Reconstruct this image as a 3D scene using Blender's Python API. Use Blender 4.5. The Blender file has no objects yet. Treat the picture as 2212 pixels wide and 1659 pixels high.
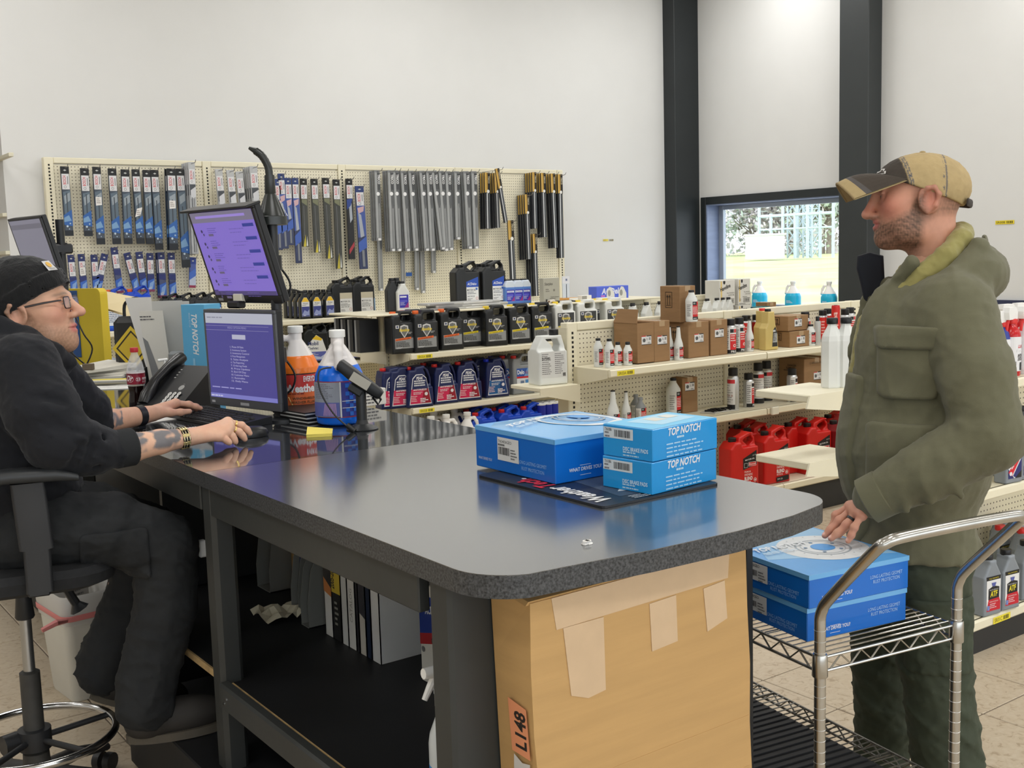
import bpy, math, random
import numpy as np
from mathutils import Matrix, Vector

# ---------------------------------------------------------------- camera
scn = bpy.context.scene
COL = scn.collection
cam_data = bpy.data.cameras.new('camera')
cam_data.sensor_fit = 'HORIZONTAL'
cam_data.sensor_width = 36.0
cam_data.lens = 39.083
cam_data.clip_start = 0.05
cam_data.clip_end = 500
camera = bpy.data.objects.new('camera', cam_data)
COL.objects.link(camera)
YAW, PITCH, ROLL = 0.626536, 0.11735, -0.0292593
_f = Vector((math.sin(YAW)*math.cos(PITCH), math.cos(YAW)*math.cos(PITCH), -math.sin(PITCH)))
_r0 = Vector((math.cos(YAW), -math.sin(YAW), 0)); _u0 = _r0.cross(_f)
_r = math.cos(ROLL)*_r0 + math.sin(ROLL)*_u0
_u = -math.sin(ROLL)*_r0 + math.cos(ROLL)*_u0
M4 = Matrix.Identity(4)
for i in range(3):
 M4[i][0] = _r[i]; M4[i][1] = _u[i]; M4[i][2] = -_f[i]
M4[0][3], M4[1][3], M4[2][3] = 0.0, 0.0, 1.60
camera.matrix_world = M4
scn.camera = camera

# ---------------------------------------------------------------- world: bright overcast sky
world = bpy.data.worlds.new('overcast_sky'); scn.world = world
world.use_nodes = True
_bg = world.node_tree.nodes['Background']
_bg.inputs['Color'].default_value = (0.90, 0.95, 1.0, 1)
_bg.inputs['Strength'].default_value = 2.8

# ---------------------------------------------------------------- ceiling lights of the shop
def area_light(name, loc, sx, sy, power, col=(1.0, 0.99, 0.975)):
 d = bpy.data.lights.new(name, 'AREA'); d.shape = 'RECTANGLE'
 d.size, d.size_y, d.energy, d.color = sx, sy, power, col
 o = bpy.data.objects.new(name, d); COL.objects.link(o); o.location = loc
 return o
for lx in (-2.2, 1.4, 5.0, 7.8):
 for ly in (-2.0, 1.2, 4.6, 7.4):
  area_light('ceiling_lamp', (lx, ly, 4.52), 1.5, 0.45, 30)

scn.view_settings.view_transform = 'Standard'
scn.view_settings.look = 'None'
scn.view_settings.exposure = 0.08
scn.view_settings.gamma = 1.0
scn.view_settings.use_curve_mapping = False
scn.cycles.use_denoising = True
scn.cycles.max_bounces = 8
scn.cycles.diffuse_bounces = 4
scn.cycles.glossy_bounces = 4
scn.cycles.transparent_max_bounces = 16
scn.cycles.sample_clamp_indirect = 6.0
scn.cycles.caustics_reflective = False
scn.cycles.caustics_refractive = False

# ---------------------------------------------------------------- helpers
random.seed(7)
PI = math.pi
def lin(c):
 if len(c) == 4: c = c[:3]
 return tuple(((x/255.0)/12.92 if x/255.0 <= 0.04045 else ((x/255.0+0.055)/1.055)**2.4) for x in c)
MATS = {}
def mat(name, c=(200, 200, 200), rough=0.5, metal=0.0, noise=0.0, nscale=12.0, bump=0.0, bscale=60.0, spec=0.5,
  c2=None, coat=0.0, trans=0.0, ior=1.45, emit=0.0, alpha=1.0, sheen=0.0, stretch=None, vcol=False):
 if name in MATS: return MATS[name]
 m = bpy.data.materials.new(name); m.use_nodes = True
 nt = m.node_tree; b = nt.nodes['Principled BSDF']
 N = nt.nodes.new; K = nt.links.new
 col = lin(c) + (1,)
 b.inputs['Base Color'].default_value = col
 b.inputs['Roughness'].default_value = rough
 b.inputs['Metallic'].default_value = metal
 b.inputs['Specular IOR Level'].default_value = spec
 b.inputs['Coat Weight'].default_value = coat
 b.inputs['Transmission Weight'].default_value = trans
 b.inputs['IOR'].default_value = ior
 b.inputs['Alpha'].default_value = alpha
 b.inputs['Sheen Weight'].default_value = sheen
 src = None
 if vcol:
  a = N('ShaderNodeAttribute'); a.attribute_name = 'Col'; src = a.outputs['Color']
 tc = N('ShaderNodeTexCoord'); vec = tc.outputs['Object']
 if stretch:
  mp = N('ShaderNodeMapping'); mp.inputs['Scale'].default_value = stretch
  K(vec, mp.inputs['Vector']); vec = mp.outputs['Vector']
 if noise or c2:
  t = N('ShaderNodeTexNoise'); t.inputs['Scale'].default_value = nscale; t.inputs['Detail'].default_value = 5
  K(vec, t.inputs['Vector'])
  r = N('ShaderNodeMapRange'); r.inputs['From Min'].default_value = 0.3; r.inputs['From Max'].default_value = 0.7
  K(t.outputs['Fac'], r.inputs['Value'])
  mx = N('ShaderNodeMix'); mx.data_type = 'RGBA'
  K(r.outputs['Result'], mx.inputs['Factor'])
  if src is not None:
   hs = N('ShaderNodeHueSaturation'); hs.inputs['Value'].default_value = 1.0-noise
   K(src, hs.inputs['Color']); K(hs.outputs['Color'], mx.inputs[6]); K(src, mx.inputs[7])
  else:
   if c2: A, B = lin(c2), lin(c)
   else: A, B = [x*(1-noise) for x in col[:3]], [min(1, x*(1+noise*0.6)) for x in col[:3]]
   mx.inputs[6].default_value = tuple(A)+(1,); mx.inputs[7].default_value = tuple(B)+(1,)
  src = mx.outputs[2]
 if src is not None: K(src, b.inputs['Base Color'])
 if bump:
  t = N('ShaderNodeTexNoise'); t.inputs['Scale'].default_value = bscale; t.inputs['Detail'].default_value = 3
  K(vec, t.inputs['Vector'])
  bp = N('ShaderNodeBump'); bp.inputs['Strength'].default_value = bump; bp.inputs['Distance'].default_value = 0.01
  K(t.outputs['Fac'], bp.inputs['Height']); K(bp.outputs['Normal'], b.inputs['Normal'])
 if emit:
  if src is not None: K(src, b.inputs['Emission Color'])
  else: b.inputs['Emission Color'].default_value = col
  b.inputs['Emission Strength'].default_value = emit
 MATS[name] = m
 return m

class MB:
 """collects shapes into one mesh"""
 def __init__(s): s.v = []; s.f = []; s.c = []; s.s = []; s.anyc = False
 def add(s, vs, fs, smooth=False, M=None, c=None):
  n = len(s.v)
  if M is not None: vs = [M @ Vector(p) for p in vs]
  s.v.extend([tuple(p) for p in vs])
  for f in fs:
   s.f.append([i+n for i in f]); s.s.append(smooth); s.c.append(c)
  if c is not None: s.anyc = True
  return s
 def box(s, lo, hi, b=0.0, M=None, c=None):
  x0, y0, z0 = [min(a, q) for a, q in zip(lo, hi)]; x1, y1, z1 = [max(a, q) for a, q in zip(lo, hi)]
  if b <= 0:
   vs = [(x0, y0, z0), (x1, y0, z0), (x1, y1, z0), (x0, y1, z0), (x0, y0, z1), (x1, y0, z1), (x1, y1, z1), (x0, y1, z1)]
   fs = [(0, 3, 2, 1), (4, 5, 6, 7), (0, 1, 5, 4), (1, 2, 6, 5), (2, 3, 7, 6), (3, 0, 4, 7)]
   return s.add(vs, fs, False, M, c)
  b = min(b, (x1-x0)/2.01, (y1-y0)/2.01, (z1-z0)/2.01)
  rings = []
  for z, d in ((z0, b), (z0+b, 0), (z1-b, 0), (z1, b)):
   e = b
   rings.append([(x0+d+e*(d == 0), y0+d, z), (x1-d-e*(d == 0), y0+d, z), (x1-d, y0+d+e*(d == 0), z), (x1-d, y1-d-e*(d == 0), z),
                          (x1-d-e*(d == 0), y1-d, z), (x0+d+e*(d == 0), y1-d, z), (x0+d, y1-d-e*(d == 0), z), (x0+d, y0+d+e*(d == 0), z)])
  return s.loft(rings, False, M=M, c=c)
 def loft(s, rings, smooth=True, cap=True, M=None, c=None, closed=False):
  n = len(rings[0]); vs = [p for r in rings for p in r]; fs = []
  R = len(rings)
  for i in range(R if closed else R-1):
   a, b2 = i*n, ((i+1) % R)*n
   for j in range(n):
    k = (j+1) % n
    fs.append((a+j, a+k, b2+k, b2+j))
  s.add(vs, fs, smooth, M, c)
  if cap and not closed:
   o = len(s.v)-len(vs)
   s.f.append([o+j for j in range(n-1, -1, -1)]); s.s.append(False); s.c.append(c)
   s.f.append([o+(R-1)*n+j for j in range(n)]); s.s.append(False); s.c.append(c)
  return s
 def lathe(s, prof, n=20, M=None, c=None, smooth=True):
  rings = [[(max(r, 1e-5)*math.cos(2*PI*j/n), max(r, 1e-5)*math.sin(2*PI*j/n), z) for j in range(n)] for r, z in prof]
  return s.loft(rings, smooth, True, M, c)
 def tube(s, pts, r, n=8, closed=False, M=None, c=None, cap=True, flat=None):
  P = [Vector(p) for p in pts]; m = len(P)
  rs = r if isinstance(r, (list, tuple)) else [r]*m
  T = []
  for i in range(m):
   a = P[(i-1) % m] if (closed or i > 0) else P[0]; b = P[(i+1) % m] if (closed or i < m-1) else P[-1]
   t = b-a
   T.append(t.normalized() if t.length > 1e-9 else Vector((0, 0, 1)))
  up = Vector((0, 0, 1)) if abs(T[0].z) < 0.9 else Vector((0, 1, 0))
  nrm = (up-T[0]*up.dot(T[0])).normalized(); rings = []
  for i in range(m):
   nrm = (nrm-T[i]*nrm.dot(T[i]));
   nrm = nrm.normalized() if nrm.length > 1e-6 else T[i].orthogonal().normalized()
   bi = T[i].cross(nrm)
   f1, f2 = flat if flat else (1, 1)
   rings.append([tuple(P[i]+(nrm*math.cos(2*PI*j/n)*f1+bi*math.sin(2*PI*j/n)*f2)*rs[i]) for j in range(n)])
  return s.loft(rings, True, cap, M, c, closed)
 def cyl(s, a, b, r, r2=None, n=16, M=None, c=None):
  return s.tube([a, b], [r, r if r2 is None else r2], n, False, M, c)
 def prism(s, poly, z0, z1, M=None, c=None, smooth=False):
  return s.loft([[(x, y, z0) for x, y in poly], [(x, y, z1) for x, y in poly]], smooth, True, M, c)
 def mesh(s, name, ang=38):
  me = bpy.data.meshes.new(name)
  me.from_pydata(s.v, [], s.f)
  me.polygons.foreach_set('use_smooth', np.array(s.s, dtype=bool))
  if s.anyc:
   a = me.color_attributes.new('Col', 'FLOAT_COLOR', 'CORNER')
   buf = []
   for f, c in zip(s.f, s.c):
    q = tuple(c if c else (1, 1, 1))+(1.0,)
    buf.extend(q*len(f))
   a.data.foreach_set('color', np.array(buf, dtype=np.float32))
  me.validate(); me.update()
  if any(s.s): me.set_sharp_from_angle(angle=math.radians(ang))
  return me
 def build(s, name, m, parent=None, **kw):
  return mk(name, s.mesh(name), m, parent, **kw)

def mk(name, me, m, parent=None, loc=None, rot=None, label=None, cat=None, group=None, kind=None):
 o = bpy.data.objects.new(name, me); COL.objects.link(o)
 if m is not None:
  if len(me.materials) == 0: me.materials.append(m)
  if me.materials[0] is not m:
   o.material_slots[0].link = 'OBJECT'; o.material_slots[0].material = m
 if parent is not None: o.parent = parent
 if loc is not None: o.location = loc
 if rot is not None: o.rotation_euler = rot
 tag(o, label, cat, group, kind)
 return o
def tag(o, label=None, cat=None, group=None, kind=None):
 if label: o['label'] = label
 if cat: o['category'] = cat
 if group: o['group'] = group
 if kind: o['kind'] = kind
 return o
def thing(name, label, cat, loc=(0, 0, 0), rz=0.0, group=None):
 o = bpy.data.objects.new(name, None); COL.objects.link(o); o.empty_display_size = 0.05
 o.location = loc; o.rotation_euler = (0, 0, rz)
 return tag(o, label, cat, group)
def dup(root, loc, rz=0.0, label=None, group=None, rot=None):
 r = root.copy(); COL.objects.link(r); r.location = loc
 r.rotation_euler = rot if rot is not None else (0, 0, rz)
 if label: r['label'] = label
 if group: r['group'] = group
 for ch in list(root.children):
  c = ch.copy(); COL.objects.link(c); c.parent = r
  for g in list(ch.children):
   d = g.copy(); COL.objects.link(d); d.parent = c
 return r
def rrect(w, h, r, n=4, cx=0.0, cy=0.0):
 pts = []
 for sx, sy, a0 in ((1, 1, 0), (-1, 1, 90), (-1, -1, 180), (1, -1, 270)):
  for k in range(n+1):
   a = math.radians(a0+90.0*k/n)
   pts.append((cx+sx*(w/2-r)+r*math.cos(a), cy+sy*(h/2-r)+r*math.sin(a)))
 return pts
def arc(cx, cy, r, a0, a1, n=8):
 return [(cx+r*math.cos(math.radians(a0+(a1-a0)*k/n)), cy+r*math.sin(math.radians(a0+(a1-a0)*k/n))) for k in range(n+1)]
def spline(pts, n=6):
 P = [Vector(p) for p in pts]; out = []
 for i in range(len(P)-1):
  p0 = P[max(i-1, 0)]; p1 = P[i]; p2 = P[i+1]; p3 = P[min(i+2, len(P)-1)]
  for k in range(n):
   t = k/n
   out.append(0.5*((2*p1)+(p2-p0)*t+(2*p0-5*p1+4*p2-p3)*t*t+(3*p1-p0-3*p2+p3)*t**3))
 out.append(P[-1]); return out

# ---- lettering
_GL = {}
def glyphs(strings):
 todo = [k for k in strings if k not in _GL]
 obs = []
 for s, bold in todo:
  cu = bpy.data.curves.new('t', 'FONT'); cu.body = s; cu.size = 1.0; cu.offset = bold; cu.resolution_u = 2; cu.fill_mode = 'FRONT'
  o = bpy.data.objects.new('t', cu); COL.objects.link(o); obs.append(o)
 dg = bpy.context.evaluated_depsgraph_get(); dg.update()
 for k, o in zip(todo, obs):
  me = bpy.data.meshes.new_from_object(o.evaluated_get(dg))
  vs = [(v.co.x, v.co.y) for v in me.vertices]; fs = [tuple(p.vertices) for p in me.polygons]
  if vs:
   x0 = min(v[0] for v in vs); x1 = max(v[0] for v in vs); y0 = 0.0; y1 = 0.70
   vs = [((x-x0), (y-y0)/0.70) for x, y in vs]
   _GL[k] = (vs, fs, (x1-x0)/0.70, 0.70)
  else: _GL[k] = ([], [], 1, .7)
  cu = o.data
  bpy.data.objects.remove(o); bpy.data.curves.remove(cu); bpy.data.meshes.remove(me)
class Print:
 """flat print (label, lettering): coloured polygons in u,v, wrapped on a surface by fn(u, v, lift)"""
 def __init__(s): s.p = []; s.k = 0
 def poly(s, pts, c, lift=True):
  s.k += 1; s.p.append(([tuple(q) for q in pts], [tuple(range(len(pts)))], lin(c), s.k)); return s
 def rect(s, x, y, w, h, c, n=1):
  s.k += 1
  vs = []; fs = []
  for i in range(n+1): vs += [(x+w*i/n, y), (x+w*i/n, y+h)]
  for i in range(n): fs.append((2*i, 2*i+2, 2*i+3, 2*i+1))
  s.p.append((vs, fs, lin(c), s.k)); return s
 def disc(s, cx, cy, r, c, ry=None, n=20):
  ry = ry or r
  return s.poly([(cx+r*math.cos(2*PI*i/n), cy+ry*math.sin(2*PI*i/n)) for i in range(n)], c)
 def ring(s, cx, cy, r, r2, c, ar=1.0, n=28):
  s.k += 1; vs = []; fs = []
  for i in range(n):
   a = 2*PI*i/n
   vs += [(cx+r*math.cos(a), cy+ar*r*math.sin(a)), (cx+r2*math.cos(a), cy+ar*r2*math.sin(a))]
  for i in range(n):
   j = (i+1) % n; fs.append((2*i, 2*j, 2*j+1, 2*i+1))
  s.p.append((vs, fs, lin(c), s.k)); return s
 def text(s, t, x, y, h, c, bold=0.0, shear=0.0, w=None, rot=0.0, center=False):
  key = (t, bold); glyphs([key]); vs, fs, asp, _ = _GL[key]
  s.k += 1
  sx = h/0.70*1.0; wid = asp*h
  kx = 1.0
  if w: kx = w/wid; wid = w
  out = []
  ca, sa = math.cos(rot), math.sin(rot)
  for a, b in vs:
   px = a*sx*kx - (wid/2 if center else 0) + shear*b*h; py = b*h
   out.append((x+px*ca-py*sa, y+px*sa+py*ca))
  s.p.append((out, fs, lin(c), s.k)); return s
 def lines(s, x, y, w, n, dy, c, th=None, seed=1, minw=0.55):
  r = random.Random(seed); s.k += 1; vs = []; fs = []
  th = th or dy*0.45
  for i in range(n):
   px = x; ww = w*(minw+(1-minw)*r.random())
   while px < x+ww-0.1*w*0.3:
    l = w*(0.06+0.12*r.random()); l = min(l, x+ww-px)
    b = len(vs); yy = y-i*dy
    vs += [(px, yy), (px+l, yy), (px+l, yy+th), (px, yy+th)]; fs.append((b, b+1, b+2, b+3))
    px += l+w*0.025
  s.p.append((vs, fs, lin(c), s.k)); return s
 def barcode(s, x, y, w, h, c=(25, 25, 28), n=22, seed=3):
  r = random.Random(seed); s.k += 1; vs = []; fs = []; px = x
  while px < x+w:
   l = min(w/n*(0.4+0.9*r.random()), x+w-px); b = len(vs)
   vs += [(px, y), (px+l, y), (px+l, y+h), (px, y+h)]; fs.append((b, b+1, b+2, b+3))
   px += l+w/n*(0.4+0.6*r.random())
  s.p.append((vs, fs, lin(c), s.k)); return s
 def mesh(s, name, fn, eps=0.00025):
  me = MB()
  for vs, fs, c, k in s.p:
   me.add([fn(u, v, eps*k) for u, v in vs], fs, False, None, c)
  return me.mesh(name)
def F_front(y=0.0, ox=0.0, oz=0.0): return lambda u, v, e: (ox+u, y-e, oz+v)          # faces -Y
def F_left(x=0.0, oy=0.0, oz=0.0): return lambda u, v, e: (x-e, oy-u, oz+v)            # faces -X, u runs to -Y
def F_right(x=0.0, oy=0.0, oz=0.0): return lambda u, v, e: (x+e, oy+u, oz+v)           # faces +X
def F_top(z=0.0, ox=0.0, oy=0.0): return lambda u, v, e: (ox+u, oy+v, z+e)
def F_cyl(R, a0=0.0, oz=0.0, ox=0.0, oy=0.0):                                            # wraps a cylinder, centre faces -Y
 return lambda u, v, e: (ox+(R+e)*math.sin(u/R+a0), oy-(R+e)*math.cos(u/R+a0), oz+v)
def mprint(): return mat('printed_ink', (255, 255, 255), 0.42, vcol=True, noise=0.04, nscale=30)
def mvcol(name='painted', rough=0.5, **kw): return mat(name, (255, 255, 255), rough, vcol=True, noise=kw.pop('noise', 0.05), **kw)

# ---- implicit surfaces for rounded moulded and organic shapes
def _n(v): return np.sqrt((v*v).sum(1))
def caps(a, b, ra, rb=None):
 a = np.array(a, float); b = np.array(b, float); rb = ra if rb is None else rb
 ab = b-a; L = max(ab@ab, 1e-12)
 def f(P):
  t = np.clip(((P-a)@ab)/L, 0, 1)
  return _n(P-a-t[:, None]*ab)-(ra+(rb-ra)*t)
 return f
def ell(c, r, R=None):
 c = np.array(c, float); r = np.array(r, float)
 def f(P):
  q = P-c
  if R is not None: q = q@R
  k0 = _n(q/r); k1 = _n(q/(r*r))
  return k0*(k0-1)/np.maximum(k1, 1e-9)
 return f
def rbox(c, h, r=0.01, R=None):
 c = np.array(c, float); h = np.array(h, float)-r
 def f(P):
  q = P-c
  if R is not None: q = q@R
  q = np.abs(q)-h
  return _n(np.maximum(q, 0))+np.minimum(q.max(1), 0)-r
 return f
def halfsp(p, n):
 p = np.array(p, float); n = np.array(n, float); n = n/np.linalg.norm(n)
 return lambda P: (P-p)@n
def polycaps(pts, rs):
 fs = [caps(pts[i], pts[i+1], rs[i], rs[i+1]) for i in range(len(pts)-1)]
 def f(P):
  d = fs[0](P)
  for g in fs[1:]: d = smin(d, g(P), 0.01)
  return d
 return f
def smin(a, b, k):
 if k <= 0: return np.minimum(a, b)
 h = np.clip(0.5+0.5*(b-a)/k, 0, 1)
 return b+(a-b)*h-k*h*(1-h)
def smax(a, b, k): return -smin(-a, -b, k)
def rotm(ax, deg):
 return np.array(Matrix.Rotation(math.radians(deg), 3, ax))
class Sdf:
 def __init__(s): s.ops = []; s.disp = None
 def u(s, f, k=0.0): s.ops.append(('u', f, k)); return s
 def sub(s, f, k=0.0): s.ops.append(('s', f, k)); return s
 def inter(s, f, k=0.0): s.ops.append(('i', f, k)); return s
 def __call__(s, P):
  d = np.full(len(P), 9.0)
  for op, f, k in s.ops:
   g = f(P)
   if op == 'u': d = smin(d, g, k)
   elif op == 's': d = smax(d, -g, k)
   else: d = smax(d, g, k)
  if s.disp is not None: d = d-s.disp(P)
  return d
def sdf_mesh(fn, lo, hi, h, name='m', colfn=None, smooth=True):
 lo = np.array(lo, float); hi = np.array(hi, float); S = 4
 n = (np.ceil((hi-lo)/h/S).astype(int))*S
 cn = n//S
 cc = [lo[i]+(np.arange(cn[i])+0.5)*h*S for i in range(3)]
 G = np.stack(np.meshgrid(*cc, indexing='ij'), -1).reshape(-1, 3)
 dc = fn(G).reshape(cn)
 act = np.abs(dc) < h*S*1.35
 D = np.repeat(np.repeat(np.repeat(dc, S, 0), S, 1), S, 2).astype(np.float64)
 a2 = act.copy()
 for ax in range(3):
  a2 |= np.roll(act, 1, ax)
 A = np.repeat(np.repeat(np.repeat(act, S, 0), S, 1), S, 2)
 I = np.argwhere(A)
 D[A] = fn(lo+I*h)
 Sg = D < 0
 m = np.zeros(n-1, dtype=np.int8)
 for dx in (0, 1):
  for dy in (0, 1):
   for dz in (0, 1):
    m += Sg[dx:n[0]-1+dx, dy:n[1]-1+dy, dz:n[2]-1+dz]
 cells = np.argwhere((m > 0) & (m < 8))
 acc = np.zeros((len(cells), 3)); cnt = np.zeros(len(cells))
 corners = [(x, y, z) for x in (0, 1) for y in (0, 1) for z in (0, 1)]
 for a in corners:
  for ax in range(3):
   if a[ax]: continue
   b = list(a); b[ax] = 1
   ia = cells+np.array(a); ib = cells+np.array(b)
   da = D[ia[:, 0], ia[:, 1], ia[:, 2]]; db = D[ib[:, 0], ib[:, 1], ib[:, 2]]
   x = (da < 0) != (db < 0)
   t = np.where(x, da/np.where(np.abs(da-db) < 1e-12, 1, da-db), 0)
   p = np.array(a)[None, :].repeat(len(cells), 0).astype(float); p[:, ax] += t
   acc[x] += p[x]; cnt[x] += 1
 V = lo+(cells+acc/np.maximum(cnt, 1)[:, None])*h
 idx = -np.ones(n-1, dtype=np.int64); idx[cells[:, 0], cells[:, 1], cells[:, 2]] = np.arange(len(cells))
 quads = []
 for ax in range(3):
  o1, o2 = (ax+1) % 3, (ax+2) % 3
  sl0 = [slice(1, n[i]-1) for i in range(3)]; sl0[ax] = slice(0, n[ax]-1)
  sl1 = list(sl0); sl1[ax] = slice(1, n[ax])
  s0 = Sg[tuple(sl0)]; s1 = Sg[tuple(sl1)]
  E = np.argwhere(s0 != s1); E = E+np.array([1 if i != ax else 0 for i in range(3)])
  if len(E) == 0: continue
  fl = Sg[E[:, 0], E[:, 1], E[:, 2]]
  def at(d1, d2):
   q = E.copy(); q[:, o1] += d1; q[:, o2] += d2
   q = np.clip(q, 0, n-2)
   return idx[q[:, 0], q[:, 1], q[:, 2]]
  a, b, c, d = at(-1, -1), at(0, -1), at(0, 0), at(-1, 0)
  q = np.stack([a, b, c, d], 1); q[~fl] = q[~fl][:, ::-1]
  quads.append(q[(q >= 0).all(1)])
 Q = np.concatenate(quads)
 e = h*0.3
 for it in range(2):
  d0 = fn(V); g = np.zeros_like(V)
  for i in range(3):
   o = np.zeros(3); o[i] = e
   g[:, i] = (fn(V+o)-fn(V-o))/(2*e)
  gl = np.maximum((g*g).sum(1), 0.2)
  st = np.clip(d0/gl, -h, h)
  V = V-g*st[:, None]
 me = bpy.data.meshes.new(name)
 me.vertices.add(len(V)); me.vertices.foreach_set('co', V.astype(np.float32).ravel())
 me.loops.add(len(Q)*4); me.loops.foreach_set('vertex_index', Q.astype(np.int32).ravel())
 me.polygons.add(len(Q)); me.polygons.foreach_set('loop_start', np.arange(0, len(Q)*4, 4, dtype=np.int32))
 me.polygons.foreach_set('loop_total', np.full(len(Q), 4, dtype=np.int32))
 me.update(calc_edges=True); me.validate()
 me.polygons.foreach_set('use_smooth', np.ones(len(me.polygons), dtype=bool))
 if colfn is not None:
  co = np.zeros(len(me.vertices)*3, dtype=np.float32); me.vertices.foreach_get('co', co)
  c = colfn(co.reshape(-1, 3).astype(float))
  a = me.color_attributes.new('Col', 'FLOAT_COLOR', 'POINT')
  a.data.foreach_set('color', np.concatenate([c, np.ones((len(c), 1))], 1).astype(np.float32).ravel())
 return me
def folds(seed, amp, waves, n=6, dirs=None, warp=0.6):
 """smooth cloth folds: a few warped sine ridges"""
 r = np.random.RandomState(seed); W = []
 for i in range(n):
  d = r.normal(size=3) if dirs is None else np.array(dirs[i % len(dirs)], float)+r.normal(size=3)*0.25
  d /= np.linalg.norm(d); W.append((d*2*PI/waves*(0.7+0.6*r.rand()), r.rand()*6.28, r.normal(size=3)*2*PI/waves*0.6, r.rand()*6.28))
 def f(P):
  o = 0
  for k, p, k2, p2 in W:
   s = np.sin(P@k+p+warp*2*np.sin(P@k2+p2)); o = o+(1-np.abs(s))**2-0.4
  return o*amp/n*2
 return f

# ---------------------------------------------------------------- the room
M_WALL = mat('painted_drywall', (222, 222, 220), 0.75, noise=0.015, nscale=3, bump=0.02, bscale=90)
M_CEIL = mat('ceiling_paint', (225, 225, 222), 0.8)
M_POST = mat('black_steel', (36, 41, 43), 0.42, noise=0.08, nscale=4)
M_GROUT = mat('grout', (120, 108, 95), 0.9, noise=0.15, nscale=30)
def stone_mat():
 m = mat('stone_tile', (196, 178, 152), 0.42, noise=0.10, nscale=3.5, bump=0.12, bscale=16)
 nt = m.node_tree; b = nt.nodes['Principled BSDF']; N = nt.nodes.new; K = nt.links.new
 tc = N('ShaderNodeTexCoord'); gi = N('ShaderNodeObjectInfo')
 ad = N('ShaderNodeVectorMath'); ad.operation = 'ADD'; K(tc.outputs['Object'], ad.inputs[0]); K(gi.outputs['Location'], ad.inputs[1])
 t = N('ShaderNodeTexNoise'); t.inputs['Scale'].default_value = 34; t.inputs['Detail'].default_value = 7; t.inputs['Distortion'].default_value = 1.2
 K(ad.outputs[0], t.inputs['Vector'])
 r = N('ShaderNodeValToRGB'); e = r.color_ramp.elements
 e[0].position = 0.33; e[0].color = lin((168, 150, 126))+(1,); e[1].position = 0.43; e[1].color = lin((192, 176, 152))+(1,)
 n2 = e.new(0.7); n2.color = lin((200, 186, 164))+(1,)
 K(t.outputs['Fac'], r.inputs['Fac']); K(r.outputs['Color'], b.inputs['Base Color'])
 return m
M_TILE = stone_mat()
def structure(name, mb, m, parent=None, **kw):
 return mb.build(name, m, parent, kind='structure' if parent is None else None, **kw)
floor = structure('floor', MB().box((-5.2, -5.2, -0.25), (9.2, 12.2, -0.004)), M_GROUT)
TP = 0.3375
tile_me = MB().box((-TP/2+0.0025, -TP/2+0.0025, -0.02), (TP/2-0.0025, TP/2-0.0025, 0.0), b=0.0022).mesh('tile')
near = []; rest = MB()
for i in range(-22, 18):
 for j in range(-20, 30):
  x = 3.05+TP*(i+0.5); y = 2.009+TP*(j+0.5)
  if x > 9.0 or y > 11.9 or x < -5 or y < -5: continue
  dx, dy = x, y
  fw = 0.582*dx+0.804*dy; sd = 0.808*dx-0.589*dy
  px = sd/max(fw, .01)
  seen = (fw > 2.3 and ((0.05 < px < 0.62 and 1.2 < y < 4.3 and x > 1.7) or (-0.62 < px < -0.1 and 2.2 < y < 6.5 and x < 1.9)))
  if seen and len(near) < 290: near.append((x, y))
  else: rest.box((x-TP/2+.0025, y-TP/2+.0025, -0.02), (x+TP/2-.0025, y+TP/2-.0025, 0.0))
for x, y in near: mk('tile', tile_me, M_TILE, floor, loc=(x, y, random.uniform(-0.0006, 0.0006)))
rest.build('tile_field', M_TILE, floor, kind='stuff')
WT = 4.6
structure('ceiling', MB().box((-5.2, -5.2, WT), (9.2, 12.2, WT+0.2)), M_CEIL)
structure('wall_back', MB().box((1.895, 8.95, 0), (9.2, 11.6, WT)), M_WALL)
structure('wall_rear_left', MB().box((-5.2, 11.6, 0), (1.9, 11.9, WT)), M_WALL)
structure('wall_left', MB().box((-5.2, -5.2, 0), (-5.0, 12.2, WT)), M_WALL)
XW = 8.97
w = MB()
w.box((XW, -5.2, 0), (XW+0.22, 6.6, WT)); w.box((XW, 8.72, 0), (XW+0.22, 9.2, WT))
w.box((XW, 6.6, 2.135), (XW+0.22, 8.72, WT)); w.box((XW, 6.6, 0), (XW+0.22, 8.72, 0.93))
structure('wall_right', w, M_WALL)
# shop front behind the viewpoint: a glazed wall with mullions
w = MB().box((-5.2, -5.2, 3.4), (9.2, -5.0, WT)).box((-5.2, -5.2, 0), (9.2, -5.0, 0.5))
for k in range(8): w.box((-5.2+k*2.05, -5.2, 0.5), (-5.05+k*2.05, -5.0, 3.4))
structure('wall_front', w, M_WALL)
# corner column and wall pillar
structure('trim_1', MB().box((8.613, 8.778, 0), (8.975, 8.955, WT), b=0.006), M_POST)
structure('trim_2', MB().box((8.776, 6.45, 0), (8.975, 6.775, WT), b=0.006), mat('grey_steel', (52, 56, 57), 0.45, noise=0.06, nscale=5))
structure('trim_3', MB().box((8.94, 5.0, 1.045), (8.975, 6.45, 1.08)).box((8.945, 2.0, 1.045), (8.975, 5.0, 1.08)), mat('navy_strip', (52, 58, 84), 0.5))
for k, z in enumerate((2.40, 1.99, 1.71)):
 structure('trim_%d' % (4+k), MB().box((1.865, 8.955 if k else 8.6, z-0.014), (1.898, 11.5, z+0.014), b=0.003), mat('cream_rail', (224, 219, 196), 0.5))
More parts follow.
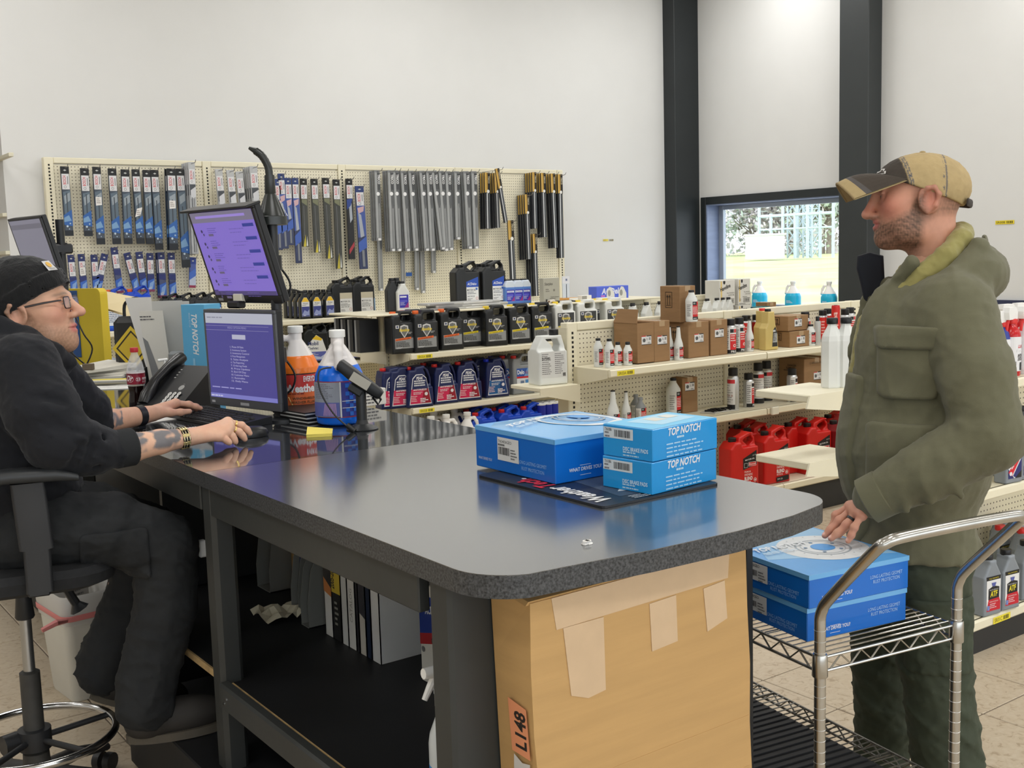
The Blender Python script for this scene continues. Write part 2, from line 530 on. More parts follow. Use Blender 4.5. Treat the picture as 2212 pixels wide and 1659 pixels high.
# window in the right wall
win = thing('window_1', 'dark-framed window with a deep reveal looking out on grass', 'window', (XW, 7.66, 0.93)); win['kind'] = 'structure'; del win['category']
fr = MB()
for lo, hi in (((-0.03, 1.0, 0), (0.03, 1.075, 1.21)), ((-0.03, -1.07, 1.13), (0.03, 1.0, 1.21)), ((-0.03, -1.07, 0), (0.03, -1.0, 1.13))): fr.box(lo, hi, b=0.004)
fr.build('window_frame', M_POST, win)
MB().box((-0.02, 0.985, 0.0), (0.215, 1.0, 1.13)).box((-0.02, -1.0, 1.118), (0.215, 0.985, 1.13)).build('window_reveal', mat('reveal_metal', (128, 142, 172), 0.35, noise=0.1, nscale=3, stretch=(1, 1, 6)), win)
fr = MB()
fr.box((0.16, 0.92, 0), (0.205, 0.985, 1.118), b=0.003).box((0.16, -1.0, 0), (0.205, -0.94, 1.118), b=0.003)
fr.box((0.16, -0.94, 1.07), (0.205, 0.92, 1.118), b=0.003).box((0.16, -0.94, 0), (0.205, 0.92, 0.05), b=0.003)
fr.build('inner_frame', mat('pale_aluminium', (168, 176, 186), 0.35, metal=0.4), win)
gm = bpy.data.materials.new('window_glass'); gm.use_nodes = True
nt = gm.node_tree; nt.nodes.remove(nt.nodes['Principled BSDF'])
tr = nt.nodes.new('ShaderNodeBsdfTransparent'); tr.inputs['Color'].default_value = (0.97, 0.985, 1, 1)
gl = nt.nodes.new('ShaderNodeBsdfGlossy'); gl.inputs['Roughness'].default_value = 0.02
mxs = nt.nodes.new('ShaderNodeMixShader'); mxs.inputs[0].default_value = 0.06
nt.links.new(tr.outputs[0], mxs.inputs[1]); nt.links.new(gl.outputs[0], mxs.inputs[2]); nt.links.new(mxs.outputs[0], nt.nodes['Material Output'].inputs[0])
MATS['window_glass'] = gm
MB().box((0.18, -0.94, 0.05), (0.186, 0.92, 1.07)).build('pane', gm, win)
MB().box((-0.32, -1.06, -0.03), (0.2, 1.06, 0.0), b=0.004).box((-0.30, -1.04, -0.93), (-0.27, 1.04, -0.03)).build('window_sill', mat('white_sill', (232, 232, 228), 0.5), win)

# ---------------------------------------------------------------- outside the window
structure('ground', MB().box((9.3, -40, -0.6), (150, 160, -0.35)), mat('pale_asphalt', (205, 205, 203), 0.9, noise=0.05, nscale=1))
lawn = MB(); NX = 14
xs = [24+9*i for i in range(NX)]
rr = random.Random(2)
prof = lambda x: -0.34+0.9*min(1, max(0, (x-24)/60.0))
rings = []
for x in xs: rings.append([(x, y, prof(x)+0.06*math.sin(y*0.15+x)) for y in range(-10, 131, 7)])
for i in range(NX-1):
 for j in range(len(rings[0])-1):
  lawn.add([rings[i][j], rings[i+1][j], rings[i+1][j+1], rings[i][j+1]], [(0, 1, 2, 3)])
tag(lawn.build('lawn', mat('mown_grass', (176, 196, 118), 0.9, noise=0.22, nscale=0.25, c2=(190, 188, 150))), kind='structure')
M_GALV = mat('galvanised_steel', (190, 205, 215), 0.5, metal=0.2)
def lattice(name, label, X, Y, h, wd, seed=1):
 t = thing(name, label, 'pylon', (X, Y, 0.5))
 mb = MB(); hw = wd/2
 for sx in (-1, 1):
  for sy in (-1, 1): mb.box((sx*hw-0.05, sy*hw-0.05, 0), (sx*hw+0.05, sy*hw+0.05, h))
 mb.build('legs', M_GALV, t)
 mb = MB(); z = 0
 while z < h-0.1:
  z2 = min(h, z+wd*1.1)
  for a, b in (((-hw, -hw), (hw, -hw)), ((hw, -hw), (hw, hw)), ((hw, hw), (-hw, hw)), ((-hw, hw), (-hw, -hw))):
   mb.cyl((a[0], a[1], z), (b[0], b[1], z2), 0.04, n=4); mb.cyl((b[0], b[1], z), (a[0], a[1], z2), 0.04, n=4); mb.cyl((a[0], a[1], z2), (b[0], b[1], z2), 0.04, n=4)
  z = z2
 mb.build('lattice_braces', M_GALV, t)
 return t
lattice('lattice_tower', 'broad pale steel lattice tower of the substation, left of the pair beyond the lawn', 74, 61.2623, 14, 1.1)
lattice('lattice_tower', 'pale steel lattice tower of the substation nearer the black wall pillar', 74, 59.8298, 14, 0.9)
def bus(px0, px1, z, nm):
 pass
Yb0 = 63.5975; Yb1 = 56.0595
g = thing('substation_gantry', 'low pale pipe gantry in front of the lattice towers', 'gantry', (72, (Yb0+Yb1)/2, 0.5))
mb = MB(); L = abs(Yb0-Yb1)/2
mb.cyl((0, -L, 3.5), (0, L, 3.5), 0.12, n=6); mb.cyl((0, -L, 2.4), (0, L, 2.4), 0.08, n=6)
mb.build('pipe', M_GALV, g)
for k in range(7):
 MB().cyl((0, -L+k*L/3, 0), (0, -L+k*L/3, 3.7 if k % 2 else 6.0), 0.13, n=6).build('post', M_GALV, g)
cab = thing('equipment_cabinet', 'white equipment cabinet at the foot of the gantry beyond the lawn', 'cabinet', (71, 62.1240, 0.5))
MB().box((-0.6, -1.6, 0), (0.6, 1.6, 1.9), b=0.03).build('cabinet_body', mat('cabinet_white', (235, 238, 240), 0.5), cab)
MB().box((-0.7, -1.7, 1.9), (0.7, 1.7, 2.05), b=0.02).build('cabinet_roof', mat('cabinet_white', (235, 238, 240), 0.5), cab)
M_LEAF = [mat('bare_twigs_%d' % k, [min(255, q+30) for q in c], 0.9, noise=0.3, nscale=1.5) for k, c in enumerate(((178, 172, 176), (160, 172, 160), (190, 180, 182)))]
M_BARK = mat('bark', (150, 138, 130), 0.9)
TR = [(84.8870, 0, 15, 'pale bare tree at the left end of the treeline beyond the lawn'), (84.9145, 1, 16, 'greenish tree second from left in the treeline beyond the lawn'),
      (79.4814, 2, 14, 'bare pinkish tree left of the lattice towers'), (81.5824, 0, 16, 'grey bare tree behind the broad lattice tower'),
      (75.4103, 1, 14, 'greenish tree behind the lattice tower nearer the pillar'), (74.4558, 2, 15, 'bare pinkish tree at the right edge of the window view')]
for Yt, k, h, lb in TR:
 t = thing('tree', lb, 'tree', (95, Yt, 0.5), group='trees beyond the lawn')
 r = random.Random(int(Yt*10)); tr_ = MB(); tr_.cyl((0, 0, 0), (0, 0, h*0.6), 0.35, 0.15, 7)
 tips = []
 for q in range(46):
  z0 = h*(0.12+0.5*r.random()); a = r.random()*6.28; L2 = 1.5+2.8*r.random()
  p0 = (0, 0, z0); p1 = (math.cos(a)*L2, math.sin(a)*L2, z0+1.0+2.5*r.random())
  tr_.cyl(p0, p1, 0.09, 0.03, 4); tips.append(p1)
 tr_.build('trunk', M_BARK, t)
 fo = MB()
 for p in tips+[(r.uniform(-3.6, 3.6), r.uniform(-3.6, 3.6), r.uniform(0.3, h*0.95)) for _ in range(60)]:
  for q in range(22):
   c = [p[i]+r.gauss(0, 0.75) for i in range(3)]; d = [r.gauss(0, 0.22) for _ in range(3)]; e = [r.gauss(0, 0.22) for _ in range(3)]
   fo.add([c, [c[i]+d[i] for i in range(3)], [c[i]+d[i]+e[i] for i in range(3)], [c[i]+e[i] for i in range(3)]], [(0, 1, 2, 3)])
 fo.build('twigs', M_LEAF[k], t, kind='stuff')

# ---------------------------------------------------------------- shop shelving
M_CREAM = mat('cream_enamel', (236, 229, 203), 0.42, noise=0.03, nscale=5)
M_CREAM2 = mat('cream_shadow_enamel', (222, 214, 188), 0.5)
M_SLOT = mat('slot_dark', (26, 25, 22), 0.8)
M_KICK = mat('black_kick', (40, 42, 44), 0.5)
def peg_mat():
 m = mat('pegboard', (233, 226, 202), 0.55)
 nt = m.node_tree; b = nt.nodes['Principled BSDF']; N = nt.nodes.new; K = nt.links.new
 tc = N('ShaderNodeTexCoord'); sp = N('ShaderNodeSeparateXYZ'); K(tc.outputs['Object'], sp.inputs[0])
 def fr(sock):
  d = N('ShaderNodeMath'); d.operation = 'DIVIDE'; K(sock, d.inputs[0]); d.inputs[1].default_value = 0.0254
  f = N('ShaderNodeMath'); f.operation = 'FRACT'; K(d.outputs[0], f.inputs[0])
  s = N('ShaderNodeMath'); s.operation = 'SUBTRACT'; K(f.outputs[0], s.inputs[0]); s.inputs[1].default_value = 0.5
  p = N('ShaderNodeMath'); p.operation = 'POWER'; K(s.outputs[0], p.inputs[0]); p.inputs[1].default_value = 2
  return p.outputs[0]
 a = N('ShaderNodeMath'); a.operation = 'ADD'; K(fr(sp.outputs['X']), a.inputs[0]); K(fr(sp.outputs['Z']), a.inputs[1])
 l = N('ShaderNodeMath'); l.operation = 'LESS_THAN'; K(a.outputs[0], l.inputs[0]); l.inputs[1].default_value = 0.15**2
 mx = N('ShaderNodeMix'); mx.data_type = 'RGBA'; mx.inputs[6].default_value = lin((233, 226, 202))+(1,); mx.inputs[7].default_value = lin((92, 84, 68))+(1,)
 K(l.outputs[0], mx.inputs[0]); K(mx.outputs[2], b.inputs['Base Color'])
 return m
M_PEG = peg_mat()
BAY = 1.2192
_upr = {}
def upright(parent, x, y, z0, z1):
 mb = MB().box((x-0.035, y-0.012, z0), (x+0.035, y+0.05, z1), b=0.004)
 u = mb.build('upright', M_CREAM, parent)
 s = MB(); z = z0+0.04
 while z < z1-0.04:
  s.box((x-0.006, y-0.0135, z), (x+0.006, y-0.011, z+0.0135)); z += 0.0254
 s.build('slots', M_SLOT, u, kind='stuff')
 return u
def shelf_deck(parent, x0, x1, yb, yf, z, name='shelf'):
 mb = MB().box((x0, yf+0.012, z-0.028), (x1, yb, z), b=0.002)
 mb.loft([[(x, yf+0.02, z-0.042), (x, yf+0.005, z-0.040), (x, yf, z-0.034), (x, yf, z-0.006), (x, yf+0.008, z), (x, yf+0.02, z)] for x in (x0+0.001, x1-0.001)], False)
 return mb.build(name, M_CREAM, parent)
def bracket(parent, x, yb, yf, z):
 mb = MB().loft([[(xx, yb, z-0.105), (xx, yf+0.06, z-0.055), (xx, yf+0.02, z-0.045), (xx, yf+0.02, z-0.004), (xx, yb, z-0.002)] for xx in (x-0.002, x+0.002)], False)
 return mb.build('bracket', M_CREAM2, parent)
def tag_strip(parent, x, y, z, s):
 p = Print().rect(0, 0, 0.122, 0.026, (246, 228, 60)).text(s, 0.008, 0.005, 0.016, (120, 110, 40), bold=0.012, w=0.055).barcode(0.07, 0.005, 0.04, 0.016, (60, 55, 30), 12)
 return mk('shelf_tag', p.mesh('shelf_tag', F_front(y, x, z)), mprint(), parent)
def gondola(name, label, x0, nb, yb, zt, shelves, base, peg_z0=0.12, double=True):
 """shelves: list of (z, depth); base = (z, depth)"""
 g = thing(name, label, 'shelving', (x0, yb, 0))
 for k in range(nb+1): upright(g, k*BAY, 0, 0.02, zt)
 for k in range(nb):
  mk('back_panel', MB().box((0.036, 0, 0), (BAY-0.036, 0.012, zt-0.05-peg_z0)).mesh('back_panel'), M_PEG, g, loc=(k*BAY, 0.003, peg_z0))
  MB().box((k*BAY+0.036, -0.008, zt-0.045), (k*BAY+BAY-0.036, 0.03, zt), b=0.005).build('top_rail', M_CREAM, g)
 for z, d in shelves:
  for k in range(nb):
   shelf_deck(g, k*BAY+0.004, k*BAY+BAY-0.004, -0.01, -d, z)
  bracket(g, 0.0, -0.01, -d, z)
 if base:
  z, d = base
  for k in range(nb): shelf_deck(g, k*BAY+0.002, k*BAY+BAY-0.002, -0.01, -d, z, 'base_shelf')
  MB().box((0.0, -d+0.02, 0), (nb*BAY, -d+0.045, z-0.03)).build('kick_plate', M_KICK, g)
  MB().box((-0.02, -d-0.004, z-0.075), (0.002, -0.02, z+0.002), b=0.008).build('end_cap', M_KICK, g)
  if double:
   MB().box((0.0, 0.05, 0.02), (nb*BAY, 0.062, zt-0.05)).build('rear_panel', M_CREAM2, g)
 return g
G2 = gondola('shelving_gondola', 'cream pegboard gondola with red and white bottles and brown cartons beyond the counter', 3.80, 3, 4.69, 1.215, [(0.977, 0.315), (0.646, 0.315)], (0.21, 0.44))
tag_strip(G2, 0.05, -0.3155, 0.977-0.036, 'SR03A')
G1 = gondola('shelving_gondola', 'cream pegboard gondola with black and navy jugs, farther behind the counter', 3.82, 3, 6.735, 1.20, [(0.943, 0.305), (0.573, 0.305)], (0.20, 0.42))
MB().box((-0.26, -0.20, 1.202), (2*BAY-0.01, 0.36, 1.216), b=0.004).build('top_deck', M_CREAM, G1)
tag_strip(G1, 0.05, -0.3055, 0.943-0.036, 'SR05A'); tag_strip(G1, 0.05, -0.3055, 0.573-0.036, 'SR05B')
G0 = gondola('shelving_gondola', 'cream pegboard gondola of spray and quart bottles behind the standing man', 3.80, 3, 2.725, 1.10, [(1.042, 0.33), (0.612, 0.33)], (0.14, 0.41))
tag_strip(G0, 0.16, -0.4115, 0.14-0.036, 'SR01C')
GW = gondola('wall_shelving', 'tall cream pegboard wall run hung with wiper blade packs', 2.19, 4, 8.85, 2.41, [(1.105, 0.43), (0.735, 0.43)], (0.2, 0.43), double=False)
# end-of-run shelves
E1 = thing('end_shelf', 'small cream end shelf of dark filter boxes at the end of the jug gondola', 'shelf', (3.82, 6.735, 0.0))
MB().box((-0.24, -0.04, 0.925), (-0.04, 0.42, 0.95), b=0.003).build('shelf', M_CREAM, E1)
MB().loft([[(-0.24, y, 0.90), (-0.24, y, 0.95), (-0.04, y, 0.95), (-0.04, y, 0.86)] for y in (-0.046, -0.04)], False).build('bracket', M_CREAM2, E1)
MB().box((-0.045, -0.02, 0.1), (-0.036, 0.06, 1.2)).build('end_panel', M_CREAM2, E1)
E2 = thing('end_shelf', 'small cream end shelf holding one white jug at the carton gondola', 'shelf', (3.80, 4.69, 0.0))
MB().box((-0.30, -0.10, 0.872), (-0.04, 0.16, 0.892), b=0.003).build('shelf', M_CREAM, E2)
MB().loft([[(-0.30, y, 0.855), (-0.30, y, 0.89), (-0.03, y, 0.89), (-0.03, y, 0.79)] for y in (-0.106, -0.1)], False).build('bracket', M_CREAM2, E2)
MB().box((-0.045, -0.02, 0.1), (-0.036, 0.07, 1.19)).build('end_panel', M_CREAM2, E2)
E3 = thing('end_shelf', 'cream end shelf carrying plain white bottles beside the standing man', 'shelf', (3.80, 2.725, 0.0))
for z in (1.02, 0.755):
 MB().box((-0.38, 0.05, z-0.03), (-0.04, 0.32, z), b=0.004).build('shelf', M_CREAM, E3)
 MB().loft([[(-0.40, y, z-0.05), (-0.38, y, z), (-0.03, y, z), (-0.03, y, z-0.10)] for y in (0.042, 0.05)], False).build('bracket', M_CREAM, E3)

# ---------------------------------------------------------------- bottles, jugs, cans: one of each kind, then copies
def poly_sd(pts):
 A = np.array(pts, float); B = np.roll(A, -1, 0)
 def f(Q):
  d = np.full(len(Q), 1e9); s = np.ones(len(Q))
  for a, b in zip(A, B):
   e = b-a; w = Q-a
   t = np.clip((w@e)/(e@e), 0, 1)
   q = w-t[:, None]*e
   d = np.minimum(d, (q*q).sum(1))
   c1 = Q[:, 1] >= a[1]; c2 = Q[:, 1] < b[1]; c3 = e[0]*w[:, 1] > e[1]*w[:, 0]
   fl = (c1 & c2 & c3) | (~c1 & ~c2 & ~c3)
   s = np.where(fl, -s, s)
  return s*np.sqrt(d)
 return f
def extr(pts, hy, r=0.012, cy=0.0):
 g = poly_sd(pts)
 def f(P):
  d2 = g(P[:, [0, 2]])+r; dy = np.abs(P[:, 1]-cy)-(hy-r)
  m = np.stack([d2, dy], 1)
  return np.minimum(m.max(1), 0)+np.sqrt((np.maximum(m, 0)**2).sum(1))-r
 return f
def revol(pts, r=0.0):
 g = poly_sd(pts)
 return lambda P: g(np.stack([np.sqrt(P[:, 0]**2+P[:, 1]**2), P[:, 2]], 1)+0)-r
def rr_poly(w, h, r, cx, cz, n=3): return rrect(w, h, r, n, cx, cz)
MESH = {}
def jug_mesh(key, sil, hy, holes=(), thin=(), r=0.014, h=0.005, extra=None):
 if key in MESH: return MESH[key]
 s = Sdf().u(extr(sil, hy, r))
 for (cx, cy, cz), (a, b, c), rr_ in thin: s.sub(rbox((cx, cy, cz), (a, b, c), rr_), 0.008)
 for p in holes: s.sub(extr(p, 0.3, 0.001), 0.007)
 if extra: extra(s)
 xs = [p[0] for p in sil]; zs = [p[1] for p in sil]
 m = sdf_mesh(s, (min(xs)-0.03, -hy-0.02, -0.012), (max(xs)+0.03, hy+0.02, max(zs)+0.045), h, key)
 MESH[key] = m
 return m
def cap_mesh(r=0.021, h=0.02, key=None):
 k = key or 'cap_%.3f_%.3f' % (r, h)
 if k not in MESH:
  prof = [(r*0.96, 0), (r, 0.002), (r, h-0.002), (r*0.93, h)]
  MESH[k] = MB().lathe(prof, 18).mesh('cap')
 return MESH[k]
def plast(name, c, rough=0.38, **kw): return mat('plastic_'+name, c, rough, noise=0.05, nscale=9, bump=0.03, bscale=35, **kw)
P_BLACK = plast('black', (30, 32, 34), 0.36); P_NAVY = plast('navy', (28, 38, 84), 0.34); P_GREY = plast('grey', (140, 144, 146), 0.38)
P_WHITE = plast('white', (224, 226, 222), 0.42); P_RED = plast('red', (202, 30, 26), 0.33); P_BLUE = plast('blue', (24, 72, 192), 0.35)
P_SILV = plast('silvergrey', (136, 143, 150), 0.36); P_YEL = plast('honey', (206, 182, 112), 0.3); P_DRED = plast('dark_red', (120, 16, 20), 0.35)
P_MILK = plast('milky', (232, 214, 208), 0.45); P_WAN = plast('watery_blue', (86, 128, 200), 0.3); P_TEAL = plast('aqua_blue', (28, 176, 214), 0.3)
C_OR = mat('cap_orange', (236, 108, 48), 0.4); C_YE = mat('cap_yellow', (232, 200, 50), 0.4); C_RE = mat('cap_red', (214, 44, 40), 0.4)
C_BK = mat('cap_black', (26, 27, 29), 0.4); C_WH = mat('cap_white', (236, 236, 233), 0.45); C_BL = mat('cap_blue', (30, 50, 200), 0.35); C_NV = mat('cap_navy', (34, 70, 190), 0.4)
PROTO = {}
def place(kind, maker, loc, rz, label, group, rot=None):
 """copies of one kind share their meshes; the first call builds it"""
 rz = rz-.12
 if kind in PROTO:
  o = dup(PROTO[kind], loc, rz, label, group, rot)
  return o
 o = maker(); PROTO[kind] = o
 o.location = loc; o.rotation_euler = rot if rot is not None else (0, 0, rz)
 o['label'] = label; o['group'] = group
 return o
def part(t, name, me, m, loc=None, rot=None, **kw): return mk(name, me, m, t, loc=loc, rot=rot, **kw)
def prn(t, name, p, fn, **kw): return mk(name, p.mesh(name, fn), mprint(), t, **kw)

# --- coolant jug (gallon) with a recessed handle
COOL = [(-.09, 0), (.09, 0), (.09, .25), (.076, .288), (-.012, .288), (-.026, .262), (-.078, .262), (-.09, .24)]
def cool_mesh():
 return jug_mesh('coolant_jug_body', COOL, 0.062, [rr_poly(.078, .046, .016, .032, .242)], [((.04, -.075, .252), (.068, .045, .043), .012), ((.04, .075, .252), (.068, .045, .043), .012)])
def mk_cool(body, capm, band, white=False):
 def f():
  t = thing('coolant_jug', 'x', 'jug')
  part(t, 'body', cool_mesh(), body)
  part(t, 'cap', cap_mesh(.022, .022), capm, (-.052, 0, .262))
  p = Print().rect(-.072, .035, .144, .165, (58, 60, 62) if not white else (190, 192, 192)).rect(-.072, .035, .144, .07, (150, 152, 152))
  p.poly([(-.072, .105), (.072, .118), (.072, .2), (-.072, .2)], (44, 46, 48) if not white else (64, 66, 68))
  p.poly([(-.028, .188), (0, .197), (.03, .188), (.034, .15), (.0, .105), (-.03, .15)], (206, 206, 204)).poly([(-.02, .18), (0, .187), (.022, .18), (.025, .15), (.0, .115), (-.022, .15)], (110, 112, 112))
  p.text('Havoline', 0, .15, .021, (240, 212, 40), bold=.02, shear=.2, w=.074, center=True)
  p.rect(-.064, .172, .026, .022, (214, 214, 212)).disc(-.051, .183, .007, (60, 70, 110))
  p.poly([(-.068, .088), (.05, .098), (.05, .112), (-.068, .102)], band).text('EXTENDED LIFE', -.062, .0905, .007, (40, 38, 36), bold=.01, rot=.084, w=.1)
  p.lines(-.066, .078, .11, 4, .010, (60, 60, 60), seed=4).lines(.03, .14, .035, 2, .008, (190, 190, 190), seed=5).lines(-.064, .042, .06, 2, .006, (230, 230, 230), seed=9)
  prn(t, 'label', p, F_front(-.0622))
  return t
 return f
YB = 6.53
ROWO = 'black coolant jugs on the middle shelf of the far gondola'
cool_o = mk_cool(P_BLACK, C_OR, (236, 108, 48)); cool_y = mk_cool(P_BLACK, C_YE, (240, 216, 40)); cool_w = mk_cool(P_WHITE, C_YE, (240, 216, 40), True)
for loc, rz, lb in (((3.821, 6.56, 0.944), .06, 'black coolant jug with orange cap, leftmost on its shelf, label hidden'), 
     ((3.978, 6.52, 0.944), 0, 'black coolant jug with orange band, first fully labelled one from the left'),
     ((4.199, 6.54, 0.944), .03, 'black coolant jug with orange band, second fully labelled one from the left'),
     ((4.224, 6.67, 0.944), 0, 'black coolant jug whose orange cap peeps between two orange-banded jugs')):
 place('cool_o', cool_o, loc, rz, lb, ROWO)
o = place('cool_o', cool_o, (3.951, 6.66, 0.944), .05, 'black coolant jug with orange cap, second from the shelf end, behind the labelled one', ROWO)
for loc, rz, lb in (((4.43, 6.64, 0.944), 0, 'black coolant jug with yellow band half hidden behind the orange-banded jugs'),
     ((4.543, 6.67, 0.944), 0, 'black coolant jug with yellow cap, label hidden, behind the yellow-banded row'),
     ((4.579, 6.54, 0.944), 0, 'black coolant jug with yellow band, first of the three standing clear'),
     ((4.798, 6.55, 0.944), -.02, 'black coolant jug with yellow band, middle of the three standing clear'),
     ((5.006, 6.56, 0.944), 0, 'black coolant jug with yellow band, nearest the white jugs')):
 place('cool_y', cool_y, loc, rz, lb, ROWO)
for loc, lb in (((5.219, 6.55, 0.944), 'white coolant jug with yellow cap, first right of the black ones'), ((5.445, 6.56, 0.944), 'white coolant jug with yellow cap, second right of the black ones'),
    ((5.684, 6.66, 0.944), 'white coolant jug with yellow cap standing behind the last two white ones'), ((5.726, 6.57, 0.944), 'white coolant jug with yellow cap, farthest right beside the open carton')):
 place('cool_w', cool_w, loc, 0, lb, 'white coolant jugs')

# --- navy antifreeze jug, slanted shoulder
NAV = [(-.095, 0), (.1, 0), (.105, .06), (.1, .14), (.1, .19), (.082, .25), (.04, .283), (-.022, .276), (-.032, .256), (-.074, .256), (-.086, .21)]
def mk_nav(c1, c2, capm):
 def f():
  t = thing('antifreeze_jug', 'x', 'jug')
  part(t, 'body', jug_mesh('antifreeze_jug_body', NAV, 0.065, [[(.03, .262), (.058, .252), (.083, .2), (.086, .155), (.074, .15), (.064, .19)]],
             [((.085, -.085, .21), (.04, .05, .075), .02), ((.085, .085, .21), (.04, .05, .075), .02)]), P_NAVY)
  part(t, 'cap', cap_mesh(.021, .02), capm, (-.053, 0, .255))
  q = [(-.08, .02), (.085, .02), (.05, .2), (.02, .226), (-.025, .226), (-.052, .2)]
  p = Print().poly(q, (226, 228, 232))
  s = .94; p.poly([(x*s+.0015, (z-.12)*s+.12) for x, z in q], (36, 46, 92)).poly([(-.0735, .0265), (.0798, .0265), (.062, .125), (-.064, .125)], c1)
  p.poly([(.01, .0265), (.0798, .0265), (.062, .125), (.03, .125)], c2)
  p.text('PEAK', 0, .19, .02, (235, 235, 238), bold=.03, shear=.2, center=True, w=.05)
  p.lines(-.042, .176, .085, 3, .015, (225, 226, 230), th=.009, seed=2, minw=.8).text('ANTIFREEZE', 0, .115, .011, (235, 235, 236), bold=.02, center=True, w=.1)
  p.lines(-.05, .1, .1, 2, .010, (230, 225, 228), seed=3).lines(-.068, .075, .05, 4, .011, (240, 200, 205), seed=6).lines(.0, .055, .06, 3, .011, (240, 230, 235), th=.007, seed=8).disc(.045, .09, .012, (230, 225, 228))
  prn(t, 'label', p, F_front(-.0655))
  return t
 return f
nav_r = mk_nav((208, 40, 86), (150, 30, 48), C_RE); nav_b = mk_nav((34, 92, 150), (28, 62, 120), C_BL)
GN = 'navy antifreeze jugs on the lower shelf of the far gondola'
for px, loc, rz, lb in ((0, (3.742, 6.58, 0.574), .0, 'navy antifreeze jug with red cap, leftmost on the shelf, label out of sight'), (0, (3.793, 6.56, 0.574), 0, 'navy antifreeze jug with red cap, second from the left, sliver of pink label'),
      (0, (3.902, 6.515, 0.574), 0, 'navy antifreeze jug with pink label, first fully visible from the left'), (0, (4.119, 6.53, 0.574), .08, 'navy antifreeze jug with pink label, second fully visible from the left'),
      (0, (4.317, 6.53, 0.574), -.03, 'navy antifreeze jug with pink label, third fully visible from the left'), (0, (4.119, 6.67, 0.574), 0, 'navy antifreeze jug behind the first two pink labels, red cap only'),
      (0, (4.501, 6.66, 0.574), 0, 'navy antifreeze jug behind the third pink label, handle showing')):
 place('nav_r', nav_r, loc, rz, lb, GN)
place('nav_b', nav_b, (4.565, 6.54, 0.574), .02, 'navy antifreeze jug with blue cap and all-blue label', GN)
place('nav_b', nav_b, (4.699, 6.67, 0.574), .02, 'navy antifreeze jug with blue cap hidden behind the blue-labelled one', GN)

# --- grey coolant jug with a loop handle
GRY = [(-.09, 0), (.092, 0), (.092, .2), (.09, .25), (.07, .29), (.012, .292), (-.012, .262), (-.08, .26), (-.09, .235)]
def mk_gry():
 t = thing('coolant_jug', 'x', 'jug')
 part(t, 'body', jug_mesh('grey_jug_body', GRY, 0.062, [rr_poly(.07, .04, .015, .038, .252)], [((.045, -.08, .258), (.075, .05, .045), .015), ((.045, .08, .258), (.075, .05, .045), .015)]), P_GREY)
 part(t, 'cap', cap_mesh(.021, .02), C_RE, (-.05, 0, .26))
 p = Print().rect(-.06, .04, .135, .15, (222, 226, 232)).rect(-.06, .13, .135, .06, (52, 92, 170)).poly([(0, .13), (.075, .13), (.075, .19), (.03, .19)], (120, 160, 210))
 p.text('Delo', -.055, .148, .03, (240, 240, 242), bold=.03, w=.058).rect(-.06, .118, .11, .013, (206, 44, 52)).rect(-.03, .07, .03, .03, (110, 130, 160)).rect(.01, .072, .03, .034, (80, 140, 200))
 p.lines(-.055, .06, .12, 2, .010, (120, 124, 132), seed=3).disc(.055, .17, .01, (230, 230, 235)).text('ELC', .012, .15, .018, (180, 60, 90), w=.025)
 prn(t, 'label', p, F_front(-.0622))
 return t
for loc, lb in (((4.75, 6.6, 0.574), 'grey jug half hidden between the blue-labelled navy jug and another grey jug'), ((4.803, 6.535, 0.574), 'grey jug with red cap and blue and white label, fully visible'),
    ((5.026, 6.545, 0.574), 'grey jug with red cap, half hidden behind the white jug on the end shelf')):
 place('gry', mk_gry, loc, 0, lb, 'grey jugs on the lower shelf of the far gondola')

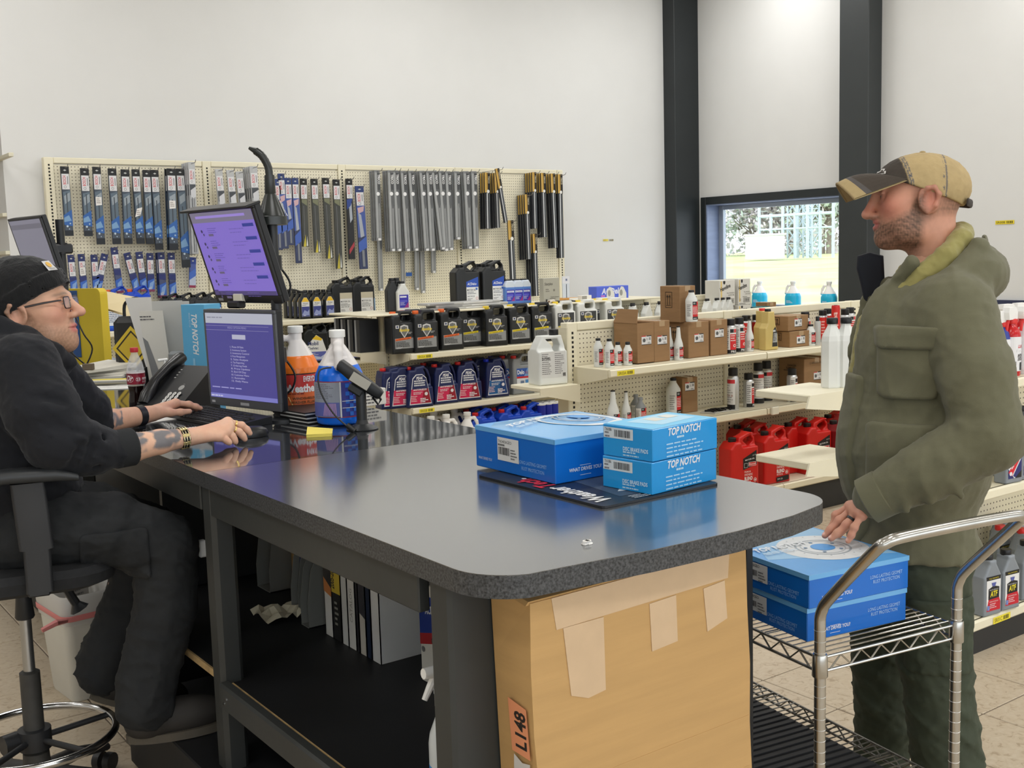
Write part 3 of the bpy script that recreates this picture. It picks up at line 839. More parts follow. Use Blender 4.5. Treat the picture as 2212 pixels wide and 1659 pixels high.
# --- big oil jug with slanted handle (red, black, blue versions)
OIL = [(-.1035, 0), (.1, 0), (.1, .11), (.098, .25), (.091, .303), (.06, .334), (-.018, .308), (-.03, .286), (-.068, .286), (-.1035, .25)]
OHOLE = [(.006, .288), (.02, .3), (.062, .314), (.082, .29), (.078, .278), (.04, .258)]
def oil_mesh():
 return jug_mesh('oil_jug_body', OIL, 0.06, [OHOLE], [((.06, -.075, .29), (.085, .045, .036), .015), ((.06, .075, .29), (.085, .045, .036), .015)])
def mk_oil(body, capm, style):
 def f():
  t = thing('oil_jug', 'x', 'jug')
  part(t, 'body', oil_mesh(), body)
  part(t, 'cap', cap_mesh(.023, .024), capm, (-.049, 0, .284))
  p = Print()
  if style == 'red':
   p.poly([(-.02, .125), (.082, .15), (.08, .232), (-.02, .19)], (24, 24, 26)).rect(-.012, .137, .026, .026, (235, 235, 235)).rect(-.0105, .1385, .023, .023, (24, 24, 26)).rect(.02, .143, .056, .024, (225, 225, 226)).rect(.022, .145, .052, .02, (210, 40, 36))
   p.text('Motorcraft', .024, .15, .011, (240, 220, 220), bold=.02, w=.048).text('MOTOR OIL', -.005, .176, .008, (235, 235, 235), bold=.02, w=.07, rot=.1).text('5W-20', .05, .2, .007, (220, 220, 222), w=.026, rot=.15)
   p.text('PREMIUM', -.012, .108, .0105, (240, 190, 185), bold=.02, w=.046).text('SYNTHETIC', -.012, .09, .0125, (245, 215, 212), bold=.02, w=.06).text('BLEND', -.012, .064, .02, (248, 240, 238), bold=.03, w=.06).text('MOTOR OIL', -.012, .048, .0115, (240, 200, 196), bold=.02, w=.048)
   p.ring(.066, .062, .0115, .009, (235, 225, 222)).disc(.066, .062, .005, (235, 225, 222)).poly([(-.015, .01), (.082, .016), (.082, .045), (-.015, .038)], (26, 26, 28)).text('5W-20', -.008, .022, .009, (230, 230, 230), w=.04)
  elif style == 'acd':
   p.rect(-.02, .03, .1, .13, (232, 233, 234)).poly([(-.02, .14), (.08, .14), (.08, .215), (-.02, .18)], (40, 80, 180)).text('ACDelco', -.012, .155, .018, (236, 238, 242), bold=.02, shear=.2, w=.075)
   p.text('MOTOR OIL', -.014, .112, .014, (50, 54, 70), bold=.01, w=.07).text('SAE 5W-30', -.014, .066, .012, (60, 64, 80), w=.06).lines(-.014, .1, .08, 2, .011, (120, 124, 136), seed=4).lines(-.014, .052, .05, 2, .009, (130, 130, 140), seed=5).ring(.066, .056, .01, .008, (190, 70, 70)).rect(.056, .118, .016, .016, (70, 110, 190))
  elif style == 'gm':
   p.rect(-.03, .03, .11, .125, (226, 226, 222)).rect(-.03, .15, .11, .05, (200, 192, 168)).text('MOTOR OIL', -.024, .12, .013, (70, 72, 76), bold=.01, w=.085).text('SAE 5W-30', -.024, .075, .013, (80, 82, 86), w=.075)
   p.lines(-.024, .105, .09, 2, .011, (130, 130, 130), seed=4).lines(-.024, .055, .05, 2, .010, (130, 130, 130), seed=7).ring(.062, .06, .012, .0095, (190, 120, 110)).poly([(.088, .04), (.098, .04), (.098, .15), (.088, .14)], (150, 178, 206))
  elif style == 'mob':
   p.poly([(-.09, .02), (.08, .02), (.085, .085), (.05, .2), (-.0, .235), (-.05, .18), (-.09, .13)], (232, 234, 232)).poly([(-.035, .2), (.04, .185), (.05, .2), (0, .232)], (240, 200, 50)).rect(-.088, .02, .166, .075, (96, 104, 176))
   p.text('Mobil', -.07, .15, .03, (50, 60, 110), bold=.02, w=.085).text('Delvac', -.07, .115, .022, (60, 66, 100), bold=.01, w=.085).poly([(-.06, .03), (-.02, .06), (.03, .05), (.07, .075), (.06, .03)], (190, 200, 226)).lines(-.08, .08, .1, 2, .012, (210, 214, 232), seed=4)
  elif style == 'blue':
   p.rect(-.085, .02, .16, .15, (228, 232, 238)).poly([(-.085, .165), (.075, .165), (.075, .2), (-.085, .185)], (30, 84, 205)).text('Choice', -.06, .172, .022, (240, 242, 246), bold=.03, w=.1).rect(-.085, .02, .16, .02, (36, 96, 205)).lines(-.075, .15, .13, 7, .014, (120, 134, 160), seed=4)
  elif style == 'bq':
   p.poly([(-.06, .02), (.09, .02), (.09, .2), (-.0, .165), (-.06, .165)], (228, 231, 236)).poly([(-.06, .15), (.09, .168), (.09, .2), (0, .165), (-.06, .165)], (40, 104, 200)).lines(-.05, .13, .12, 7, .014, (110, 130, 170), seed=6)
  prn(t, 'label', p, F_front(-.0605))
  return t
 return f
oil_r = mk_oil(P_RED, C_BK, 'red')
GR = 'red motor oil jugs on the gondola base shelf'
for loc, rz, lb in (((4.723, 4.33, 0.210), 0, 'red motor oil jug nearest the small blue boxes on the counter'), ((5.019, 4.35, 0.210), .02, 'red motor oil jug with its whole label showing, standing foremost'),
     ((5.038, 4.5, 0.210), .03, 'red motor oil jug half hidden left behind the foremost one'), ((5.092, 4.63, 0.210), .05, 'shaded red motor oil jug at the back by the pegboard'),
     ((5.363, 4.46, 0.210), -.05, 'red motor oil jug standing back in the middle gap, label hidden'), ((5.428, 4.37, 0.210), 0, 'red motor oil jug behind the lower cream end-shelf bracket'),
     ((5.791, 4.5, 0.210), 0, 'red motor oil jug mostly hidden behind the man in the parka')):
 place('oil_r', oil_r, loc, rz, lb, GR)
dr = mk_oil(P_DRED, C_BK, 'red')
place('oil_dr', dr, (5.621, 4.34, 0.210), .3, 'dark red bottle with black cap at the edge of the parka', 'dark red bottles')
oil_a = mk_oil(P_BLACK, C_BK, 'acd')
for loc, lb in (((4.624, 6.95, 1.216), 'black oil jug with blue and white label, left one on the top deck'), ((4.847, 6.93, 1.216), 'black oil jug with blue and white label, right one on the top deck'),
    ((4.855, 7.04, 1.216), 'black oil jug on the top deck with its label hidden behind its neighbour')):
 place('oil_a', oil_a, loc, 0, lb, 'black oil jugs on the top deck')
oil_g = mk_oil(P_BLACK, C_BK, 'gm')
for loc, rz, lb in (((4.412, 8.55, 1.105), 0, 'big black oil jug with white label behind the row of black quarts'), ((4.597, 8.52, 1.105), 0, 'big black oil jug with white label at the right end of the wall shelf'),
     ((4.605, 8.66, 1.105), 0, 'big black oil jug behind the one at the right end of the wall shelf')):
 place('oil_g', oil_g, loc, rz, lb, 'big black oil jugs on the wall shelf')
oil_m = mk_oil(P_BLACK, C_BK, 'mob')
for loc, rz, lb in (((4.51, 8.46, 0.736), -.1, 'black oil jug with yellow, white and violet label next to the dark filter boxes'), ((4.118, 8.48, 0.736), -.15, 'black oil jug with yellow and violet label seen behind the orange washer jug'),
     ((4.323, 8.5, 0.736), 0, 'black oil jug between the two washer jugs on the low wall shelf'), ((4.523, 8.68, 0.736), 0, 'black oil jug at the back of the low wall shelf, right'),
     ((4.319, 8.7, 0.736), 0, 'black oil jug at the back of the low wall shelf, centre'), ((4.086, 8.66, 0.736), 0, 'black oil jug at the back of the low wall shelf, left')):
 place('oil_m', oil_m, loc, rz, lb, 'black oil jugs on the low wall shelf')
oil_b = mk_oil(P_BLUE, C_OR, 'blue')
for loc, lb in (((2.517, 8.55, 1.105), 'blue jug with orange cap right behind the yellow binder'), ((2.671, 8.52, 1.105), 'blue jug with orange cap left of the black-capped oil bottles')):
 place('oil_b', oil_b, loc, 0, lb, 'blue jugs with orange caps')
oil_q = mk_oil(P_BLACK, C_BK, 'bq')
for loc, lb in (((2.953, 8.6, 1), 'black oil bottle with blue and white label, left of four on the wall shelf'), ((3.064, 8.6, 1), 'black oil bottle with blue and white label, second of four on the wall shelf'),
    ((3.177, 8.6, 1), 'black oil bottle with blue and white label, third of four on the wall shelf'), ((3.276, 8.6, 1), 'black oil bottle with blue and white label, behind the tilted monitor corner')):
 o = place('oil_q', oil_q, (loc[0], loc[1], 1.1055), 0, lb, 'black oil bottles with blue labels'); o.scale = (.8, .9, .78)

# --- black quarts with house-shaped labels
QSIL = [(-.046, 0), (.046, 0), (.046, .15), (.018, .2), (.018, .215), (-.018, .215), (-.018, .2), (-.046, .15)]
def q_mesh(): return jug_mesh('quart_body', QSIL, 0.028, r=0.008, h=0.004)
def mk_quart(body, capm, style):
 def f():
  t = thing('oil_quart', 'x', 'bottle')
  part(t, 'body', q_mesh(), body); part(t, 'cap', cap_mesh(.0195, .022), capm, (0, 0, .212))
  p = Print()
  if style == 'mob':
   p.poly([(-.034, .02), (.034, .02), (.034, .14), (.012, .178), (-.012, .178), (-.034, .14)], (226, 226, 224)).poly([(-.032, .142), (.032, .142), (.011, .176), (-.011, .176)], (240, 196, 50)).rect(-.033, .021, .066, .082, (66, 74, 140))
   p.text('Mobil', 0, .122, .013, (60, 64, 90), center=True, w=.04).lines(-.028, .112, .055, 1, .01, (150, 150, 150)).poly([(-.03, .04), (-.01, .075), (.015, .06), (.03, .08), (.03, .03), (-.03, .03)], (150, 160, 205)).rect(-.02, .028, .02, .006, (220, 222, 230))
  elif style == 'atf':
   p.poly([(-.038, .155), (.038, .155), (.036, .14), (-.036, .14)], (26, 26, 28)).poly([(-.036, .02), (.036, .02), (.036, .14), (-.036, .14)], (234, 234, 233)).poly([(-.036, .02), (.036, .02), (.036, .05), (.028, .072), (-.024, .072)], (202, 36, 52)).poly([(-.027, .065), (.029, .068), (.029, .11), (.0, .118), (-.027, .107)], (30, 30, 32))
   p.text('ATF', 0, .076, .021, (236, 220, 50), bold=.03, shear=.1, w=.036, center=True).text('MULTI-VEHICLE', 0, .1, .005, (225, 225, 225), w=.045, center=True).poly([(-.012, .13), (.012, .13), (.008, .118), (0, .114), (-.008, .118)], (90, 100, 170)).text('FULL SYNTHETIC', 0, .145, .005, (236, 220, 60), w=.05, center=True)
   p.text('SUPERIOR PROTECTION', 0, .054, .005, (246, 230, 230), w=.045, center=True).lines(-.02, .046, .045, 3, .007, (240, 205, 210), seed=3).rect(-.034, .025, .012, .018, (120, 140, 200))
  elif style == 'lub':
   p.rect(-.036, .02, .072, .13, (228, 229, 232)).poly([(-.036, .02), (-.004, .02), (-.036, .06)], (38, 44, 110)).poly([(-.036, .045), (.036, .14), (.036, .11), (-.016, .03)], (214, 36, 50)).poly([(-.01, .03), (.036, .1), (.036, .05), (.008, .02)], (40, 44, 110)).poly([(.0, .02), (.036, .02), (.036, .05)], (26, 26, 28))
   p.text('GEAR OIL', -.018, .056, .014, (244, 240, 242), bold=.02, rot=.9, w=.06).poly([(-.03, .128), (-.004, .135), (.004, .122), (-.012, .1), (-.03, .112)], (40, 52, 120)).text('LUCAS', -.028, .119, .009, (236, 130, 150), bold=.02, w=.03).disc(-.024, .04, .008, (232, 226, 230))
  elif style == 'plainblue':
   p.rect(-.034, .03, .068, .1, (52, 48, 170)).rect(-.03, .108, .05, .012, (225, 228, 240)).rect(-.03, .075, .055, .012, (90, 90, 200)).poly([(.0, .03), (.034, .03), (.034, .075)], (160, 50, 130)).lines(-.028, .068, .05, 3, .009, (190, 196, 230), seed=3)
  if p.p: prn(t, 'label', p, F_front(-.0285))
  return t
 return f
qm = mk_quart(P_BLACK, C_BK, 'mob')
for loc, lb in (((4.042, 8.49, 1.105), 'black oil quart with yellow and violet label, left of three front ones'), ((4.148, 8.49, 1.105), 'black oil quart with yellow and violet label, middle of three front ones'), ((4.268, 8.49, 1.105), 'black oil quart with yellow and violet label, right of three front ones')):
 o = place('q_m', qm, loc, 0, lb, 'black oil quarts on the wall shelf')
for k in range(1, 4):
 for px, (X0, Y0, Z0) in (('left', (4.042, 8.49, 1.105)), ('middle', (4.148, 8.49, 1.105)), ('right', (4.268, 8.49, 1.105))):
  if k == 1 or px == 'left' or k == 2: dup(PROTO['q_m'], (X0-0.005*k, Y0+0.085*k, Z0), 0, 'black oil quart hidden behind the %s front quart, row %s' % (px, ('', 'two', 'three', 'four')[k]))
qa = mk_quart(P_SILV, C_BK, 'atf'); qr = mk_quart(P_SILV, C_RE, 'atf'); qb = mk_quart(P_SILV, C_BL, 'lub')
for loc, lb in (((3.963, 2.346, 0.141), 'grey quart with black cap and yellow-lettered label, foremost on the base shelf'), ((4.083, 2.339, 0.141), 'grey quart with black cap and yellow-lettered label, second on the base shelf'), ((4.264, 2.36, 0.141), 'grey quart with yellow-lettered label cut by the right edge of the photo'),
    ((4.036, 2.45, 0.141), 'grey quart without visible label, half hidden by the parka hem')):
 o = place('q_a', qa, loc, 0, lb, 'grey quarts on the base shelf'); o.scale = (1.12, 1.1, 1.02)
for loc, lb in (((4.434, 2.47, 0.141), 'grey quart with red cap nearest the front row'), ((4.544, 2.56, 0.141), 'grey quart with red cap in the third row'), ((4.419, 2.56, 0.141), 'grey quart with red cap just right of the parka, lower'), ((4.608, 2.66, 0.141), 'grey quart with red cap just right of the parka, upper')):
 o = place('q_r', qr, loc, 0, lb, 'grey quarts on the base shelf'); o.scale = (1.12, 1.1, 1.02)
for loc, lb in (((4.244, 2.43, 0.613), 'grey gear-oil quart with blue cap, nearest the parka'), ((4.359, 2.43, 0.613), 'grey gear-oil quart with blue cap at the right edge of the photo'), ((4.363, 2.53, 0.613), 'grey gear-oil quart with blue cap tucked behind the parka edge')):
 o = place('q_b', qb, loc, 0, lb, 'grey gear-oil quarts'); o.scale = (1.12, 1.1, 1.02)
qk = mk_quart(plast('dark_grey', (70, 73, 76)), C_BK, 'lub')
for loc, lb in (((4.562, 2.64, 0.613), 'dark grey quart with black cap behind the blue-capped quarts, left'), ((4.586, 2.6, 0.613), 'dark grey quart with black cap behind the blue-capped quarts, middle'), ((4.747, 2.67, 0.613), 'dark grey quart with black cap behind the blue-capped quarts, hindmost')):
 o = place('q_k', qk, loc, 0, lb, 'dark grey quarts'); o.scale = (1.12, 1.1, 1.02)
q0 = mk_quart(P_BLACK, C_BK, 'plainblue')
for loc, lb in (((3.896, 6.78, 1.216), 'small black oil quart at the left end of the top deck'), ((3.949, 6.8, 1.216), 'small black oil quart beside the blue and white bottle on the deck')):
 place('q_0', q0, loc, PI, lb, 'small black quarts on the top deck')
qw = mk_quart(P_WHITE, C_BK, 'plainblue')
place('q_w', qw, (3.955, 6.74, 1.216), 0, 'small white bottle with blue label beside the black quarts on the deck', 'small bottles on the top deck').scale = (1, 1, .9)

# --- blue washer half gallons on the deck
def mk_half():
 t = thing('washer_bottle', 'x', 'bottle')
 part(t, 'body', jug_mesh('half_body', [(-.052, 0), (.052, 0), (.052, .17), (.03, .205), (-.03, .205), (-.052, .17)], .045, r=.012), mat('frosted_plastic', (205, 214, 226), .4))
 part(t, 'liquid', jug_mesh('half_liquid', [(-.0527, -.0005), (.0527, -.0005), (.0527, .155), (-.0527, .155)], .0457, r=.012), P_WAN)
 part(t, 'cap', cap_mesh(.034, .016), C_BK, (0, 0, .2))
 p = Print().rect(-.04, .025, .08, .1, (56, 52, 170)).rect(-.036, .1, .07, .016, (228, 232, 242)).text('ACDelco', -.034, .102, .011, (60, 60, 170), bold=.02, w=.062).rect(-.036, .07, .06, .014, (96, 98, 206)).poly([(.005, .025), (.04, .025), (.04, .07)], (150, 48, 130)).lines(-.034, .06, .06, 3, .010, (196, 200, 232), seed=5)
 prn(t, 'label', p, F_front(-.0462))
 return t
for loc, lb in (((4.974, 6.98, 1.216), 'translucent bottle of blue fluid next to the black oil jugs on the deck'), ((4.953, 6.86, 1.216), 'translucent bottle of blue fluid, second on the deck'), ((5.031, 6.86, 1.216), 'translucent bottle of blue fluid, third on the deck'), ((5.102, 6.86, 1.216), 'translucent bottle of blue fluid, last on the deck by the long blades')):
 o = place('half', mk_half, loc, 0, lb, 'blue fluid bottles on the deck'); o.scale = (.86, .9, .86)

# --- gallons with round shoulders: pink-white, blue, aqua by the window, and the two washer jugs
def gal_sdf(fill=None, grow=0.0, left=True):
 pr = [(0, 0), (.066, 0), (.0765, .006), (.0785, .016), (.0785, .15), (.0765, .165), (.06, .2), (.035, .24), (.0215, .26), (.0215, .285), (0, .285)]
 s = Sdf().u(revol([(x+grow if x > 0 else 0, z) for x, z in pr]))
 s.u(polycaps([(-.022, 0, .262), (-.048, 0, .262), (-.062, 0, .24), (-.073, 0, .19)], [.013, .0135, .0135, .015]), .012)
 s.sub(polycaps([(-.036, -.09, .243), (-.036, .09, .243)], [.011, .011]), .006)
 s.sub(polycaps([(-.048, -.09, .212), (-.048, .09, .212)], [.0115, .0115]), .008)
 s.sub(polycaps([(-.042, -.09, .228), (-.042, .09, .228)], [.012, .012]), .006)
 if fill: s.inter(halfsp((0, 0, fill), (0, 0, 1)), .001)
 return s
def gal_mesh(key, fill=None, grow=0.0, h=0.004):
 if key not in MESH: MESH[key] = sdf_mesh(gal_sdf(fill, grow), (-.1, -.09, -.012), (.1, .09, .3), h, key)
 return MESH[key]
def mk_gal(name, body, capm, liq=None, fill=.2, cat='jug'):
 def f():
  t = thing(name, 'x', cat)
  part(t, 'body', gal_mesh('gallon_body'), body); part(t, 'cap', cap_mesh(.0265, .024), capm, (0, 0, .283))
  if liq: part(t, 'liquid', gal_mesh('gallon_liquid_%.3f' % fill, fill, .0006), liq)
  return t
 return f
M_HDPE = mat('milky_plastic', (238, 236, 232), .42, noise=.03, nscale=8)
g_pw = mk_gal('gallon_jug', M_HDPE, C_WH, P_MILK, .17)
for loc, lb in (((3.954, 6.42, 0.201), 'pinkish white gallon jug beside the tilted black pack, left of three'), ((4.078, 6.42, 0.201), 'pinkish white gallon jug, middle of three below the navy jugs'), ((4.239, 6.4, 0.201), 'pinkish white gallon jug, right of three, next to the blue jugs'),
    ((4.089, 6.6, 0.201), 'pinkish gallon jug in shadow behind the first white jug'), ((4.274, 6.62, 0.201), 'pinkish gallon jug in shadow behind the middle white jug')):
 place('g_pw', g_pw, loc, PI*.9, lb, 'pinkish gallon jugs on the far base shelf')
g_bl = mk_oil(P_BLUE, C_RE, 'none')
for loc, lb in (((4.37, 6.42, 0.201), 'blue jug with red cap, first right of the white jugs'), ((4.616, 6.55, 0.201), 'blue jug with red cap, second right of the white jugs, set back'), ((4.597, 6.42, 0.201), 'blue jug with red cap, third right of the white jugs'),
    ((4.841, 6.58, 0.201), 'blue jug with red cap, fourth right of the white jugs, set back'), ((4.793, 6.42, 0.201), 'blue jug with red cap, nearest the blue cans'), ((4.427, 6.62, 0.201), 'blue jug with red cap in shadow behind the white jug')):
 o = place('g_bl', g_bl, loc, 0, lb, 'blue jugs on the far base shelf'); o.scale = (.95, 1, .94)
def mk_can(name, r, h, body, topm, rim=None):
 def f():
  t = thing(name, 'x', 'can')
  part(t, 'body', MB().lathe([(r*.97, 0), (r, .003), (r, h-.004), (r*.97, h)], 20).mesh('body'), body)
  part(t, 'lid', MB().lathe([(r*.96, h), (r*1.02, h+.001), (r*1.02, h+.006), (r*.9, h+.006), (r*.88, h+.003)], 20).mesh('lid'), topm)
  return t
 return f
cn = mk_can('oil_filter_can', .034, .17, plast('royal_blue', (28, 40, 150)), C_WH)
i = 0
for a, y0 in enumerate((6.38, 6.5)):
 for b, px in enumerate((1170, 1184, 1197, 1210)):
  X = ((4.875, 6.38, 0.360), (4.935, 6.38, 0.360), (4.991, 6.38, 0.360), (5.047, 6.38, 0.360))[b][0]
  place('can_b', cn, (X+.01*a, y0, .2005), 0, 'blue can with white lid, %s row, %s from the blue jugs' % (('front', 'rear')[a], ('first', 'second', 'third', 'last')[b]), 'blue cans at the end of the far base shelf').scale = (1, 1, 1.72)
g_aq = mk_gal('washer_jug', M_HDPE, C_WH, P_TEAL, .19)
SILL = [((8.8, 7.77, 1.035), 'aqua washer jug on the window sill right beside the white cartons'), ((8.8, 7.337, 1.043), 'aqua washer jug on the window sill, middle of three'), ((8.8, 6.897, 1.051), 'aqua washer jug on the window sill nearest the black pillar')]
for (X, Y, Zz), lb in SILL:
 o = place('g_aq', g_aq, (X, Y, .931), -1.2, lb, 'aqua washer jugs on the window sill')
 if not any(c.name.startswith('label') for c in o.children):
  p = Print().rect(-.05, .02, .1, .11, (120, 160, 226)).rect(-.03, .03, .06, .04, (60, 70, 140)).lines(-.04, .115, .08, 3, .01, (220, 230, 245))
  prn(o, 'label', p, F_cyl(.0795))
# --- the white square jug on the end shelf
def mk_sq():
 t = thing('white_jug', 'x', 'jug')
 part(t, 'body', jug_mesh('square_jug', [(-.085, 0), (.09, 0), (.09, .2), (.07, .262), (-.045, .262), (-.07, .22), (-.085, .19)], .07, [[(-.028, .245), (.045, .245), (.06, .21), (.045, .165), (.02, .16), (.01, .21)]], [((.02, -.09, .225), (.12, .05, .045), .02), ((.02, .09, .225), (.12, .05, .045), .02)]), P_WHITE)
 part(t, 'cap', cap_mesh(.026, .035), C_BK, (.045, 0, .258))
 p = Print().rect(-.075, .04, .15, .14, (214, 214, 211)).lines(-.07, .165, .06, 11, .0105, (110, 108, 108), th=.004, seed=3).lines(.008, .165, .06, 11, .0105, (120, 118, 118), th=.004, seed=4).text('2-7500', -.07, .138, .013, (60, 58, 58), bold=.02, w=.05).barcode(.055, .045, .018, .018)
 prn(t, 'label', p, F_front(-.0705))
 return t
o = mk_sq(); tag(o, 'white square jug with black cap alone on the small end shelf', 'jug'); o.location = (3.654, 4.72, 0.892); o.rotation_euler = (0, 0, -.15)

# --- round bottles and spray cans of the red-and-white line
def wrap_label(R, z0, z1, style, seed=1):
 w = R*2.6; p = Print()
 if style == 'bottle':
  p.rect(-w/2, z0, w, z1-z0, (226, 226, 222), 14).rect(-.1*w, z0, .62*w, z1-z0, (206, 34, 38), 10).rect(-.1*w, z1-(z1-z0)*.2, .3*w, (z1-z0)*.2, (26, 26, 28), 6).rect(-.1*w, z0, .62*w, (z1-z0)*.16, (26, 26, 28), 10)
  p.rect(-.06*w, z1-(z1-z0)*.14, .14*w, (z1-z0)*.09, (150, 152, 152), 3).lines(-.08*w, z1-(z1-z0)*.32, .5*w, 6, (z1-z0)*.075, (244, 214, 212), seed=seed).lines(-.47*w, z1-(z1-z0)*.2, .3*w, 7, (z1-z0)*.1, (150, 150, 148), seed=seed+3).lines(-.06*w, z0+(z1-z0)*.05, .4*w, 1, .01, (210, 210, 210))
 elif style == 'can':
  p.rect(-w/2, z0, w, z1-z0, (230, 229, 226), 14).rect(-.12*w, z0+(z1-z0)*.14, .62*w, (z1-z0)*.6, (208, 36, 40), 10).rect(-.12*w, z1-(z1-z0)*.2, .26*w, (z1-z0)*.14, (26, 26, 28), 5).rect(.16*w, z1-(z1-z0)*.2, .3*w, (z1-z0)*.14, (214, 70, 72), 5).rect(-w/2, z0, w, (z1-z0)*.14, (26, 26, 28), 14)
  p.lines(-.08*w, z1-(z1-z0)*.34, .5*w, 3, (z1-z0)*.09, (246, 210, 206), seed=seed).disc(.2*w, z0+(z1-z0)*.3, R*.28, (236, 236, 234)).disc(.2*w, z0+(z1-z0)*.3, R*.17, (208, 36, 40)).lines(-.46*w, z1-(z1-z0)*.16, .3*w, 9, (z1-z0)*.08, (140, 138, 136), seed=seed+3).text('PRO', -.06*w, z0+(z1-z0)*.03, (z1-z0)*.08, (232, 232, 230), bold=.02, w=.4*w)
 elif style == 'back':
  p.rect(-w/2, z0, w, z1-z0, (230, 229, 226), 14).rect(-w/2, z1-(z1-z0)*.16, w*.4, (z1-z0)*.12, (26, 26, 28), 5).rect(-.1*w, z1-(z1-z0)*.16, w*.6, (z1-z0)*.12, (214, 60, 66), 8).lines(-.45*w, z1-(z1-z0)*.24, .9*w, 8, (z1-z0)*.075, (150, 148, 146), th=.003, seed=seed).rect(-w/2, z0, w, (z1-z0)*.16, (26, 26, 28), 14)
  for k in range(4): p.disc((-.3+.2*k)*w, z0+(z1-z0)*.45, R*.16, (196, 168, 160))
 elif style == 'red':
  p.rect(-w/2, z0, w, z1-z0, (210, 40, 34), 14).rect(-w/2, z0, w, (z1-z0)*.1, (30, 30, 32), 14).lines(-.2*w, z1-(z1-z0)*.2, .4*w, 5, (z1-z0)*.12, (246, 190, 180), seed=seed)
 return p
def mk_round(name, R, H, capr, caph, style, body=None, neck=None, capm=None, cat='bottle'):
 def f():
  t = thing(name, 'x', cat)
  b = body or P_WHITE; sh = H*.74
  if neck == 'funnel': prof = [(R*.95, 0), (R, .004), (R, H*.42), (R*.92, H*.5), (R*.55, H*.68), (R*.38, H*.95), (R*.36, H)]; sh = H*.4
  elif neck == 'cone': prof = [(R*.95, 0), (R, .004), (R, H*.68), (R*.97, H*.7), (R*.4, H*.9), (R*.4, H)]; sh = H*.66
  elif neck == 'can': prof = [(R*.96, 0), (R, .003), (R, H*.93), (R*.93, H*.96), (R*.8, H)]; sh = H*.93
  elif neck == 'tube': prof = [(R*.95, 0), (R, .003), (R, H*.96), (R*.9, H)]; sh = H*.95
  else: prof = [(R*.93, 0), (R, .005), (R, H*.7), (R*.95, H*.76), (capr*1.05, H*.93), (capr*.95, H)]; sh = H*.68
  part(t, 'body', MB().lathe(prof, 24).mesh('body'), b)
  part(t, 'cap', MB().lathe([(capr*.97, 0), (capr, .002), (capr, caph-.003), (capr*.9, caph)], 18).mesh('cap'), capm or C_BK, (0, 0, H-.002))
  if style:
   z0 = .012 if neck != 'can' else .003
   prn(t, 'label', wrap_label(R, z0, sh, style, 3), F_cyl(R+.0004))
  return t
 return f
zt = .9775
b_l = mk_round('additive_bottle', .031, .15, .0165, .014, 'bottle'); b_s = mk_round('additive_bottle', .024, .112, .013, .016, 'bottle'); b_f = mk_round('funnel_bottle', .026, .185, .0105, .006, 'bottle', neck='funnel')
GA = 'red and white additive bottles on the carton shelf'
def pb(kind, mkr, P, rz, lb, gp=GA): return place(kind, mkr, P, rz-.53, lb, gp)
pb('b_l', b_l, (3.872, 4.55, 0.978), .35, 'white additive bottle with red label, farthest left on the carton shelf').scale = (.82, .82, .95)
pb('b_l', b_l, (3.881, 4.47, 0.978), .35, 'white additive bottle with red label, second from left, stoutest')
pb('b_s', b_s, (3.994, 4.53, 0.978), .2, 'small red-labelled bottle half hidden behind the stout white bottle')
pb('b_s', b_s, (4.03, 4.49, 0.978), .35, 'small red-labelled bottle alone at the left side of the open carton')
pb('b_f', b_f, (4.369, 4.52, 0.978), .35, 'white long-necked bottle against the open carton pair, left')
pb('b_f', b_f, (4.392, 4.47, 0.978), .35, 'white long-necked bottle against the arrow-marked carton, right')
pb('b_f', b_f, (5.017, 4.51, 0.978), .5, 'white long-necked bottle with oval red and black label before the yellow oil')
c_a = mk_round('spray_can', .032, .165, .026, .04, 'can', body=mat('tin', (200, 202, 204), .3, metal=.7), neck='can', cat='can')
c_b = mk_round('spray_can', .032, .165, .026, .04, 'back', body=mat('tin', (200, 202, 204), .3, metal=.7), neck='can', cat='can')
c_r = mk_round('spray_can', .030, .17, .025, .035, 'red', body=mat('tin', (200, 202, 204), .3, metal=.7), neck='can', cat='can')
GC = 'spray cans on the carton shelf'
for loc, rz, lb in (((4.843, 4.5, 0.978), .1, 'red spray can with black cap right beside the brown cartons'), ((4.951, 4.53, 0.978), .3, 'red spray can with black cap behind the long-necked bottle'),
     ((5.572, 4.55, 0.978), .2, 'spray can with black cap behind the two flat cartons'), ((5.927, 4.52, 0.978), .1, 'red and black spray can nearest the man in the parka'), ((6.085, 4.6, 0.978), .1, 'spray can with black cap half behind the parka sleeve')):
 pb('c_a', c_a, loc, rz, lb, GC)
for loc, lb in (((5.133, 4.64, 0.978), 'plain red can at the back behind the long-necked bottle'), ((5.225, 4.64, 0.978), 'plain red can at the back left of the yellow oil'), ((5.756, 4.56, 0.978), 'plain red can behind the clear tube'), ((5.908, 4.64, 0.978), 'plain red can at the back right of the clear tube')):
 pb('c_r', c_r, loc, 0, lb, GC)
b_q = mk_round('additive_bottle', .03, .12, .016, .012, 'bottle')
pb('b_q', b_q, (5.527, 4.47, 0.978), .2, 'squat white bottle with red label left of the clear tube')
tb = mk_round('clear_tube', .019, .15, .012, .03, None, body=mat('clear_tube_plastic', (186, 186, 182), .25), neck='tube', cat='tube')
pb('tb', tb, (5.556, 4.44, 0.978), 0, 'clear grey tube with black nozzle between red cans', 'tubes on the carton shelf')
tr_ = mk_round('silicone_tube', .026, .235, .012, .004, 'red', body=P_RED, neck='tube', cat='tube')
o = pb('tr', tr_, (5.769, 4.47, 0.978), 0, 'tall red tube with white lettering standing upright near the parka', 'tubes on the carton shelf')
p = Print().text('SILICONE', .0, .07, .018, (248, 214, 206), bold=.02, rot=PI/2, w=.12); mk('lettering', p.mesh('lettering', F_cyl(.0275)), mprint(), o)
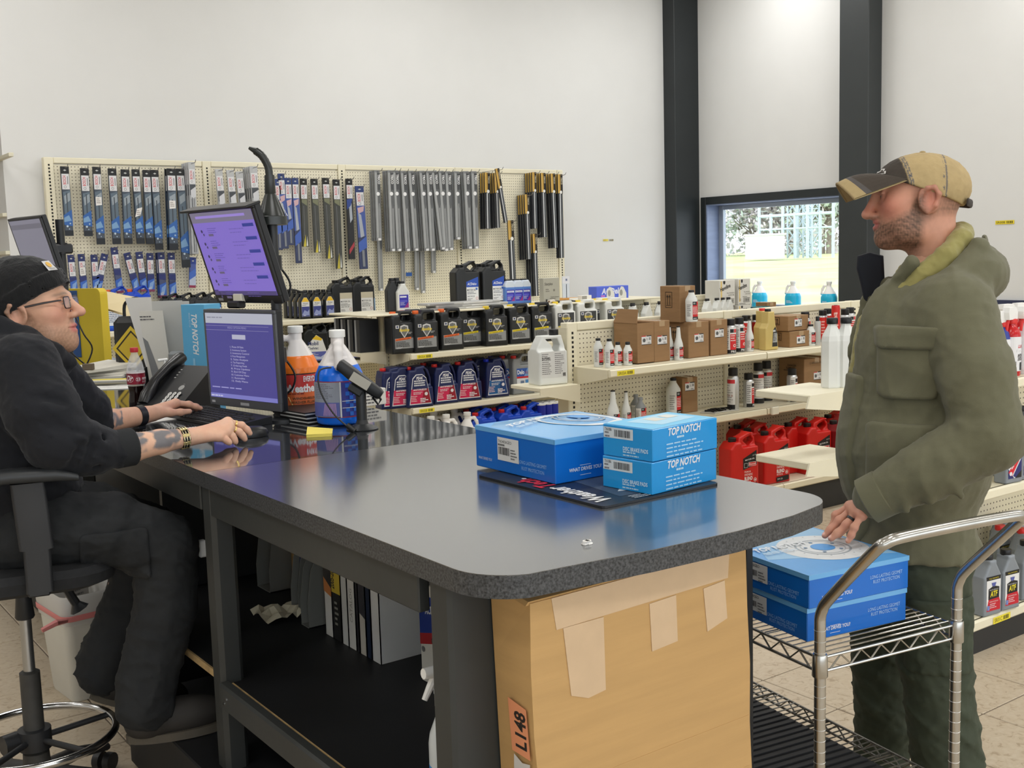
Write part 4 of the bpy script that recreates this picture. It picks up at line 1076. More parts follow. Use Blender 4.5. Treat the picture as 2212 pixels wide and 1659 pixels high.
# yellow oil in tapered bottles
def mk_yel(capm):
 def f():
  t = thing('oil_treatment_bottle', 'x', 'bottle')
  part(t, 'body', jug_mesh('treat_body', [(-.05, 0), (.05, 0), (.048, .09), (.03, .15), (.02, .23), (-.03, .23), (-.032, .16), (-.05, .13)], .032, r=.008, h=.004), P_YEL)
  part(t, 'cap', cap_mesh(.0185, .018), capm, (-.005, 0, .227))
  p = Print().poly([(-.0, .02), (.042, .02), (.04, .1), (.025, .14), (.008, .12)], (44, 44, 46)).poly([(.004, .045), (.039, .045), (.037, .1), (.012, .1)], (170, 172, 172)).rect(.006, .108, .02, .012, (200, 200, 198)).lines(.008, .09, .026, 5, .009, (70, 70, 72), seed=3)
  prn(t, 'label', p, F_front(-.0322))
  return t
 return f
place('yel', mk_yel(C_BK), (5.151, 4.48, 0.978), 0, 'honey-coloured oil treatment bottle with black cap beside the flat cartons', 'honey oil bottles')
o = place('yel2', mk_yel(C_RE), (5.192, 4.56, 0.978), 0, 'honey-coloured oil treatment bottle with red cap, behind the black-capped one', 'honey oil bottles')
# second shelf
zs = .6465
pb('c_b', c_b, (4.853, 4.49, 0.646), -1.15, 'tall white-backed can by the slotted post, red edge at left', 'spray cans on the lower carton shelf').scale = (1.05, 1.05, 1.22)
pb('c_a', c_a, (4.996, 4.5, 0.646), .75, 'spray can with black cap and red panel, second from the slotted post', 'spray cans on the lower carton shelf')
for loc, lb in (((5.149, 4.56, 0.646), 'spray can with hazard print, left of a touching pair'), ((5.271, 4.6, 0.646), 'spray can with hazard print, right of a touching pair')):
 pb('c_b', c_b, loc, .1, lb, 'spray cans on the lower carton shelf')
pb('c_a', c_a, (5.341, 4.46, 0.646), .75, 'spray can standing alone before the large carton', 'spray cans on the lower carton shelf')
b_x = mk_round('coolant_additive', .042, .2, .018, .016, 'bottle')
pb('b_x', b_x, (4.474, 4.6, 0.646), .6, 'large white bottle with black cap beside the carton above the blue boxes')
pb('b_f', b_f, (4.02, 4.5, 0.646), .4, 'white long-necked bottle with black cap on the low shelf, right of the trigger shape')
o = pb('b_f', b_f, (3.9, 4.47, 0.646), .3, 'white slant-necked bottle with red label on the low shelf, leftmost'); o.scale = (1.3, 1.2, 1.1)
gc = mk_round('cone_top_can', .031, .135, .014, .014, 'bottle', body=P_GREY, neck='cone', capm=P_GREY, cat='can')
pb('gc', gc, (4.116, 4.49, 0.646), .3, 'grey cone-top can with red and black label on the low shelf', 'cone-top cans')
pb('gc', gc, (4.183, 4.6, 0.646), .3, 'grey cone-top can half hidden behind its twin on the low shelf', 'cone-top cans')
# bottle standing on the cartons
pb('b_x2', mk_round('additive_bottle', .034, .165, .0165, .013, 'bottle'), (4.487, 4.46, 1.188), .3, 'white bottle with black cap standing on top of the cartons')
# small black-capped bottles on the far gondola's middle shelf
b_w = mk_quart(P_WHITE, C_BK, 'none')
for k in range(10):
 X = (5.818, 6.5, 0.944)[0]+k*.074
 place('b_w', b_w, (X, 6.5 if k % 2 else 6.58, .9435), .3, 'white black-capped oil quart, %s right of the white jugs' % ('first', 'second', 'third', 'fourth', 'fifth', 'sixth', 'seventh', 'eighth', 'ninth', 'tenth')[k], 'white black-capped quarts on the far gondola')
for k, px in enumerate((1528, 1548, 1560, 1572)):
 X = ((6.721, 6.5, 0.944), (6.836, 6.5, 0.944), (6.903, 6.5, 0.944), (6.97, 6.5, 0.944))[k]
 place('b_w', b_w, X, .3, 'white black-capped oil quart right of the stacked carton, %s' % ('behind the tall white bottle', 'below the big white carton, left', 'below the big white carton, middle', 'below the big white carton, right')[k], 'white black-capped quarts on the far gondola')
# plain white bottles on the near end shelf
def mk_plain():
 t = thing('plain_bottle', 'x', 'bottle')
 oc = lambda s, z: [(s*.05*math.cos(PI/8+PI/4*k), s*.042*math.sin(PI/8+PI/4*k), z) for k in range(8)]
 part(t, 'body', MB().loft([oc(.95, 0), oc(1, .005), oc(1, .19), oc(.9, .21), oc(.42, .25), oc(.4, .26)], False).mesh('body'), P_WHITE)
 part(t, 'cap', cap_mesh(.0225, .024), C_BK, (0, 0, .258))
 return t
place('pl', mk_plain, (3.682, 2.87, 1.02), .2, 'plain white bottle with black cap on the end shelf beside the parka', 'plain white bottles')
place('pl', mk_plain, (3.732, 2.84, 1.02), .2, 'plain white bottle half hidden behind the parka front', 'plain white bottles')
# trigger spray bottles at the right edge
def mk_spray(body, cap, c1, words):
 def f():
  t = thing('spray_bottle', 'x', 'bottle')
  part(t, 'body', MB().lathe([(.036, 0), (.039, .004), (.039, .15), (.037, .17), (.03, .19), (.016, .205), (.015, .22)], 22).mesh('body'), body)
  part(t, 'collar', cap_mesh(.02, .02), C_RE, (0, 0, .212))
  mb = MB(); mb.prism([(-.05, 0), (.028, 0), (.03, .03), (.012, .05), (-.05, .05), (-.056, .03)], -.014, .014, M=Matrix.Rotation(PI/2, 4, 'X'))
  part(t, 'trigger_head', mb.mesh('trigger_head'), C_WH, (0, 0, .23))
  mb = MB().tube([(-.03, 0, .232), (-.042, 0, .21), (-.046, 0, .18)], [.008, .008, .006], 8); part(t, 'trigger', mb.mesh('trigger'), C_RE)
  R = .0395; w = R*3
  p = Print().rect(-w/2, .02, w, .14, (232, 232, 234), 14).poly([(-.01, .02), (.03, .02), (.03, .16), (.012, .16)], c1)
  p.text(words[0], -.016, .115, .012, (206, 40, 60), bold=.03, shear=.2, w=.042).poly([(-.024, .098), (.03, .098), (.03, .108), (-.022, .108)], (30, 28, 30)).text(words[1], -.014, .1, .006, (240, 240, 240), bold=.02, w=.034).text(words[2], -.018, .078, .012, (40, 30, 34), bold=.03, shear=.2, w=.04).text(words[3], -.018, .064, .012, (40, 30, 34), bold=.03, shear=.2, w=.036).rect(-.006, .024, .036, .032, (40, 40, 42), 4).barcode(-.04, .03, .016, .03)
  prn(t, 'label', p, F_cyl(R))
  return t
 return f
sp = mk_spray(mat('clear_red', (196, 30, 36), .2), C_RE, (214, 40, 52), ('LUCAS', 'SLICK MIST', 'INTERIOR', 'DETAILER'))
place('sp', sp, (4.312, 2.47, 1.042), .25, 'clear bottle of red cleaner with white trigger head by the parka sleeve', 'trigger spray bottles')
sp2 = mk_spray(mat('clear_white', (222, 224, 228), .25), C_RE, (60, 150, 200), ('LUCAS', 'SLICK MIST', 'SPEED', 'WAX'))
place('sp2', sp2, (4.407, 2.46, 1.042), .2, 'spray bottle with blue and white label cut by the right edge of the photo', 'trigger spray bottles')
sp3 = mk_spray(plast('spray_blue', (40, 60, 150)), C_RE, (60, 90, 190), ('LUCAS', 'SLICK MIST', 'TIRE', 'SHINE'))
place('sp3', sp3, (4.264, 2.48, 1.042), 0, 'blue-labelled spray bottle mostly hidden by the parka sleeve', 'trigger spray bottles').scale = (.8, .8, .95)
place('sp', sp, (4.516, 2.6, 1.042), 0, 'spray bottle with white trigger head, back row behind the red cleaner', 'trigger spray bottles')
place('sp', sp, (4.627, 2.6, 1.042), 0, 'spray bottle with white trigger head, back row at the photo edge', 'trigger spray bottles')

# ---------------------------------------------------------------- wiper packs on the pegboard wall
BL = [('bk', (2.251, 8.77, 2.338), (2.25, 8.77, 1.823), 0.061, 0, 0, 'black-headed blue wiper pack, first from the left end of the pegboard'), ('bk', (2.394, 8.77, 2.328), (2.389, 8.77, 1.819), 0.062, 0, 0, 'black-headed blue wiper pack, second from the left end of the pegboard'), ('bk', (2.485, 8.77, 2.34), (2.478, 8.77, 1.756), 0.061, 0, 1, 'black-headed blue wiper pack, third from left, with a white price sticker, upper row'), ('bk', (2.599, 8.77, 2.33), (2.597, 8.77, 1.755), 0.062, 0, 0, 'black-headed blue wiper pack, fourth from the left end of the pegboard'), ('bk', (2.696, 8.77, 2.325), (2.683, 8.77, 1.755), 0.064, 0, 0, 'black-headed blue wiper pack, fifth from the left end of the pegboard'), ('bk', (2.779, 8.77, 2.327), (2.781, 8.77, 1.754), 0.06, 0, 2, 'black-headed blue wiper pack, sixth from left, with a tilted sticker, upper row'), ('bk', (2.863, 8.77, 2.324), (2.854, 8.77, 1.752), 0.06, 0, 0, 'black-headed blue wiper pack, seventh from the left end of the pegboard'), ('bk', (2.925, 8.77, 2.325), (2.924, 8.77, 1.705), 0.061, 0, 0, 'black-headed blue wiper pack, eighth from the left end of the pegboard'), ('bk', (3.036, 8.72, 2.335), (3.017, 8.72, 1.702), 0.069, 1, 1, 'black-headed blue wiper pack, first of a bunch by the silver ones'), ('bk', (3.118, 8.75, 2.337), (3.122, 8.75, 1.559), 0.066, 0, 0, 'longest black-headed blue wiper pack, hanging lower right of the upper left row'), ('sv', (3.202, 8.7, 2.386), (3.191, 8.7, 1.664), 0.055, 3, 0, 'long silver wiper pack next to the first slotted post'), ('bl', (3.205, 8.8, 1.641), (3.185, 8.8, 1.398), 0.053, 0, 0, 'short blue wiper pack hanging low beside the monitor'), ('rr', (2.26, 8.79, 1.681), (2.268, 8.79, 1.396), 0.049, 0, 0, 'short blue rear wiper pack, first from the left, above the beanie'), ('rr', (2.336, 8.79, 1.686), (2.34, 8.79, 1.389), 0.05, 0, 1, 'short blue rear wiper pack, second from the left, with a white sticker'), ('rr', (2.43, 8.79, 1.679), (2.431, 8.79, 1.407), 0.05, 0, 0, 'short blue rear wiper pack, third from the left'), ('rr', (2.513, 8.79, 1.69), (2.432, 8.79, 1.389), 0.051, 0, 0, 'short blue rear wiper pack, fourth from the left, tilted'), ('rr', (2.583, 8.79, 1.729), (2.608, 8.79, 1.377), 0.052, 0, 0, 'short blue rear wiper pack, hanging highest in the row'), ('rr', (2.678, 8.79, 1.682), (2.739, 8.79, 1.385), 0.052, 0, 0, 'short blue rear wiper pack, leaning right beside the highest one'), ('rr', (2.772, 8.79, 1.691), (2.794, 8.79, 1.382), 0.053, 0, 0, 'short blue rear wiper pack, upright beside the leaning one'), ('rr', (2.857, 8.79, 1.682), (2.849, 8.79, 1.38), 0.053, 0, 0, 'short blue rear wiper pack, third from the right'), ('rr', (2.944, 8.79, 1.685), (2.941, 8.79, 1.329), 0.054, 1, 0, 'short blue rear wiper pack, second from the right'), ('rr', (3.025, 8.79, 1.68), (3.019, 8.79, 1.33), 0.055, 0, 0, 'short blue rear wiper pack, last on the right'), ('sv', (3.436, 8.74, 2.338), (3.453, 8.74, 1.908), 0.061, 0, 0, 'silver wiper pack, first right of the first slotted post'), ('sv', (3.531, 8.74, 2.332), (3.551, 8.74, 1.888), 0.062, 0, 0, 'silver wiper pack, second right of the first slotted post'), ('sv', (3.608, 8.74, 2.322), (3.631, 8.74, 1.868), 0.062, 0, 0, 'silver wiper pack, third right of the first slotted post'), ('sv', (3.713, 8.7, 2.364), (3.724, 8.7, 1.847), 0.067, 3, 0, 'thick bunch of silver wiper packs left of the funnel'), ('bb', (3.953, 8.76, 2.27), (3.941, 8.76, 1.682), 0.058, 0, 0, 'blue-headed wiper pack, behind the funnel edge'), ('bb', (3.986, 8.76, 2.314), (3.996, 8.76, 1.69), 0.058, 0, 0, 'blue-headed wiper pack, just right of the funnel, hanging highest'), ('bb', (4.046, 8.76, 2.28), (4.046, 8.76, 1.719), 0.058, 0, 0, 'blue-headed wiper pack, second right of the funnel'), ('bb', (4.111, 8.76, 2.281), (4.111, 8.76, 1.565), 0.059, 0, 0, 'blue-headed wiper pack, longest, third right of the funnel'), ('yl', (4.196, 8.78, 2.279), (4.187, 8.78, 1.705), 0.062, 0, 0, 'black-headed wiper pack with yellow tail, first of four'), ('yl', (4.295, 8.78, 2.278), (4.297, 8.78, 1.652), 0.063, 0, 0, 'black-headed wiper pack with yellow tail, second of four'), ('yl', (4.403, 8.78, 2.287), (4.409, 8.78, 1.597), 0.064, 0, 0, 'black-headed wiper pack with yellow tail, third of four'), ('yl', (4.504, 8.78, 2.276), (4.498, 8.78, 1.508), 0.064, 0, 0, 'black-headed wiper pack with yellow tail, last of four before the second slotted post'), ('db', (4.623, 8.77, 2.283), (4.621, 8.77, 1.586), 0.063, 0, 0, 'black wiper pack just right of the second slotted post'), ('bb', (4.701, 8.75, 2.219), (4.714, 8.75, 1.495), 0.082, 0, 0, 'dark blue wiper pack left of the grey packs'), ('tr', (4.863, 8.69, 2.354), (4.858, 8.69, 1.743), 0.056, 2, 0, 'grey wiper pouch with white lettering, first of thirteen front pouches'), ('tr', (4.996, 8.69, 2.356), (4.993, 8.69, 1.646), 0.057, 2, 0, 'grey wiper pouch with white lettering, second of thirteen front pouches'), ('tr', (5.05, 8.69, 2.357), (5.058, 8.69, 1.644), 0.057, 1, 0, 'grey wiper pouch with white lettering, third of thirteen front pouches'), ('tr', (5.128, 8.69, 2.353), (5.147, 8.69, 1.642), 0.058, 2, 0, 'grey wiper pouch with white lettering, fourth of thirteen front pouches'), ('tr', (5.208, 8.69, 2.354), (5.234, 8.69, 1.643), 0.059, 2, 0, 'grey wiper pouch with white lettering, fifth of thirteen front pouches'), ('tr', (5.323, 8.69, 2.357), (5.347, 8.69, 1.64), 0.059, 3, 0, 'grey wiper pouch with white lettering, sixth of thirteen front pouches'), ('tr', (5.394, 8.69, 2.358), (5.409, 8.69, 1.639), 0.06, 1, 0, 'grey wiper pouch with white lettering, seventh of thirteen front pouches'), ('tr', (5.451, 8.69, 2.359), (5.52, 8.69, 1.646), 0.06, 2, 0, 'grey wiper pouch with white lettering, eighth of thirteen front pouches'), ('tr', (5.527, 8.69, 2.36), (5.554, 8.69, 1.635), 0.061, 1, 0, 'grey wiper pouch with white lettering, ninth of thirteen front pouches'), ('tr', (5.599, 8.69, 2.359), (5.608, 8.69, 1.642), 0.061, 1, 0, 'grey wiper pouch with white lettering, tenth of thirteen front pouches'), ('tr', (5.697, 8.69, 2.361), (5.69, 8.69, 1.738), 0.062, 2, 0, 'grey wiper pouch with white lettering, eleventh of thirteen front pouches'), ('tr', (5.798, 8.69, 2.363), (5.816, 8.69, 1.649), 0.063, 2, 0, 'grey wiper pouch with white lettering, twelfth of thirteen front pouches'), ('tr', (5.887, 8.69, 2.365), (5.889, 8.69, 1.65), 0.063, 2, 0, 'grey wiper pouch with white lettering, last of thirteen front pouches'), ('tl', (4.929, 8.8, 1.993), (4.921, 8.8, 1.297), 0.049, 0, 0, 'long grey wiper pouch reaching down, left, below the first front pouch'), ('tl', (5.17, 8.8, 1.992), (5.156, 8.8, 1.195), 0.042, 0, 0, 'long grey wiper pouch reaching down, under the fourth pouch, by the blue tag'), ('tl', (5.321, 8.8, 1.992), (5.298, 8.8, 1.287), 0.051, 0, 0, 'long grey wiper pouch reaching down, under the fifth pouch, left of two'), ('tl', (5.371, 8.8, 1.992), (5.363, 8.8, 1.257), 0.049, 0, 0, 'long grey wiper pouch reaching down, under the sixth pouch, right of two'), ('tl', (5.497, 8.8, 1.992), (5.483, 8.8, 1.437), 0.052, 0, 0, 'long grey wiper pouch reaching down, short one under the seventh pouch'), ('gd', (6.059, 8.72, 2.358), (6.051, 8.72, 1.836), 0.062, 2, 0, 'gold and black wiper pack, front of the left gold bunch'), ('gd', (6.17, 8.72, 2.356), (6.175, 8.72, 1.841), 0.05, 3, 0, 'gold and black wiper pack, second gold bunch from the left'), ('gd', (6.62, 8.72, 2.371), (6.618, 8.72, 1.83), 0.052, 3, 0, 'gold and black wiper pack, third gold bunch, upper right group'), ('gd', (6.727, 8.72, 2.366), (6.731, 8.72, 1.744), 0.056, 2, 0, 'gold and black wiper pack, fourth gold bunch, upper right group'), ('gd', (6.846, 8.72, 2.362), (6.862, 8.72, 1.637), 0.057, 2, 0, 'gold and black wiper pack, fifth gold bunch, upper right group'), ('gd', (6.935, 8.72, 2.357), (6.935, 8.72, 1.536), 0.061, 1, 0, 'gold and black wiper pack, rightmost at the pegboard edge'), ('gd', (6.521, 8.72, 2.158), (6.531, 8.72, 1.534), 0.055, 3, 0, 'gold and black wiper pack, lower bunch left of the upper right group'), ('gd', (6.31, 8.72, 1.91), (6.325, 8.72, 1.308), 0.07, 0, 0, 'gold and black wiper pack, hanging alone, low, behind the blue fluid bottles'), ('gd', (6.605, 8.72, 1.778), (6.613, 8.72, 1.172), 0.053, 3, 0, 'gold and black wiper pack, lowest right bunch above the grey box'), ('gd', (6.099, 8.6, 2.383), (6.185, 8.6, 1.881), 0.046, 0, 0, 'gold wiper pack tilted on a long crooked hook')]
M_HOOK = mat('hook_wire', (150, 150, 148), .35, metal=.8)
BODY = {'bk': (28, 44, 62), 'rr': (30, 44, 96), 'sv': (168, 170, 172), 'bb': (52, 62, 98), 'yl': (62, 64, 60), 'db': (26, 28, 34), 'tr': (128, 130, 131), 'tl': (138, 140, 140), 'gd': (46, 48, 52), 'bl': (40, 70, 160)}
def blade_print(st, w, L, sticker, seed):
 p = Print(); r = random.Random(seed)
 if st in ('bk', 'yl', 'db', 'bb', 'rr', 'sv', 'bl'):
  hd = {'bk': (24, 25, 27), 'yl': (24, 25, 27), 'db': (22, 22, 25), 'bb': (48, 66, 120), 'rr': (30, 42, 100), 'sv': (190, 192, 194), 'bl': (40, 66, 150)}[st]
  h1 = .055; l1 = .115 if st != 'rr' else .105
  p.rect(0, -h1, w, h1, hd)
  p.poly([(w*.3, -h1*.52), (w*.5, -h1*.4), (w*.7, -h1*.52), (w*.5, -h1*.64)], (196, 198, 196))
  if st == 'bl':
   p.poly([(0, -L*.5), (w, -L*.35), (w, -L), (0, -L)], (70, 110, 200)).poly([(0, -L*.75), (w, -L*.6), (w, -L*.9), (0, -L)], (190, 200, 220)).rect(0, -L, w, L*.08, (150, 50, 80))
   return p
  p.rect(w*.06, -h1-l1, w*.88, l1, (222, 222, 224)).text('BOSCH', w*.55, -h1-l1*.68, w*.36, (202, 50, 62), bold=.015, rot=PI/2, w=l1*.56)
  p.ring(w*.42, -h1-l1*.84, w*.16, w*.12, (120, 122, 126), n=14)
  if st == 'rr': p.text('REAR', w*.86, -h1-l1*.68, w*.22, (70, 72, 84), bold=.01, rot=PI/2, w=l1*.4)
  else: p.rect(w*.72, -h1-l1*.66, w*.07, l1*.5, (90, 92, 96))
  z = h1+l1
  if st == 'bk':
   p.poly([(w*.1, -z-.02), (w*.95, -z-.005), (w*.95, -L*.72), (w*.15, -L*.7)], (92, 108, 122)).poly([(w*.2, -z-.05), (w*.9, -z-.02), (w*.9, -z-.08), (w*.25, -z-.11)], (150, 160, 168)).rect(w*.45, -L*.68, w*.12, L*.3, (58, 66, 74))
   p.poly([(0, -L*.7), (w, -L*.62), (w, -L*.86), (0, -L*.84)], (44, 96, 168)).poly([(0, -L*.74), (w*.6, -L*.7), (w*.9, -L*.78), (0, -L*.8)], (120, 160, 200)).disc(w*.35, -L*.86, w*.13, (190, 206, 220), n=10).disc(w*.7, -L*.82, w*.1, (160, 186, 210), n=10).disc(w*.55, -L*.9, w*.07, (170, 190, 210), n=8).rect(0, -L, w, L*.08, (20, 26, 34))
  elif st == 'rr':
   p.poly([(0, -z-.01), (w, -z-.01), (w, -z-.06), (0, -z-.05)], (38, 48, 110)).poly([(0, -L*.72), (w, -L*.66), (w, -L), (0, -L)], (52, 100, 190)).poly([(w*.3, -L*.78), (w, -L*.7), (w*.7, -L*.92), (w*.1, -L*.97)], (130, 165, 215)).poly([(w*.1, -L*.9), (w*.6, -L*.86), (w*.5, -L*.97), (w*.1, -L*.98)], (180, 190, 210)).rect(0, -L, w, .018, (130, 60, 90))
  elif st == 'sv':
   p.poly([(w*.1, -z-.005), (w*.95, -z-.005), (w*.95, -z-.05), (w*.1, -z-.09)], (70, 74, 80)).poly([(w*.2, -z-.05), (w*.95, -z-.02), (w*.95, -z-.1), (w*.2, -z-.12)], (206, 208, 212)).rect(w*.3, -L*.98, w*.12, L-z-.12, (92, 94, 98)).rect(w*.62, -L*.98, w*.1, L-z-.13, (120, 122, 126))
  elif st == 'bb':
   p.poly([(0, -z), (w, -z), (w, -L*.6), (0, -L*.62)], (72, 92, 160)).poly([(w*.1, -z-.02), (w*.9, -z-.005), (w*.8, -z-.05), (w*.2, -z-.07)], (206, 170, 176)).poly([(w*.15, -z-.06), (w*.5, -z-.08), (w*.75, -L*.6), (w*.3, -L*.62)], (170, 176, 186)).poly([(0, -L*.68), (w, -L*.6), (w, -L*.74), (0, -L*.8)], (70, 100, 180)).rect(w*.35, -L*.97, w*.3, L*.2, (128, 132, 138))
  elif st == 'yl':
   p.poly([(w*.1, -z-.005), (w*.9, -z-.005), (w*.9, -z-.06), (w*.1, -z-.03)], (120, 122, 96)).rect(w*.3, -L*.85, w*.14, L*.85-z-.06, (96, 98, 98)).poly([(w*.15, -L), (w*.5, -L*.82), (w*.55, -L)], (206, 190, 70)).poly([(w*.6, -L*.99), (w*.72, -L*.84), (w*.85, -L*.99)], (220, 220, 210))
  else:
   p.poly([(w*.3, -z-.05), (w*.7, -z-.01), (w*.8, -L*.5), (w*.4, -L*.55)], (170, 176, 186)).poly([(0, -z-.01), (w*.9, -z), (w*.6, -z-.06), (0, -z-.1)], (50, 72, 140)).poly([(w*.1, -L*.88), (w*.9, -L*.78), (w*.9, -L*.84), (w*.1, -L*.94)], (170, 60, 70))
  if sticker: p.text('', 0, 0, .01, (0, 0, 0)); a = .18 if sticker == 2 else 0; cx, cz = w*.5, -L*(.44 if sticker == 1 else .58); p.poly([(cx-w*.36-a*.05, cz-.035), (cx+w*.36-a*.05, cz-.03+a*.06), (cx+w*.36+a*.05, cz+.03+a*.06), (cx-w*.36+a*.05, cz+.03)], (232, 230, 226)).lines(cx-w*.25, cz+.012, w*.5, 3, .014, (150, 140, 136), seed=4)
 elif st in ('tr', 'tl'):
  p.rect(w*.1, -L*.96, w*.34, L*.93, (164, 166, 166)).rect(w*.5, -.17*1.0, w*.5, .15, (74, 76, 78)).poly([(w*.5, -.17), (w, -.17), (w, -.3), (w*.7, -.36), (w*.5, -.28)], (96, 98, 100)).rect(w*.62, -L*.97, w*.16, L*.5, (146, 148, 148))
  if st == 'tr': p.text('TRICO', w*.58, -.035, w*.4, (232, 232, 232), bold=.03, rot=-PI/2, w=.085).disc(w*.55, -.205, w*.3, (236, 236, 236), n=14)
  p.rect(w*.3, -L, w*.5, .02, (226, 226, 226))
 elif st == 'gd':
  g = .185
  p.rect(0, -g, w*.55, g, (186, 146, 66)).rect(w*.08, -g, w*.2, g, (214, 178, 96)).rect(w*.55, -g, w*.45, g, (34, 32, 30)).text('TRICO', w*.62, -.03, w*.3, (205, 196, 170), bold=.02, rot=-PI/2, w=.07).disc(w*.6, -g+.01, w*.26, (236, 234, 228), n=14)
  p.rect(w*.3, -L, w*.22, L-g-.005, (206, 208, 210)).rect(w*.72, -L, w*.12, L-g-.01, (120, 124, 128))
 return p
def mk_pack(st, L, w, th=.016):
 key = ('pack', st, round(L, 2), round(w, 3))
 if key not in MESH:
  MESH[key] = MB().box((0, -th/2, -L), (w, th/2, 0), b=.003).mesh('pack_body')
 return MESH[key]
for i, (st, a, b, w, nb, stk, lb) in enumerate(BL):
 A = Vector(a); B = Vector(b); dx = B.x-A.x; dz = A.z-B.z; L = math.hypot(dx, dz); tilt = math.atan2(dx, dz)
 grp = {'bk': 'black-headed wiper packs', 'rr': 'rear wiper packs', 'sv': 'silver wiper packs', 'bb': 'blue-headed wiper packs', 'yl': 'yellow-tailed wiper packs', 'db': 'dark wiper packs', 'tr': 'grey wiper pouches', 'tl': 'long grey wiper pouches', 'gd': 'gold wiper packs', 'bl': 'blue wiper packs'}[st]
 m = mat('pack_'+st, BODY[st], .3, noise=.12, nscale=14, coat=.25)
 rot = (0, -tilt, 0)
 t = thing('wiper_pack', lb, 'wiper blade', A, 0, grp); t.rotation_euler = rot
 part(t, 'pack_body', mk_pack(st, L, w), m)
 prn(t, 'pack_print', blade_print(st, w, L, stk, i), F_front(-.0082))
 for k in range(1, nb+1):
  r = t.copy(); COL.objects.link(r); r['label'] = ('next pack behind the ' if k == 1 else 'second pack behind the ' if k == 2 else 'rearmost pack behind the ')+lb
  ws = r['label'].split()
  if len(ws) > 16: r['label'] = ' '.join(ws[:16])
  r.location = (A.x-.006*k, A.y+.03*k, A.z-.002*k)
  for ch in t.children:
   c = ch.copy(); COL.objects.link(c); c.parent = r
 hx, hz = A.x+w*.5, A.z-.012
 yt = 8.86-A.y+.06
 MB().tube([(hx-2.19, 0.0, hz), (hx-2.19, -yt, hz), (hx-2.19, -yt-.02, hz+.004), (hx-2.19, -yt-.035, hz+.022)], .0028, 6).build('peg_hook', M_HOOK, GW)
tag_b = MB().box((0, -.004, 0), (.062, 0, .034)).build('price_tag', mat('tag_blue', (44, 92, 168), .5), GW, loc=tuple(Vector((5.212, 8.8, 1.416))-Vector((2.19, 8.85, 0))))

# ---------------------------------------------------------------- brown cartons and small goods on the gondolas
M_CARD = mat('brown_card', (150, 116, 80), .75, noise=.08, nscale=6, bump=.05, bscale=25, stretch=(1, 1, 8))
M_CARDD = mat('brown_card_edge', (120, 90, 60), .8)
M_TAPE = mat('clear_tape', (178, 150, 116), .25, coat=.4)
def ship_label(w=.07, h=.05):
 p = Print().rect(0, 0, w, h, (228, 228, 228)).rect(0, h*.9, w*.45, h*.1, (206, 60, 56)).rect(w*.5, h*.9, w*.5, h*.1, (40, 40, 42)).rect(0, 0, w, h*.07, (60, 56, 54))
 p.disc(w*.25, h*.5, h*.22, (90, 92, 94), n=10).lines(w*.48, h*.65, w*.2, 2, h*.14, (120, 120, 120)).rect(w*.74, h*.5, w*.18, h*.3, (150, 150, 150)).lines(w*.6, h*.25, w*.34, 2, h*.1, (100, 100, 100), seed=4)
 return p
def arrows(w=.055, h=.09):
 p = Print(); c = (58, 44, 30)
 p.rect(0, 0, w, .003, c).rect(0, h-.003, w, .003, c).rect(0, 0, .003, h, c).rect(w-.003, 0, .003, h, c).rect(w*.15, h*.14, w*.7, .003, c)
 for x in (w*.33, w*.67): p.rect(x-.002, h*.2, .004, h*.5, c).poly([(x-.009, h*.66), (x+.009, h*.66), (x, h*.84)], c)
 return p
def carton(lb, loc, w, d, h, rz=0, name='cardboard_carton', grp=None, arrow=True, lab=True, opened=False, labx=None, labz=.5):
 t = thing(name, lb, 'carton', loc, rz, grp)
 if opened:
  mb = MB(); e = .004
  mb.box((0, 0, 0), (w, e, h)).box((0, d-e, 0), (w, d, h)).box((0, e, 0), (e, d-e, h)).box((w-e, e, 0), (w, d-e, h)).box((0, 0, 0), (w, d, e))
  part(t, 'body', mb.mesh('body'), M_CARD)
  part(t, 'flap', MB().loft([[(0, 0, h), (0, d, h), (.02, d-.02, h+.075), (.02, .01, h+.075)], [(-.004, 0, h), (-.004, d, h), (.016, d-.02, h+.075), (.016, .01, h+.075)]], False).mesh('flap'), M_CARD)
  part(t, 'flap', MB().loft([[(.01, d, h), (w, d, h), (w-.01, d+.01, h+.03), (w-.03, d+.015, h+.07), (.04, d+.015, h+.07)], [(.01, d-.004, h), (w, d-.004, h), (w-.01, d+.006, h+.03), (w-.03, d+.011, h+.07), (.04, d+.011, h+.07)]], False).mesh('flap'), M_CARD)
 else:
  part(t, 'body', MB().box((0, 0, 0), (w, d, h), b=.003).mesh('body'), M_CARD)
  part(t, 'tape', MB().box((w*.5-.02, -.0006, h-.03), (w*.5+.02, d+.0006, h+.0008)).mesh('tape'), M_TAPE)
 if lab: prn(t, 'shipping_label', ship_label(min(.072, w*.7), .05), F_front(-.0008, (labx if labx is not None else w*.5-min(.036, w*.35)), h*labz))
 if arrow:
  q = arrows(min(.055, d*.5), min(.09, h*.5)); prn(t, 'arrow_mark', q, F_left(-.0008, d*.72, h*.4))
 return t
zt = .9778
carton('opened brown carton with raised flaps in the front row of the upper shelf', (4.088, 4.475, zt), .122, .19, .222, opened=True, arrow=False, labx=.03, labz=.46, grp='cartons on the carton shelf')
carton('closed brown carton tight against the right side of the opened one', (4.214, 4.478, zt), .122, .19, .226, arrow=False, labz=.42, grp='cartons on the carton shelf')
carton('brown carton under the stacked one, with arrows on its left side', (4.486, 4.485, zt), .165, .19, .203, labz=.42, grp='cartons on the carton shelf')
carton('brown carton beside the red spray cans, without a carton on top', (4.664, 4.485, zt), .14, .19, .205, arrow=False, labz=.5, grp='cartons on the carton shelf')
